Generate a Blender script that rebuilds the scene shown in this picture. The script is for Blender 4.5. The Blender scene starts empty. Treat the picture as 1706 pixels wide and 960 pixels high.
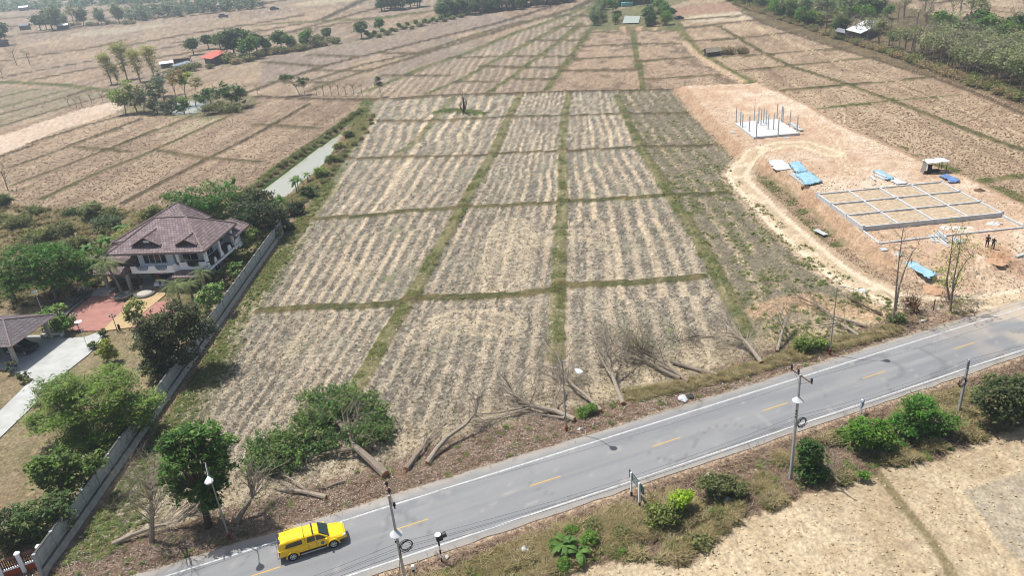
import bpy, bmesh, math, random
import numpy as np
from mathutils import Vector, Matrix, Euler
random.seed(7); rng = np.random.default_rng(7)
R = math.radians
scene = bpy.context.scene
COL = scene.collection

# ---------------------------------------------------------------- camera
FPX, PITCH, ROLL, CAMH = 1262.7, R(25.39), R(-5.17), 43.73
_f = np.array([0, math.cos(PITCH), -math.sin(PITCH)])
_r0 = np.array([1.0, 0, 0]); _u0 = np.array([0, math.sin(PITCH), math.cos(PITCH)])
_r = _r0*math.cos(ROLL) + _u0*math.sin(ROLL)
_u = -_r0*math.sin(ROLL) + _u0*math.cos(ROLL)
cam_data = bpy.data.cameras.new('camera'); cam = bpy.data.objects.new('camera', cam_data); COL.objects.link(cam)
cam_data.sensor_width = 36; cam_data.sensor_fit = 'HORIZONTAL'; cam_data.lens = FPX/1706*36
cam_data.clip_start = 0.5; cam_data.clip_end = 12000
M = Matrix(((_r[0], _u[0], -_f[0], 0), (_r[1], _u[1], -_f[1], 0), (_r[2], _u[2], -_f[2], CAMH), (0, 0, 0, 1)))
cam.matrix_world = M
scene.camera = cam

def P(px, py, z=0.0):
    """surveyed spot of the photograph -> world position at height z"""
    d = _r*(px-853)/FPX - _u*(py-480)/FPX + _f
    t = (z-CAMH)/d[2]
    return Vector((d[0]*t, d[1]*t, z))

# ---------------------------------------------------------------- light
SUN_EL, SUN_AZ_SHADOW = R(68), R(-31)      # shadows fall towards +x -y
world = bpy.data.worlds.new('World'); scene.world = world; world.use_nodes = True
wn = world.node_tree.nodes; wl = world.node_tree.links
bg = wn['Background']
sky = wn.new('ShaderNodeTexSky'); sky.sky_type = 'NISHITA'; sky.sun_disc = False
to_sun = Vector((-math.cos(SUN_AZ_SHADOW)*math.cos(SUN_EL), -math.sin(SUN_AZ_SHADOW)*math.cos(SUN_EL), math.sin(SUN_EL)))
sky.sun_elevation = SUN_EL
sky.sun_rotation = math.atan2(to_sun.x, to_sun.y)
sky.air_density = 1.3; sky.dust_density = 3.0
wl.new(sky.outputs[0], bg.inputs[0]); bg.inputs[1].default_value = 0.10
sd = bpy.data.lights.new('sun', 'SUN'); sun = bpy.data.objects.new('sun', sd); COL.objects.link(sun)
sd.energy = 4.7; sd.angle = R(0.55); sd.color = (1.0, 0.975, 0.94)
sun.rotation_euler = (-to_sun).to_track_quat('-Z', 'Y').to_euler()
scene.view_settings.view_transform = 'Standard'; scene.view_settings.look = 'None'
scene.view_settings.exposure = 0.26; scene.view_settings.gamma = 1.0
scene.render.engine = 'CYCLES'
scene.cycles.max_bounces = 5; scene.cycles.diffuse_bounces = 2; scene.cycles.glossy_bounces = 2
scene.cycles.transmission_bounces = 3; scene.cycles.transparent_max_bounces = 6; scene.cycles.volume_bounces = 0
scene.cycles.use_denoising = True; scene.cycles.pixel_filter_type = 'BLACKMAN_HARRIS'; scene.cycles.filter_width = 1.05

# ---------------------------------------------------------------- helpers
def lin(c):
    return tuple((v/255/12.92 if v/255 <= 0.04045 else ((v/255+0.055)/1.055)**2.4) for v in c)
KA = 0.62   # surface colour seen in full sun -> base colour
def C(r, g, b, k=None):
    k = KA if k is None else k
    return tuple(v*k for v in lin((r, g, b)))

def tag(o, label=None, cat=None, group=None, kind=None):
    if label: o['label'] = label
    if cat: o['category'] = cat
    if group: o['group'] = group
    if kind: o['kind'] = kind
    return o
def empty(name, loc, rz=0.0, label=None, cat=None, group=None):
    o = bpy.data.objects.new(name, None); COL.objects.link(o)
    o.location = loc; o.rotation_euler = (0, 0, rz); o.empty_display_size = 0.2
    return tag(o, label, cat, group)

_mats = {}
def mat(name, col, rough=0.85, var=0.18, scale=3.0, col2=None, bump=0.0, metal=0.0, bscale=None, spec=0.3, detail=4):
    """principled surface with grain: colour drifts between darker/lighter (or col and col2) by noise"""
    if name in _mats: return _mats[name]
    m = bpy.data.materials.new(name); m.use_nodes = True
    nt = m.node_tree; N = nt.nodes; L = nt.links
    b = N['Principled BSDF']; b.inputs['Roughness'].default_value = rough; b.inputs['Metallic'].default_value = metal
    b.inputs['Specular IOR Level'].default_value = spec
    tc = N.new('ShaderNodeTexCoord')
    nz = N.new('ShaderNodeTexNoise'); nz.inputs['Scale'].default_value = scale; nz.inputs['Detail'].default_value = detail; nz.inputs['Roughness'].default_value = 0.65
    L.new(tc.outputs['Object'], nz.inputs['Vector'])
    cr = N.new('ShaderNodeValToRGB')
    a = tuple(max(0, v*(1-var)) for v in col)
    c = tuple(min(1, v*(1+var)) for v in col) if col2 is None else col2
    cr.color_ramp.elements[0].position = 0.32; cr.color_ramp.elements[1].position = 0.68
    cr.color_ramp.elements[0].color = (*a, 1); cr.color_ramp.elements[1].color = (*c, 1)
    L.new(nz.outputs['Fac'], cr.inputs['Fac']); L.new(cr.outputs[0], b.inputs['Base Color'])
    if bump > 0:
        n2 = N.new('ShaderNodeTexNoise'); n2.inputs['Scale'].default_value = bscale or scale*3; n2.inputs['Detail'].default_value = 3
        L.new(tc.outputs['Object'], n2.inputs['Vector'])
        bp = N.new('ShaderNodeBump'); bp.inputs['Strength'].default_value = bump; bp.inputs['Distance'].default_value = 0.05
        L.new(n2.outputs['Fac'], bp.inputs['Height']); L.new(bp.outputs[0], b.inputs['Normal'])
    _mats[name] = m
    return m

def mesh_np(name, V, F, m=None, parent=None, colors=None, smooth=False, link=True):
    """V (n,3), F (k,3|4) arrays -> object; colors (n,3) per vertex"""
    me = bpy.data.meshes.new(name)
    V = np.asarray(V, np.float32); F = np.asarray(F, np.int32)
    k = F.shape[1]
    me.vertices.add(len(V)); me.vertices.foreach_set('co', V.ravel())
    me.loops.add(F.size); me.loops.foreach_set('vertex_index', F.ravel())
    me.polygons.add(len(F)); me.polygons.foreach_set('loop_start', np.arange(0, F.size, k, dtype=np.int32))
    try: me.polygons.foreach_set('loop_total', np.full(len(F), k, np.int32))
    except Exception: pass
    if smooth: me.polygons.foreach_set('use_smooth', np.ones(len(F), bool))
    me.update(calc_edges=True)
    if colors is not None:
        at = me.color_attributes.new('Col', 'FLOAT_COLOR', 'POINT')
        c4 = np.ones((len(V), 4), np.float32); c4[:, :3] = colors
        at.data.foreach_set('color', c4.ravel())
    if m: me.materials.append(m)
    if not link: return me
    o = bpy.data.objects.new(name, me); COL.objects.link(o)
    if parent: o.parent = parent
    return o

class MB:
    """collects simple shapes into ONE mesh object"""
    def __init__(s): s.v = []; s.f = []
    def add(s, vs, fs):
        n = len(s.v); s.v += [tuple(v) for v in vs]; s.f += [tuple(i+n for i in f) for f in fs]; return s
    def box(s, c, d, rz=0.0, M=None, bev=0.0):
        x, y, z = [k/2 for k in d]
        if bev > 0:
            b = min(bev, x*.9, y*.9, z*.9); vs = []
            for zz, q in ((-z, b), (-z+b, 0), (z-b, 0), (z, b)):
                vs += [(-x+q, -y+q, zz), (x-q, -y+q, zz), (x-q, y-q, zz), (-x+q, y-q, zz)]
            fs = [(3, 2, 1, 0), (12, 13, 14, 15)]
            for k in range(3):
                for i in range(4):
                    j = (i+1) % 4; fs.append((k*4+i, k*4+j, k*4+4+j, k*4+4+i))
        else:
            vs = [(-x, -y, -z), (x, -y, -z), (x, y, -z), (-x, y, -z), (-x, -y, z), (x, -y, z), (x, y, z), (-x, y, z)]
            fs = [(3, 2, 1, 0), (4, 5, 6, 7), (0, 1, 5, 4), (1, 2, 6, 5), (2, 3, 7, 6), (3, 0, 4, 7)]
        T = M if M is not None else Matrix.Translation(c) @ Matrix.Rotation(rz, 4, 'Z')
        return s.add([T @ Vector(v) for v in vs], fs)
    def tube(s, pts, rad, n=6, cap=True):
        pts = [Vector(p) for p in pts]
        if not hasattr(rad, '__len__'): rad = [rad]*len(pts)
        vs = []
        for i, p in enumerate(pts):
            t = (pts[min(i+1, len(pts)-1)] - pts[max(i-1, 0)])
            if t.length < 1e-6: t = Vector((0, 0, 1))
            t.normalize()
            a = Vector((0, 0, 1)) if abs(t.z) < 0.9 else Vector((1, 0, 0))
            u = t.cross(a).normalized(); w = t.cross(u)
            for k in range(n):
                an = 2*math.pi*k/n; vs.append(p + (u*math.cos(an) + w*math.sin(an))*rad[i])
        fs = []
        for i in range(len(pts)-1):
            for k in range(n):
                k2 = (k+1) % n; fs.append((i*n+k, i*n+k2, i*n+n+k2, i*n+n+k))
        if cap and n > 2: fs += [tuple(range(n)), tuple(reversed(range((len(pts)-1)*n, len(pts)*n)))]
        return s.add(vs, fs)
    def poly(s, pts, z0, z1):
        """extruded polygon (ccw), pts xy"""
        n = len(pts); vs = [(p[0], p[1], z0) for p in pts] + [(p[0], p[1], z1) for p in pts]
        fs = [tuple(reversed(range(n))), tuple(range(n, 2*n))] + [(i, (i+1) % n, n+(i+1) % n, n+i) for i in range(n)]
        return s.add(vs, fs)
    def lathe(s, c, prof, n=12, M=None):
        vs = []; T = M if M is not None else Matrix.Translation(c)
        for r_, z in prof:
            for k in range(n):
                a = 2*math.pi*k/n; vs.append(T @ Vector((r_*math.cos(a), r_*math.sin(a), z)))
        fs = []
        for i in range(len(prof)-1):
            for k in range(n):
                k2 = (k+1) % n; fs.append((i*n+k, i*n+k2, i*n+n+k2, i*n+n+k))
        fs += [tuple(reversed(range(n))), tuple(range((len(prof)-1)*n, len(prof)*n))]
        return s.add(vs, fs)
    def mesh(s, name, m):
        me = bpy.data.meshes.new(name); me.from_pydata(s.v, [], s.f); me.validate(); me.update()
        if m: me.materials.append(m)
        return me
    def build(s, name, m, parent=None, loc=None, smooth=False):
        me = s.mesh(name, m)
        if smooth: me.polygons.foreach_set('use_smooth', [True]*len(me.polygons))
        o = bpy.data.objects.new(name, me); COL.objects.link(o)
        if parent: o.parent = parent
        if loc is not None: o.location = loc
        return o

def copy_tree(o, parent=None, kids=None):
    c = o.copy(); COL.objects.link(c); c.parent = parent
    for ch in list(o.children): copy_tree(ch, c)
    return c

def h2(ix, iy, seed):
    n = (ix.astype(np.int64)*374761393 + iy.astype(np.int64)*668265263 + seed*1442695041) & 0xffffffff
    n = ((n ^ (n >> 13))*1274126177) & 0xffffffff
    n = (n ^ (n >> 16)) & 0xffff
    return n/65535.0
def vn(x, y, s, seed=0):
    """value noise 0..1 with cell size s metres"""
    x = x/s; y = y/s; ix = np.floor(x); iy = np.floor(y); fx = x-ix; fy = y-iy
    fx = fx*fx*(3-2*fx); fy = fy*fy*(3-2*fy)
    a = h2(ix, iy, seed); b = h2(ix+1, iy, seed); c = h2(ix, iy+1, seed); d = h2(ix+1, iy+1, seed)
    return (a*(1-fx)+b*fx)*(1-fy) + (c*(1-fx)+d*fx)*fy
def fbm(x, y, s, seed=0, o=3):
    r = 0; a = 1; t = 0
    for k in range(o):
        r = r + a*vn(x, y, s/2**k, seed+k*17); t += a; a *= 0.55
    return r/t
def sstep(a, b, x):
    t = np.clip((x-a)/(b-a), 0, 1); return t*t*(3-2*t)
def pip(X, Y, poly):
    """points in polygon (world xy)"""
    ins = np.zeros(X.shape, bool); n = len(poly)
    for i in range(n):
        x1, y1 = poly[i][:2]; x2, y2 = poly[(i+1) % n][:2]
        if y1 == y2: continue
        c = ((y1 > Y) != (y2 > Y)) & (X < (x2-x1)*(Y-y1)/(y2-y1)+x1); ins ^= c
    return ins
def pdist(X, Y, pts, far=30.0):
    """distance to polyline, far where beyond"""
    D = np.full(X.shape, far)
    pts = np.asarray([p[:2] for p in pts], float)
    for i in range(len(pts)-1):
        a = pts[i]; b = pts[i+1]
        msk = (X > min(a[0], b[0])-far) & (X < max(a[0], b[0])+far) & (Y > min(a[1], b[1])-far) & (Y < max(a[1], b[1])+far)
        if not msk.any(): continue
        x = X[msk]-a[0]; y = Y[msk]-a[1]; d = b-a; L2 = d@d+1e-9
        t = np.clip((x*d[0]+y*d[1])/L2, 0, 1)
        dd = np.hypot(x-t*d[0], y-t*d[1]); D[msk] = np.minimum(D[msk], dd)
    return D
def PW(pts, z=0.0): return [P(a, b, z)[:2] for a, b in pts]

# ---------------------------------------------------------------- road frame
RANG = R(18.80); RU = np.array([math.cos(RANG), math.sin(RANG)]); RN = np.array([-math.sin(RANG), math.cos(RANG)])
N_UP, N_LO, N_MID, N_TOP, N_BOT = 52.05, 45.75, 49.0, 53.35, 44.95
def road(s, n, z=0.0): return Vector((RU[0]*s+RN[0]*n, RU[1]*s+RN[1]*n, z))
# ================================================================ GROUND
PLAT_H = 1.1
plat = PW([(1142,142),(1167,171),(1197,205),(1222,232),(1250,250),(1281,268),(1316,290),(1362,323),(1400,358),(1437,391),(1467,411),(1500,432)], PLAT_H)
plat += [(50.5,86),(56,84),(66,86.5),(80,89),(110,91),(110,94)] + PW([(1706,346),(1611,300),(1528,268),(1467,239),(1402,212),(1349,180),(1306,158),(1260,139)], PLAT_H)
canal = PW([(433,317),(486,279),(527,248),(555,229),(572,219),(577,221),(560,240),(551,255),(529,283),(505,300),(481,323),(456,334)], -0.7)
pond = PW([(262,186),(285,168),(315,163),(350,163),(337,185),(300,189)])
pond2 = PW([(1041,27),(1067,28),(1064,39),(1037,40)])

canal = [(p[0]+(.9 if i > 5 else -.5), p[1]) for i, p in enumerate(canal)]
# rows: (points in the photo, half width m, height m, style, strength)
B = []
def bund(pts, w=0.45, h=0.22, st='o', k=1.0): B.append((PW(pts), w, h, st, k))
V1 = [(590,655),(600,640),(640,570),(655,545),(690,490),(740,400),(790,310),(820,260),(845,200),(868,156)]
V2 = [(925,600),(930,500),(932,420),(938,330),(937,250),(940,200),(947,156)]
V3 = [(1245,560),(1225,520),(1190,450),(1150,380),(1115,325),(1075,260),(1050,210),(1028,160)]
bund(V1, .42, .3, 'g', .9); bund(V2, .32, .25, 'g', .85); bund(V3, .65, .28, 'g', .85)
bund([(756,160),(724,201),(688,240),(660,262)], .7, .2, 'g', .7)
bund([(426,161),(480,163),(560,166),(640,166),(720,160),(856,156),(940,153),(1071,151),(1117,149)], .9, .35, 'd', 1)
bund([(605,201),(715,202),(804,197),(856,194),(940,193),(1028,190),(1142,188)], .5, .22, 'o')
bund([(562,265),(690,262),(809,259),(852,255),(937,252),(1079,245),(1205,242)], .5, .22, 'o')
bund([(512,366),(600,361),(678,353),(771,346),(852,343),(940,337),(1040,331),(1091,328),(1225,321)], .5, .22, 'go')
bund([(437,519),(527,513),(600,512),(653,508),(700,498),(780,496),(856,493),(925,484),(930,478),(1066,472),(1167,462)], .55, .22, 'go')
bund([(730,188),(750,184),(775,186),(800,190)], 1.6, .4, 'G')
# strip by the wall
far_lines = [
 ([(910,151),(973,63),(1003,23),(1012,5),(1016,-8)], 1.3,'g'), ([(1071,149),(1064,108),(1054,55)], 1.0,'g'),
 ([(1270,150),(1237,130),(1190,104),(1165,88),(1142,62),(1128,40),(1108,12),(1100,-5)], 2.2,'g'),
 ([(509,154),(577,128),(678,98),(748,76),(856,43),(960,12),(1000,-8)], .8,'o'),
 ([(602,154),(640,141),(703,113),(779,88),(856,55),(930,30),(978,10)], 1.2,'g'),
 ([(711,156),(766,134),(852,86),(920,51),(985,14),(1005,-5)], 1.1,'g'),
 ([(814,154),(854,127),(877,108),(900,92),(930,70),(967,38)], 1.1,'g'),
 ([(350,175),(426,149),(476,131),(552,106),(653,81),(738,60),(829,38),(920,10),(950,-8)], .9,'d'),
 ([(522,133),(602,108),(703,86),(790,58),(870,35)], .7,'o'),
 ([(441,103),(534,110)], .6,'o'), ([(517,91),(595,94)], .6,'o'), ([(635,88),(708,88)], .5,'o'), ([(527,117),(615,118)], .5,'o'),
 ([(451,137),(549,137)], .5,'o'), ([(640,125),(743,126)], .5,'o'), ([(751,96),(819,94)], .5,'o'), ([(761,136),(819,136)], .5,'o'), ([(804,110),(854,111)], .5,'o'),
 ([(852,131),(917,132)], .5,'o'), ([(852,112),(932,112)], .5,'o'), ([(852,93),(953,94)], .6,'o'), ([(885,67),(970,67)], .6,'o'), ([(928,45),(983,43)], .6,'o'), ([(928,26),(996,26)], .6,'o'),
 ([(940,118),(1061,116)], .7,'o'), ([(960,98),(1051,94)], .7,'o'), ([(968,77),(1054,73)], .7,'o'), ([(980,54),(1060,51),(1122,50)], 1.0,'go'),
 ([(1071,132),(1195,125)], .7,'o'), ([(1064,102),(1157,95)], .7,'o'), ([(1059,73),(1134,72)], .6,'o'),
 ([(1132,47),(1282,31)], .8,'d'), ([(1119,35),(1255,24)], .8,'d'), ([(1149,69),(1282,59)], .7,'o'), ([(1190,94),(1282,91)], .7,'o'), ([(1230,118),(1276,114)], .7,'o'),
 ([(1197,43),(1230,63),(1276,91),(1319,111),(1412,141),(1485,168),(1553,194),(1629,224),(1669,239),(1720,255)], .8,'go'),
 ([(1282,57),(1336,53)], .6,'o'), ([(1276,91),(1412,79)], .6,'o'), ([(1270,115),(1319,109),(1462,96)], .65,'go'),
 ([(1299,152),(1412,141),(1480,136),(1556,128)], .55,'go'), ([(1352,183),(1485,168),(1593,159)], .55,'g'), ([(1600,309),(1640,302),(1720,291)], .6,'g'),
 ([(0,129),(113,108),(227,88),(430,52),(534,33),(610,-3)], 1.4,'d'), ([(58,132),(164,111),(300,90),(420,70)], 1.0,'d'), ([(209,76),(302,58),(430,38),(500,25)], 1.0,'d'),
 ([(0,102),(161,78),(200,68)], .8,'o'), ([(0,191),(101,164),(141,151)], .7,'d'), ([(0,211),(71,189),(181,158),(200,152)], .7,'d'), ([(0,179),(106,151)], .9,'g'), ([(0,161),(58,149)], 1.0,'g'),
 ([(0,136),(101,141),(189,152)], 1.4,'g'), ([(50,239),(146,208),(206,192)], .5,'d'), ([(115,243),(234,199)], .5,'d'), ([(197,243),(312,197),(335,185)], .6,'go'),
 ([(68,333),(164,288),(239,259),(280,240),(363,202),(430,171)], .8,'go'), ([(208,338),(265,307),(348,264),(396,240),(430,222),(514,174)], .55,'d'),
 ([(15,280),(101,250),(126,240),(200,215)], .45,'o'), ([(25,308),(126,270),(202,240),(260,215)], .4,'o'), ([(0,262),(60,240)], .4,'d'),
 ([(260,250),(340,264)], .35,'o'), ([(353,264),(430,270)], .35,'o'), ([(126,245),(214,253)], .35,'o'), ([(426,207),(532,214)], .35,'o'),
 ([(0,30),(120,22),(300,5)], 1.0,'o'), ([(0,62),(150,42),(400,12),(500,-5)], 1.0,'d'), ([(0,45),(200,28)], .8,'o'), ([(300,70),(426,50)], .6,'o'), ([(360,84),(460,60),(600,20),(690,-3)], .9,'d'),
 ([(430,62),(560,40),(680,22)], .9,'o'), ([(440,40),(650,28),(720,18)], 1.4,'g'),
 ([(1616,30),(1720,45)], .8,'d'), ([(1600,12),(1720,25)], .8,'o'), ([(1620,62),(1720,80)], .8,'o'), ([(1560,5),(1620,-5)], .8,'d'), ([(1480,8),(1600,30)], .8,'o'),
]
for pts, w, st in far_lines:
    yy = P(*pts[0])[1]; bund(pts, w*(.55 if yy < 215 else .72), .22, st)

def gh(x, y):
    """big shape of the terrain (no grain): platform, canal, pond, verges"""
    X = np.atleast_1d(np.asarray(x, float)); Y = np.atleast_1d(np.asarray(y, float))
    z = np.zeros(X.shape)
    near = (X > 30) & (X < 130) & (Y > 60) & (Y < 230)
    if near.any():
        d = pdist(X[near], Y[near], plat+[plat[0]], 12); ins = pip(X[near], Y[near], plat)
        wob = 1.5+1.2*vn(X[near], Y[near], 3.0, 5)
        # the site runs level into the road at its lower right end
        fade = sstep(72, 92, Y[near]+0*X[near])
        z[near] = PLAT_H*fade*np.where(ins, 1, np.clip(1-d/wob, 0, 1)**1.2)
    for poly, dep in ((canal, 1.5), (pond, 1.2)):
        bx = [p[0] for p in poly]; by = [p[1] for p in poly]
        m = (X > min(bx)-5) & (X < max(bx)+5) & (Y > min(by)-5) & (Y < max(by)+5)
        if m.any():
            d = pdist(X[m], Y[m], poly+[poly[0]], 6); ins = pip(X[m], Y[m], poly)
            z[m] = np.where(ins, -0.7-np.clip(d*.5, 0, dep-.7), z[m]-0.7*np.clip(1-d/1.3, 0, 1))
    n = X*RN[0]+Y*RN[1]
    z -= 0.35*sstep(44.6, 42.5, n)
    return z

# grid graded with distance
ys = [16.0]
while ys[-1] < 4200:
    y = ys[-1]; ys.append(y + max(0.20, (y*y+CAMH**2)/(CAMH*758)*1.25))
ys = np.array(ys); NX = 780
tx = np.linspace(-1, 1, NX)
X = np.outer(0.86*ys+30, tx); Y = np.repeat(ys[:, None], NX, 1)
DXs = np.repeat(((0.86*ys+30)*2/NX)[:, None], NX, 1); DYs = np.repeat(np.gradient(ys)[:, None], NX, 1)
shp = X.shape; X = X.ravel(); Y = Y.ravel(); DXs = DXs.ravel(); DYs = DYs.ravel()
print('ground verts', X.size)
n_ = X*RN[0]+Y*RN[1]; s_ = X*RU[0]+Y*RU[1]
COLR = np.zeros((X.size, 3)); FL = np.full(X.size, 0.5)      # FL: fleck contrast
Z = gh(X, Y)
nA = fbm(X, Y, 40, 1); nB = fbm(X, Y, 9, 2); nC = fbm(X, Y, 2.2, 3, 2); nD = vn(X, Y, .55, 4); nE = vn(X, Y, .3, 9); nF = fbm(X, Y, 140, 6, 2)
def c3(*a): return np.array(C(*a))
def mix(m, col):
    """blend colour into the ground where m (0..1)"""
    m = np.clip(m, 0, 1)[:, None]; COLR[:] = COLR*(1-m) + (col if hasattr(col, 'shape') and np.ndim(col) == 2 else np.asarray(col))*m
def lerp(a, b, t): return np.asarray(a)*(1-t[:, None]) + np.asarray(b)*t[:, None]

# plain: ploughed pinkish tan, drifting
mix(np.ones(X.size), lerp(c3(158,136,114), c3(194,171,143), sstep(.25, .75, .5*nA+.3*nB+.2*nF)))
fd_ = np.array(P(430,171)[:2])-np.array(P(68,333)[:2]); fd_ /= np.linalg.norm(fd_)
fu = np.where(X < -30, X*fd_[1]-Y*fd_[0], X*.995-Y*.1); fv = np.where(X < -30, X*fd_[0]+Y*fd_[1], X*.1+Y*.995)
fur = vn(fu, fv, 1.0, 801)*0+vn(fu/.9, fv/14, 1.0, 802)*.5+vn(fu/2.6, fv/30, 1.0, 803)*.5
# each far parcel gets its own tone (blocky value noise in a skewed frame)
pa = np.floor((X*.96+Y*.28)/34); pb = np.floor((Y*.96-X*.28)/46)
pt = h2(pa, pb, 21)
farm = sstep(215, 300, Y)
mix(farm*.55*(pt > .62), c3(158,142,128)); mix(farm*.4*(pt < .2), c3(188,170,144))
# right-hand ploughed fields
rgt = sstep(30, 50, X-0.05*(Y-150))
mix(rgt*.8, lerp(c3(168,142,116), c3(204,180,148), sstep(.3, .72, .45*nB+.35*nC+.2*nA)))
lump = fbm(X*1.0, Y*.55, 1.6, 30, 3)
mix(.55*sstep(.55, .8, fur), c3(206,182,152)); mix(.5*sstep(.45, .2, fur), c3(136,112,92))
# ---- striped parcels
def vline(pts):
    w = sorted([tuple(P(a, b)[:2]) for a, b in pts], key=lambda p: p[1]); return np.array(w)
def xat(w, y):
    x = np.interp(y, w[:, 1], w[:, 0]); lo = y < w[0, 1]; hi = y > w[-1, 1]
    s0 = (w[1, 0]-w[0, 0])/(w[1, 1]-w[0, 1]); s1 = (w[-1, 0]-w[-2, 0])/(w[-1, 1]-w[-2, 1])
    return x + lo*(y-w[0, 1])*s0 + hi*np.minimum(y-w[-1, 1], 400)*s1
w1, w2, w3 = vline(V1), vline(V2), vline(V3)
wl_ = np.array([(-39.0, 40), (-38, 120), (-37.0, 165.), (-40, 240.)])
wr_ = np.array([(44.0, 60), (50, 130), (50, 250.)])
xs5 = [xat(w, Y) for w in (wl_, w1, w2, w3, wr_)]
U = np.where(X < xs5[1], (X-xs5[0])/(xs5[1]-xs5[0])*27, np.where(X < xs5[2], 27+(X-xs5[1])/(xs5[2]-xs5[1])*19,
    np.where(X < xs5[3], 46+(X-xs5[2])/(xs5[3]-xs5[2])*20, 66+(X-xs5[3])/(xs5[4]-xs5[3])*22)))
Uw = U + 0.9*(fbm(U*0+X, Y, 24, 40, 2)-.5)*1.4
central = pip(X, Y, PW([(604,163),(1117,150),(1154,196),(1210,242),(1222,285),(1245,315),(1290,362),(1350,412),(1420,467),(1500,510),(1520,520),(1300,600),(1150,650),(1000,705),(800,775),(650,800),(400,890),(250,915),(100,945),(250,735),(480,385),(520,330),(570,260)]))
left3 = X < xs5[3]
str_c = c3(240,214,178); gry_c = c3(119,113,101); dk_c = c3(86,80,70)
def stripes(u, per, seed, duty=.5):
    k = u/per; i = np.floor(k); f = k-i
    a = .5+.5*np.cos((f-.5)*2*math.pi)            # 1 mid-row
    amp = .45+.55*h2(i, i*0, seed); wid = .7+.6*h2(i, i*0, seed+1)
    return sstep(1-duty*wid, 1-duty*wid+.36, a)*amp
fine = vn(Uw/.42, Y/1.9, 1.0, 71)*.5+vn(Uw/.22, Y/.7, 1.0, 72)*.3+vn(Uw/.9, Y/5, 1.0, 73)*.2      # ragged streaks along the rows
parc = np.floor(Y/27+.3*np.floor(U/20)); pk1 = h2(np.floor(U/9.7), parc, 77); per_ = np.where(U < 46, 1.8, 2.45)
Uw = Uw+.55*(vn(X, Y, 13, 45)-.5)+.16*(vn(X, Y, 2.6, 46)-.5); blk = h2(np.floor(U/13.3), np.floor((Y+.1*X)/29), 47); Uw = Uw+blk*1.3
st1 = stripes(Uw+.5*(vn(Uw*0+Y, U*0, 17, 44)-.5), per_, 50, .52); st2 = stripes(Uw+.6, .93, 60, .5)
broken = sstep(.34, .62, fine)
fadeB = sstep(.2, .6, fbm(X, Y, 14, 78, 2))
strw = np.clip(st1*(.62+.5*broken)*(.7+.4*fadeB)*(.55+.6*blk) + .22*st2*broken*(1-.5*st1), 0, 1)
nrag = .5*nD+.3*nE+.2*fine
base = lerp(gry_c, c3(156,146,128), sstep(.3, .66, .35*nC+.65*nrag))
ccol = base*(1-strw[:, None]*.9) + str_c*strw[:, None]*.9
fleck = sstep(.58, .72, nE*.6+nD*.4)*(1-.6*st1); ccol = ccol*(1-.5*fleck[:, None]) + dk_c*.5*fleck[:, None]
pale = sstep(.60, .74, h2(np.floor(X/.27), np.floor(Y/.34), 91)*.6+.4*fine); ccol = ccol*(1-.35*pale[:, None]) + c3(232,220,196)*.35*pale[:, None]
mix(central*left3, ccol)
FL[central & left3] = .6
Z += central*left3*(.06*st1*broken + .09*(nE-.5) + .05*(nD-.5))
# greyer cut-over patches and green flush in the stripes
mix(central*left3*.45*sstep(.55, .75, nB)*(1-st1), c3(150,148,128))
mix(central*left3*.6*sstep(.66, .8, .6*nB+.4*nC)*sstep(.45,.65,vn(X, Y, 16, 90)), c3(128,140,88))
# weedy strip between the wide green bund and the site
wd = central & ~left3
wcol = lerp(c3(138,128,108), c3(200,180,150), stripes(Uw, 2.9, 95, .5)*sstep(.3, .6, nC))
mix(wd*1.0, wcol); mix(wd*.5*sstep(.56, .68, .5*nC+.3*nD+.2*nB), c3(112,114,78)); mix(wd*.5*sstep(.6, .8, nE), c3(96,96,70))
FL[wd] = .9
# lower part of the field by the road: tangled straw
n_fld = sstep(66, 58.5, n_)*central
mix(n_fld*.75, lerp(c3(176,160,130), c3(216,194,156), sstep(.3, .7, .5*nC+.5*nB)))
# green strip along the wall and left edge
gs = central*sstep(5.6, 2.0, X-xs5[0]+1.6*(nB-.5)*2)
mix(gs*.95, lerp(c3(92,106,56), c3(138,128,88), sstep(.45, .75, nC)))
gs2 = central*sstep(9, 4, X-xs5[0]+4*(nB-.5))*sstep(85, 60, Y); mix(gs2*.55, c3(128,124,82))
yel = central*sstep(5, 3.5, X-xs5[0])*0
# far striped parcels
fs = pip(X, Y, PW([(566,160),(910,151),(960,82),(985,47),(1014,0),(975,0),(900,40),(856,58),(703,115)])) & ~central
st3 = stripes(X*.985 - Y*.17*0 - (Y-230)*.10 + 1.2*(vn(X, Y, 20, 101)-.5), 2.7, 100, .55)
mix(fs*.9, lerp(c3(150,136,120), c3(222,200,166), st3*(.5+.5*nC))); 
fs2 = pip(X, Y, PW([(730,60),(850,70),(640,140),(600,140)])); mix(fs2*.55, c3(146,136,124))
fl2 = pip(X, Y, PW([(440,95),(700,40),(800,20),(860,35),(660,82),(430,145)])); mix(fl2*.5, c3(150,138,128))
# rough brown blocks with dark lumps right of the centre line
rb = pip(X, Y, PW([(915,150),(980,56),(1122,52),(1165,90),(1235,138),(1117,149)]))
mix(rb*.9, lerp(c3(184,160,134), c3(136,118,98), sstep(.52, .66, fbm(X, Y*.5, 3.4, 111, 2))))
# small dark lumps everywhere ploughed
cl = (~central)*(.2+1.4*nE*rng.random(X.size))*sstep(.52, .7, fbm(X, Y*.6, 1.9, 120, 3)); mix(cl*.28, c3(120,98,80))
cl = (~central)*(.2+1.5*nD*rng.random(X.size))*sstep(.54, .72, fbm(X, Y*.6, 1.3, 125, 2)); mix(cl*.35, c3(222,200,168))
Z += (~central)*.10*(fbm(X, Y, .9, 130, 2)-.5)*(Y < 260)
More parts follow.
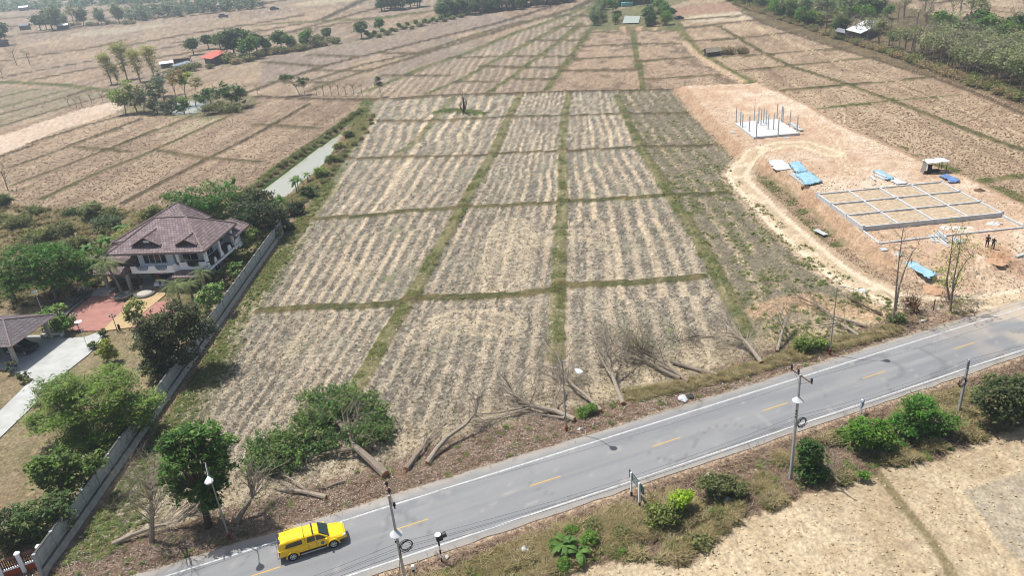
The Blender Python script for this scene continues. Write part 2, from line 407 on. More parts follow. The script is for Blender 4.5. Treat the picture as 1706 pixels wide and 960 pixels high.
# pale parcels
for poly, col, k in (
   ([(1136,33),(1150,27),(1250,16),(1282,28),(1160,38)], (222,206,176), .8),
   ([(1110,14),(1230,4),(1250,14),(1125,26)], (176,136,114), .7),
   ([(265,228),(345,192),(372,197),(300,222)], (196,184,150), .8),
   ([(1600,812),(1720,775),(1720,990),(1645,872)], (196,186,164), .85),
   ([(0,145),(120,148),(180,156),(120,178),(0,215)], (150,150,118), .45),
   ([(110,55),(200,44),(300,38),(200,56),(120,60)], (206,196,168), .6),
   ([(520,10),(640,-8),(560,-8),(480,8)], (212,196,160), .7)):
    p = pip(X, Y, PW(poly)); mix(p*k*(.7+.3*nC), c3(*col))
# straw loops left by the machine
def streak(pts, w, col=(230,210,176), k=.9):
    d = pdist(X, Y, PW(pts), 5)+.3*(nC-.5)+.12*(nD-.5); mix(k*(.72*np.exp(-((d-w)/.32)**2)+.22*sstep(w, w*.6, d))*(.6+.5*nrag)*(.65+.6*nC), c3(*col)); return d
for pts, w in (([(822,480),(826,430),(832,395),(842,375),(858,370),(870,378),(872,395),(862,430),(850,480)], .9),
   ([(800,485),(812,430),(822,390),(835,372)], .6), ([(878,405),(900,396),(935,390),(975,388),(1000,394),(1012,408)], .8), ([(890,410),(940,398),(985,398)], .5),
   ([(558,446),(566,454),(585,458),(605,454),(622,442)], .6), ([(570,440),(590,449),(612,445)], .4),
   ([(735,535),(760,528),(800,527),(840,534),(852,545),(835,550),(800,548)], .9), ([(700,560),(740,545),(770,545)], .8),
   ([(630,352),(650,350),(655,340),(672,290),(688,265)], .55), ([(610,347),(640,352),(662,345)], .5), ([(646,330),(668,275)], .4),
   ([(548,540),(500,640),(455,705)], .55), ([(520,525),(470,610)], .35), ([(850,700),(900,690),(960,690)], 1.2)):
    streak(pts, w)
# golden field lower right
gold = (n_ < 43.0) & (X > 5)
be = PW([(820,990),(905,958),(985,928),(1060,925),(1130,930),(1190,890),(1230,850),(1290,838),(1350,808),(1400,800),(1470,772),(1530,768),(1590,740),(1640,722),(1706,700),(1800,660)])
bx = np.array([p[0] for p in be]); by = np.array([p[1] for p in be]); yb = np.interp(X, bx, by)
gm = sstep(-.4, .9, yb - Y + 1.2*(nC-.5)+.8*(nD-.5))
gcol = lerp(c3(202,180,146), c3(222,202,168), sstep(.3, .7, .4*nB+.6*nC))
gcol = gcol*(1-.25*sstep(.55, .75, .5*nD+.5*nE)[:, None]) + c3(186,156,126)*.25*sstep(.55, .75, .5*nD+.5*nE)[:, None]
verge_lo = (n_ < N_BOT+.3)
vcol = lerp(c3(134,112,92), c3(176,152,124), sstep(.3, .7, .5*nC+.5*nD))
mix(verge_lo*1.0, vcol)
gr = verge_lo*sstep(.48, .62, .5*nC+.5*nB)*sstep(43.6, 41.5, n_)
mix(gr*.85, lerp(c3(84,98,52), c3(136,130,82), nD)); mix(verge_lo*gm, gcol)
p = pip(X, Y, PW([(1600,812),(1760,765),(1760,990),(1645,872)])); mix(p*.75*(.75+.25*nC), c3(186,176,156))
FL[verge_lo] = .8; FL[verge_lo & (gm > .5)] = .5
Z += verge_lo*.10*(nD-.5)
def path_col(pts, w, col, k=.9, soft=.5):
    d = pdist(X, Y, PW(pts), w+4); mix(k*sstep(w, w*soft, d+.5*w*(nC-.5)), c3(*col)); return d
path_col([(1456,772),(1480,805),(1503,833),(1530,868),(1553,896),(1575,930),(1600,975)], .55, (132,120,84), .8)
path_col([(1590,800),(1641,868),(1712,975)], .3, (232,208,170), .7); path_col([(1603,812),(1706,778)], .25, (228,208,172), .6)
# brown torn-up strip above the road
us = (n_ > N_TOP-.3)*sstep(58.6, 56.2, n_+1.4*(nB-.5)*2)*(s_ < 74)
ucol = lerp(c3(140,114,94), c3(190,162,136), sstep(.3, .7, .55*nD+.45*nC))
mix(us*.97, ucol); mix(us*.8*sstep(.6, .75, .6*nB+.4*nC)*sstep(25, 5, s_), c3(168,130,104)); FL[us > .5] = 1.1
mix(us*.8*sstep(.62, .7, nE)*sstep(.4, .6, nD), c3(196,180,162)); Z += us*.16*(nD-.5)
path_col([(640,792),(700,800),(770,770)], 1.5, (172,134,106), .6); path_col([(960,705),(1010,692),(1045,680)], 1.0, (158,122,100), .7)
path_col([(1040,655),(1120,648),(1200,632),(1270,612),(1330,590),(1420,570),(1500,548)], 1.3, (140,140,84), .75)
path_col([(960,690),(1050,668),(1130,655)], .8, (150,140,92), .6)
path_col([(1270,520),(1350,500),(1440,520),(1520,530)], 2.6, (206,172,136), .7)
# bunds
BM = np.zeros(X.size)
for pts, w, h, st, k in B:
    d = pdist(X, Y, pts, 14)
    m_ = d < 13
    if not m_.any(): continue
    a = np.array(pts[0]); b = np.array(pts[-1]); t = (b-a)/np.linalg.norm(b-a)
    idx = np.where(m_)[0]; x = X[idx]; y = Y[idx]
    spac = abs(t[1])*DXs[idx]*.8 + abs(t[0])*DYs[idx]*.55
    we = np.maximum(w, spac)
    wob = 1+.35*(nB[idx]-.5)*2+.45*(nC[idx]-.5)*2
    mm = sstep(1.3, .6, d[idx]/(we*wob))*k
    gcl = {'g': ((88,100,52), (128,122,78)), 'G': ((70,98,44), (100,122,56)), 'o': ((88,80,54), (116,102,72)), 'd': ((74,64,46), (100,86,62)), 'go': ((82,84,48), (110,100,64))}[st]
    t_ = sstep(.35, .65, nC[idx])[:, None]; cc = c3(*gcl[0])*(1-t_) + c3(*gcl[1])*t_
    mx = (mm*(.80+.2*nD[idx]))[:, None]; COLR[idx] = COLR[idx]*(1-mx)+cc*mx
    BM[idx] = np.maximum(BM[idx], mm)
    Z[idx] += h*np.exp(-(d[idx]/(w*1.0))**2)*(.6+.8*nC[idx])
    FL[idx] = FL[idx]*(1-mm)+.6*mm
# canal banks
dcan = pdist(X, Y, canal+[canal[0]], 8); icn = pip(X, Y, canal)
lb = PW([(410,325),(470,278),(520,243),(570,208),(602,186)]); rb_ = PW([(470,350),(500,320),(535,285),(555,262),(590,222),(606,196)])
dl = pdist(X, Y, lb, 6); dr = pdist(X, Y, rb_, 8)
mix(sstep(2.2, 1.2, dl+.8*(nC-.5)), lerp(c3(62,88,38), c3(96,112,56), nD)); mix(sstep(3.0, 1.5, dr+1.4*(nC-.5)), lerp(c3(96,100,52), c3(126,116,74), nD))
mix((~icn)*sstep(1.4, .3, dcan)*.7, c3(150,124,98))
Z += .35*sstep(1.6, .4, dl)*(.5+nC)*.6
# pink dirt pad, tracks, site
pk = pip(X, Y, PW([(-60,262),(0,226),(93,196),(150,178),(189,169),(209,181),(161,199),(101,216),(38,242),(-10,262)])); mix(pk*.95, lerp(c3(214,188,162), c3(234,214,192), nB))
inp = (Z > .05) & (X > 44) & (Y > 60) & (Y < 215) & (X < 120)
dpl = pdist(X, Y, plat+[plat[0]], 14); ipl = pip(X, Y, plat)
pcol = lerp(c3(208,176,146), c3(234,212,186), sstep(.32, .68, .45*nB+.3*nC+.25*nA))
rut = vn(X/.35+.4*Y*0, Y/9, 1.0, 611)*.5+vn(X/7, Y/.45, 1.0, 612)*.5; pcol = pcol*(1-.30*sstep(.55, .75, rut)[:, None])+c3(190,158,130)*.30*sstep(.55, .75, rut)[:, None]; Z += ipl*(.10*(nC-.5)+.06*(nD-.5)-.06*sstep(.6, .75, rut))
pcol = pcol*(1-.25*sstep(.6, .8, nD)[:, None]) + c3(186,148,118)*.25*sstep(.6, .8, nD)[:, None]
mix(ipl*1.0, pcol); mix((~ipl)*sstep(3.2, 1.0, dpl+1.2*(nC-.5))*(Y > 84), lerp(c3(186,150,120), c3(212,182,150), nC))
mix((~ipl)*(Y < 140)*(Y > 96)*sstep(2.2, .6, np.abs(dpl-3.4)+.8*(nC-.5))*sstep(.35,.55,nC), c3(108,112,70))
entr = pip(X, Y, PW([(1500,432),(1467,411),(1500,462),(1560,478),(1600,498),(1580,515),(1530,535),(1520,560),(1800,470),(1800,330),(1706,346)])); mix(entr*.95, pcol)
FL[ipl | entr] = .35
trk = [(1800,470),(1700,492),(1640,500),(1560,503),(1490,495),(1430,470),(1390,445),(1350,412),(1300,368),(1262,330),(1233,300),(1228,286),(1238,272),(1262,256),(1300,247),(1340,246),(1385,262)]
d = pdist(X, Y, PW(trk, .3), 8); mix(sstep(2.9, 1.7, d+.5*(nC-.5))*.6, c3(206,178,146)); mix(sstep(2.1, 1.6, d+.35*(nC-.5)), lerp(c3(232,208,176), c3(246,226,198), nB)); mix(.55*sstep(.5, .2, np.abs(d-.0))*(nC > .3), c3(190,166,128))
mix(.4*sstep(.3, .1, np.abs(d-1.0)), c3(236,216,184)); Z -= .08*sstep(.5, .2, np.abs(d-1.0)); FL[d < 2] = .3; TRK = d < 2.9
for pts in ([(1385,262),(1400,290),(1390,312),(1370,320)], [(1395,240),(1400,275),(1420,300),(1400,315)], [(1395,180),(1400,225),(1425,260)], [(1640,420),(1630,440),(1650,470),(1700,500)], [(1590,395),(1630,420),(1625,460),(1660,500)],[(1340,200),(1380,240),(1395,270)]):
    for o in (0, 9): path_col([(a+o, b) for a, b in pts], .22, (240,216,184), .6)
path_col([(1655,425),(1680,440),(1700,460)], 1.4, (178,132,98), .5); path_col([(1640,432),(1665,440)], 1.3, (184,138,104), .7)
for o in (0, 11): path_col([(1230,30+o*.3),(1291,57+o*.35),(1352,83+o*.5),(1397,101+o*.6),(1493,134+o*.7),(1566,162+o*.8),(1629,195+o),(1712,228+o)], .35, (226,202,164), .85)
path_col([(1238,137),(1200,116),(1160,92),(1140,70)], 1.6, (222,192,158), .8)
# compound and scrub west of the wall
comp = (X < -38.3) & pip(X, Y, PW([(-300,345),(0,345),(60,350),(130,345),(200,352),(260,350),(330,330),(420,335),(470,360),(480,380),(250,735),(70,945),(30,1010),(-500,1010)]))
sc = lerp(c3(158,140,110), c3(120,116,78), sstep(.35, .65, .5*nB+.5*nC)); mix(comp*1.0, sc)
mix(comp*.7*sstep(.5, .62, .6*nB+.4*nC)*sstep(95, 112, Y), c3(94,104,60)); mix(comp*.6*sstep(.66, .8, nC), c3(196,172,136))
mix(comp*.55*sstep(96, 84, Y)*sstep(.3, .6, nB), c3(172,156,124)); FL[comp] = .7; Z *= np.where(comp, .5, 1)
# roadside flat band
flat = sstep(1.2, .2, np.maximum(N_BOT-n_, n_-N_TOP)); Z = Z*(1-flat)
dust = sstep(.55, .1, np.abs(n_-(N_BOT-.1))); mix(dust*.9, c3(206,180,150)); dust = sstep(.5, .1, np.abs(n_-N_TOP-.1)); mix(dust*.75, c3(190,170,144))
# pond surroundings: green belts
for poly, k in (([(980,50),(1010,5),(1030,-10),(1100,-10),(1120,20),(1145,50)], .85), ([(1080,0),(1160,-5),(1110,12),(1140,45),(1110,50)], .7), ([(190,186),(250,160),(420,158),(430,172),(350,200),(230,192)], .6)):
    p = pip(X, Y, PW(poly)); mix(p*k*sstep(.2, .5, nB+.2*nC), lerp(c3(96,106,64), c3(136,132,92), nC))
for pts in ([(1037,44),(1040,52)], [(1065,43),(1064,51)], [(1092,41),(1091,50)]): path_col(pts, 1.6, (206,172,140), .9)
belt = pip(X, Y, PW([(1190,-12),(1230,12),(1276,38),(1390,76),(1500,110),(1570,131),(1640,155),(1720,190),(1720,90),(1480,0),(1400,-12)])); mix(belt*.9, lerp(c3(96,86,62), c3(136,120,88), nC))
path_col([(1230,16),(1276,40),(1390,78),(1500,112),(1570,134),(1640,160),(1720,196)], 1.2, (88,76,56), .9)
path_col([(560,75),(640,55),(700,30),(760,22),(860,12)], 2.5, (140,134,92), .6)
path_col([(380,108),(430,92),(520,80)], 4, (122,124,82), .6)

spk = np.where(central | ipl | entr, 1.0, .93)*(1+.10*(pt-.5))+(.30*FL+.10)*(rng.random(X.size)-.5)*np.where(Y > 60, 1.2, .8)+.12*(vn(X, Y, .8, 888)-.5); COLR *= spk[:, None]
def ground_mat():
    m = bpy.data.materials.new('ground_soil'); m.use_nodes = True; nt = m.node_tree; N = nt.nodes; L = nt.links
    b = N['Principled BSDF']; b.inputs['Roughness'].default_value = .95; b.inputs['Specular IOR Level'].default_value = .1
    at = N.new('ShaderNodeAttribute'); at.attribute_name = 'Col'; fl = N.new('ShaderNodeAttribute'); fl.attribute_name = 'fleck'
    tc = N.new('ShaderNodeTexCoord')
    def noise(s, d, r, st=(1, 1, 1)):
        mp = N.new('ShaderNodeMapping'); mp.inputs['Scale'].default_value = st; L.new(tc.outputs['Object'], mp.inputs[0])
        n = N.new('ShaderNodeTexNoise'); n.inputs['Scale'].default_value = s; n.inputs['Detail'].default_value = d; n.inputs['Roughness'].default_value = r; L.new(mp.outputs[0], n.inputs['Vector']); return n
    def ramp(src, p0, p1, v0, v1):
        r = N.new('ShaderNodeMapRange'); r.inputs[1].default_value = p0; r.inputs[2].default_value = p1; r.inputs[3].default_value = v0; r.inputs[4].default_value = v1
        L.new(src, r.inputs[0]); return r
    a = noise(3.4, 4, .75, (1, .75, 1)); c = noise(.9, 6, .7)
    r1 = ramp(a.outputs['Fac'], .36, .64, -.55, .5); r2 = ramp(c.outputs['Fac'], .34, .66, -.24, .24)
    ad = N.new('ShaderNodeMath'); ad.operation = 'ADD'; L.new(r1.outputs[0], ad.inputs[0]); L.new(r2.outputs[0], ad.inputs[1])
    mu = N.new('ShaderNodeMath'); mu.operation = 'MULTIPLY'; L.new(ad.outputs[0], mu.inputs[0]); L.new(fl.outputs['Fac'], mu.inputs[1])
    p1 = N.new('ShaderNodeMath'); p1.operation = 'ADD'; p1.inputs[1].default_value = 1.0; L.new(mu.outputs[0], p1.inputs[0])
    vm = N.new('ShaderNodeVectorMath'); vm.operation = 'SCALE'; L.new(at.outputs['Color'], vm.inputs[0]); L.new(p1.outputs[0], vm.inputs['Scale'])
    L.new(vm.outputs[0], b.inputs['Base Color'])
    bn = noise(5.5, 3, .6); bp = N.new('ShaderNodeBump'); bp.inputs['Distance'].default_value = .12
    L.new(bn.outputs['Fac'], bp.inputs['Height']); L.new(fl.outputs['Fac'], bp.inputs['Strength']); L.new(bp.outputs[0], b.inputs['Normal'])
    return m
GM = ground_mat()
ny, nx = shp
ii = np.arange(ny*nx).reshape(ny, nx)
F = np.stack([ii[:-1, :-1].ravel(), ii[:-1, 1:].ravel(), ii[1:, 1:].ravel(), ii[1:, :-1].ravel()], 1)
go = mesh_np('ground', np.stack([X, Y, Z], 1), F, GM, colors=COLR, smooth=False)
at = go.data.attributes.new('fleck', 'FLOAT', 'POINT'); at.data.foreach_set('value', FL.astype(np.float32))
tag(go, kind='structure')
GX, GY, GZ, GC = X, Y, Z, COLR
def gz(x, y):
    """ground height at a point, for standing things on it"""
    j = int(np.searchsorted(ys, y)); j = min(max(j, 1), ny-1)
    if ys[j]-y > y-ys[j-1]: j -= 1
    w = 0.86*ys[j]+30; i = int(round((x/w+1)/2*(NX-1))); i = min(max(i, 0), NX-1)
    return float(GZ[j*NX+i])

def GP(px, py):
    z = 0.0
    for _ in range(6): q = P(px, py, z); z = gz(q.x, q.y)
    q.z = z; return q
# ---------------------------------------------------------------- water
def water_mat(name, col, rough=.08):
    m = bpy.data.materials.new(name); m.use_nodes = True; N = m.node_tree.nodes; L = m.node_tree.links; b = N['Principled BSDF']
    b.inputs['Base Color'].default_value = (*col, 1); b.inputs['Roughness'].default_value = rough
    nz = N.new('ShaderNodeTexNoise'); nz.inputs['Scale'].default_value = 1.2; bp = N.new('ShaderNodeBump'); bp.inputs['Strength'].default_value = .06
    tc = N.new('ShaderNodeTexCoord'); L.new(tc.outputs['Object'], nz.inputs['Vector']); L.new(nz.outputs['Fac'], bp.inputs['Height']); L.new(bp.outputs[0], b.inputs['Normal'])
    return m
WM = water_mat('murky_water', C(196,194,174))
def sheet(name, pts, z, m, kind='structure'):
    vs = [(p[0], p[1], z) for p in pts]; me = bpy.data.meshes.new(name); me.from_pydata(vs, [], [tuple(range(len(vs)))]); me.update()
    if me.polygons[0].normal.z < 0: me.flip_normals()
    me.materials.append(m); o = bpy.data.objects.new(name, me); COL.objects.link(o); tag(o, kind=kind); return o
def grow(poly, d):
    cx = sum(p[0] for p in poly)/len(poly); cy = sum(p[1] for p in poly)/len(poly)
    return [(p[0]+(p[0]-cx)/math.hypot(p[0]-cx, p[1]-cy)*d, p[1]+(p[1]-cy)/math.hypot(p[0]-cx, p[1]-cy)*d) for p in poly]
sheet('canal_water', grow(canal, .6), -0.75, WM)
sheet('pond_water', grow(pond, .6), -0.75, WM)
sheet('far_pond_water', pond2, 0.45, water_mat('pale_water', C(214,220,206)))

# ---------------------------------------------------------------- road
sN = np.arange(-110, 230, .4); nN = np.linspace(N_BOT, N_TOP, 26)
S, Nn = np.meshgrid(sN, nN, indexing='ij'); sh2 = S.shape; S = S.ravel(); Nn = Nn.ravel()
edge = .18*(vn(S, Nn*0, 1.4, 200)-.5); Nw = Nn + np.where(Nn > N_TOP-.01, edge, 0) + np.where(Nn < N_BOT+.01, -edge, 0)
xr = RU[0]*S+RN[0]*Nw; yr = RU[1]*S+RN[1]*Nw
zr = .06 + .05*(1-((Nn-N_MID)/4.2)**2)
rc = lerp(c3(148,149,150), c3(162,162,161), sstep(.3, .7, fbm(S*.12, Nn, .8, 210)))
def rmix(m, col): rc[:] = rc*(1-np.clip(m, 0, 1)[:, None])+c3(*col)*np.clip(m, 0, 1)[:, None]
for c_, k in ((N_MID-1.0, .25), (N_MID-2.6, .3), (N_MID+1.0, .25), (N_MID+2.5, .25)): rmix(k*np.exp(-((Nn-c_)/.35)**2)*(.5+.5*vn(S*.1, Nn, .6, 3)), (146,147,148))
rmix(.3*np.exp(-((Nn-N_MID)/.2)**2), (182,178,170))
rmix(sstep(N_LO+.1, N_BOT, Nn)*.35, (178,170,158)); rmix(sstep(N_UP, N_TOP, Nn)*.7*(.6+.6*vn(S, Nn, 1.1, 5)), (188,182,172))
rmix(sstep(62, 76, S)*sstep(.35, .75, fbm(S, Nn, 2.5, 220)+.35*sstep(N_MID-1, N_TOP, Nn)), (206,190,170))
rmix(.7*sstep(.62, .8, fbm(S, Nn, 1.5, 230))*sstep(N_MID+1, N_TOP, Nn)*sstep(25, 0, S), (206,200,192))
rmix(.45*((np.abs(vn(S, Nn, 5, 250)-.5) < .012)), (118,118,118)); rmix(.28*(vn(S, Nn*.6, 4.5, 251) > .74), (146,147,148)); rmix(.35*sstep(.8, .9, vn(S, Nn, .7, 240))*sstep(.5, .7, vn(S, Nn, 6, 241)), (140,140,140)); rmix(.4*sstep(.86, .93, vn(S, Nn, .5, 242)), (196,190,180)); rmix(.5*(np.abs(Nn-N_MID-.02-.15*np.sin(S*.3)) < .05)*(vn(S, Nn*0, 9, 243) > .45), (128,128,128)); rmix(.5*sstep(.9, .2, np.minimum(Nn-N_BOT, N_TOP-Nn)+.6*(vn(S, Nn, .8, 244)-.3)), (190,178,160))
Fi = np.arange(S.size).reshape(sh2); Fr = np.stack([Fi[:-1, :-1].ravel(), Fi[1:, :-1].ravel(), Fi[1:, 1:].ravel(), Fi[:-1, 1:].ravel()], 1)
def asphalt():
    m = bpy.data.materials.new('asphalt'); m.use_nodes = True; N = m.node_tree.nodes; L = m.node_tree.links; b = N['Principled BSDF']
    b.inputs['Roughness'].default_value = .85; b.inputs['Specular IOR Level'].default_value = .25
    at = N.new('ShaderNodeAttribute'); at.attribute_name = 'Col'; tc = N.new('ShaderNodeTexCoord')
    nz = N.new('ShaderNodeTexNoise'); nz.inputs['Scale'].default_value = 9; nz.inputs['Detail'].default_value = 5; nz.inputs['Roughness'].default_value = .8; L.new(tc.outputs['Object'], nz.inputs['Vector'])
    mr = N.new('ShaderNodeMapRange'); mr.inputs[1].default_value = .3; mr.inputs[2].default_value = .7; mr.inputs[3].default_value = .9; mr.inputs[4].default_value = 1.1; L.new(nz.outputs['Fac'], mr.inputs[0])
    vm = N.new('ShaderNodeVectorMath'); vm.operation = 'SCALE'; L.new(at.outputs['Color'], vm.inputs[0]); L.new(mr.outputs[0], vm.inputs['Scale']); L.new(vm.outputs[0], b.inputs['Base Color'])
    return m
ro = mesh_np('road', np.stack([xr, yr, zr], 1), Fr, asphalt(), colors=rc); tag(ro, kind='structure')
def zroad(n): return .06+.05*(1-((n-N_MID)/4.2)**2)
def worn(name, col, col2, lo):
    m = mat(name, col, .7, .08, 2.5, col2); nt = m.node_tree
    nz = [n for n in nt.nodes if n.type == 'TEX_NOISE'][0]; nz.inputs['Scale'].default_value = 6; nz.inputs['Detail'].default_value = 8; nz.inputs['Roughness'].default_value = .8
    r = [n for n in nt.nodes if n.type == 'VALTORGB'][0].color_ramp; r.elements[0].position = lo; r.elements[1].position = lo+.12
    return m
WHT = worn('worn_white_paint', C(190,188,182), C(228,228,224), .41); YEL = worn('worn_yellow_paint', C(196,180,140), C(232,190,104), .34)
for nm, nn in (('upper', N_UP), ('lower', N_LO)):
    mb = MB(); s = -110.0; pts = []
    while s < 229:
        mb.add([road(s, nn-.09, zroad(nn)+.006), road(s+3, nn-.09, zroad(nn)+.006), road(s+3, nn+.09, zroad(nn)+.006), road(s, nn+.09, zroad(nn)+.006)], [(0, 1, 2, 3)]); s += 3
    o = mb.build('road_edge_line', WHT); tag(o, kind='structure')
s0 = float(np.dot([-9.99, 48.31], RU))
mb = MB()
for k in range(-7, 18):
    s = s0+12.03*k
    if k == 6: continue
    mb.add([road(s-1.45, N_MID-.06, zroad(N_MID)+.008), road(s+1.45, N_MID-.06, zroad(N_MID)+.008), road(s+1.45, N_MID+.06, zroad(N_MID)+.008), road(s-1.45, N_MID+.06, zroad(N_MID)+.008)], [(0, 1, 2, 3)])
o = mb.build('road_centre_marking', YEL); tag(o, kind='structure')
# ================================================================ PLANTS
def leaf_mat(name, rough=.6, trans=.33):
    m = bpy.data.materials.new(name); m.use_nodes = True; N = m.node_tree.nodes; L = m.node_tree.links; b = N['Principled BSDF']
    b.inputs['Roughness'].default_value = rough; b.inputs['Specular IOR Level'].default_value = .35
    at = N.new('ShaderNodeAttribute'); at.attribute_name = 'Col'
    tc = N.new('ShaderNodeTexCoord'); nz = N.new('ShaderNodeTexNoise'); nz.inputs['Scale'].default_value = 3.5; nz.inputs['Detail'].default_value = 3
    L.new(tc.outputs['Object'], nz.inputs['Vector']); mr = N.new('ShaderNodeMapRange'); mr.inputs[1].default_value = .3; mr.inputs[2].default_value = .7; mr.inputs[3].default_value = .72; mr.inputs[4].default_value = 1.3
    L.new(nz.outputs['Fac'], mr.inputs[0]); oi = N.new('ShaderNodeObjectInfo'); m2 = N.new('ShaderNodeMapRange'); m2.inputs[3].default_value = .82; m2.inputs[4].default_value = 1.18; L.new(oi.outputs['Random'], m2.inputs[0]); mm_ = N.new('ShaderNodeMath'); mm_.operation = 'MULTIPLY'; L.new(mr.outputs[0], mm_.inputs[0]); L.new(m2.outputs[0], mm_.inputs[1]); vm = N.new('ShaderNodeVectorMath'); vm.operation = 'SCALE'; L.new(at.outputs['Color'], vm.inputs[0]); L.new(mm_.outputs[0], vm.inputs['Scale'])
    L.new(vm.outputs[0], b.inputs['Base Color'])
    t = N.new('ShaderNodeBsdfTranslucent'); mx = N.new('ShaderNodeMixShader'); mx.inputs[0].default_value = trans
    L.new(vm.outputs[0], t.inputs[0]); L.new(b.outputs[0], mx.inputs[1]); L.new(t.outputs[0], mx.inputs[2]); L.new(mx.outputs[0], N['Material Output'].inputs['Surface'])
    return m
LEAF = leaf_mat('leaf_blades')
BARK = mat('grey_bark', C(152,138,122,k=.7), .95, .3, 6, bump=.4)
BARKD = mat('dark_bark', C(96,80,66), .95, .3, 6, bump=.4)
BARKP = mat('pale_bark', C(170,157,139,k=.72), .95, .22, 5, bump=.4)
CUT = mat('fresh_cut_wood', C(206,146,96), .9, .2, 8)

def quads(cent, size, asp, nrm_up, rg):
    """random leaf quads at centres -> V,F"""
    n = len(cent)
    nr = rg.normal(size=(n, 3)); nr[:, 2] = np.abs(nr[:, 2])+nrm_up; nr /= np.linalg.norm(nr, axis=1)[:, None]
    a = rg.normal(size=(n, 3)); a -= (a*nr).sum(1)[:, None]*nr; a /= np.linalg.norm(a, axis=1)[:, None]
    b = np.cross(nr, a); s = (size*(.6+.8*rg.random(n)))[:, None]
    a = a*s; b = b*s*asp
    V = np.stack([cent-a, cent-b*1.0+a*.1, cent+a, cent+b*1.0+a*.1], 1).reshape(-1, 3)
    F = np.arange(4*n).reshape(n, 4)
    return V, F
def crown_np(blobs, n, leaf, pal, rg, clump=.5, asp=.45, up=.6, layered=0, fill=.35):
    n = int(n*1.5); leaf *= 1.15; clump *= .8
    def sat(c): m = sum(c)/3; return tuple(max(0, m+(v-m)*1.12) for v in c)
    pal = (sat(pal[0]), sat(pal[1]))
    dryc = np.array(C(150,136,96, k=.9))
    """blobs: (cx,cy,cz,rx,ry,rz); clumps of leaf blades spread through each blob's outer volume"""
    vol = np.array([b[3]*b[4]+b[3]*b[5] for b in blobs]); vol = vol/vol.sum()
    Vs = []; Fs = []; Cs = []; off = 0; per = 22
    p0 = np.array(C(*pal[0], k=1.15)); p1 = np.array(C(*pal[1], k=1.15))
    for b, fr in zip(blobs, vol):
        nc = max(3, int(n*fr/per))
        d = rg.normal(size=(nc, 3)); d /= np.linalg.norm(d, axis=1)[:, None]
        rr = (fill+(1-fill)*rg.random(nc))**.6; rr *= .82+.36*rg.random(nc)
        if layered:
            d[:, 2] = np.round(d[:, 2]*layered)/layered + rg.normal(size=nc)*.03
        c = np.array(b[:3]) + d*np.array(b[3:6])*rr[:, None]
        cs = clump*(.6+.8*rg.random(nc))
        j = np.repeat(np.arange(nc), per)
        o = rg.normal(size=(nc*per, 3))*cs[j][:, None]*np.array([1, 1, .35 if layered else .6])
        V, F = quads(c[j]+o, leaf, asp, up, rg)
        t = np.clip(rg.random(nc)*.85 + .0, 0, 1)[j]; t = np.clip(t+rg.normal(size=len(t))*.12, 0, 1)
        col = p0*(1-t[:, None])+p1*t[:, None]; hue = (rg.random(nc)**3*.55)[j][:, None]; col = col*(1-hue)+dryc*hue; col = np.where((rg.random(len(t)) < .03)[:, None], dryc, col)
        Vs.append(V); Fs.append(F+off); Cs.append(np.repeat(col, 4, 0)); off += len(V)
    return np.concatenate(Vs), np.concatenate(Fs), np.concatenate(Cs)

def PV(px, py, y):
    """ray through a photo point cut with the upright plane at depth y"""
    d = _r*(px-853)/FPX - _u*(py-480)/FPX + _f; t = y/d[1]
    return Vector((d[0]*t, y, CAMH+d[2]*t))
def px_m(p): # metres per photo pixel at world point
    v = np.array([p[0], p[1], p[2]-CAMH]); return float(v@_f)/FPX

def grow_branch(mb, p, d, L, r, depth, rg, spread=.6, kids=3, n=5, up=.0, wob=.12, keep=None):
    pts = [p]; rad = [r]; seg = 3; q = Vector(p); dd = Vector(d).normalized()
    for k in range(seg):
        dd = (dd + Vector(rg.normal(size=3)*wob) + Vector((0, 0, up))).normalized()
        q = q + dd*L/seg; pts.append(q.copy()); rad.append(r*(1-.55*(k+1)/seg))
    mb.tube(pts, rad, n if depth > 1 else 3, cap=False)
    if keep is not None: keep.append(q.copy())
    if depth <= 0: return
    for k in range(kids):
        t = .35+.65*(k+1)/kids; i = min(int(t*seg), seg-1); b = pts[i].lerp(pts[i+1], t*seg-i)
        a = rg.normal(size=3); a = Vector(a); a = (a-dd*a.dot(dd)).normalized()
        nd = (dd*(1-spread*.6)+a*spread*(.6+.6*rg.random())).normalized()
        grow_branch(mb, b, nd, L*(.55+.25*rg.random()), rad[i]*.6, depth-1, rg, spread, kids, n, up, wob*1.2, keep)

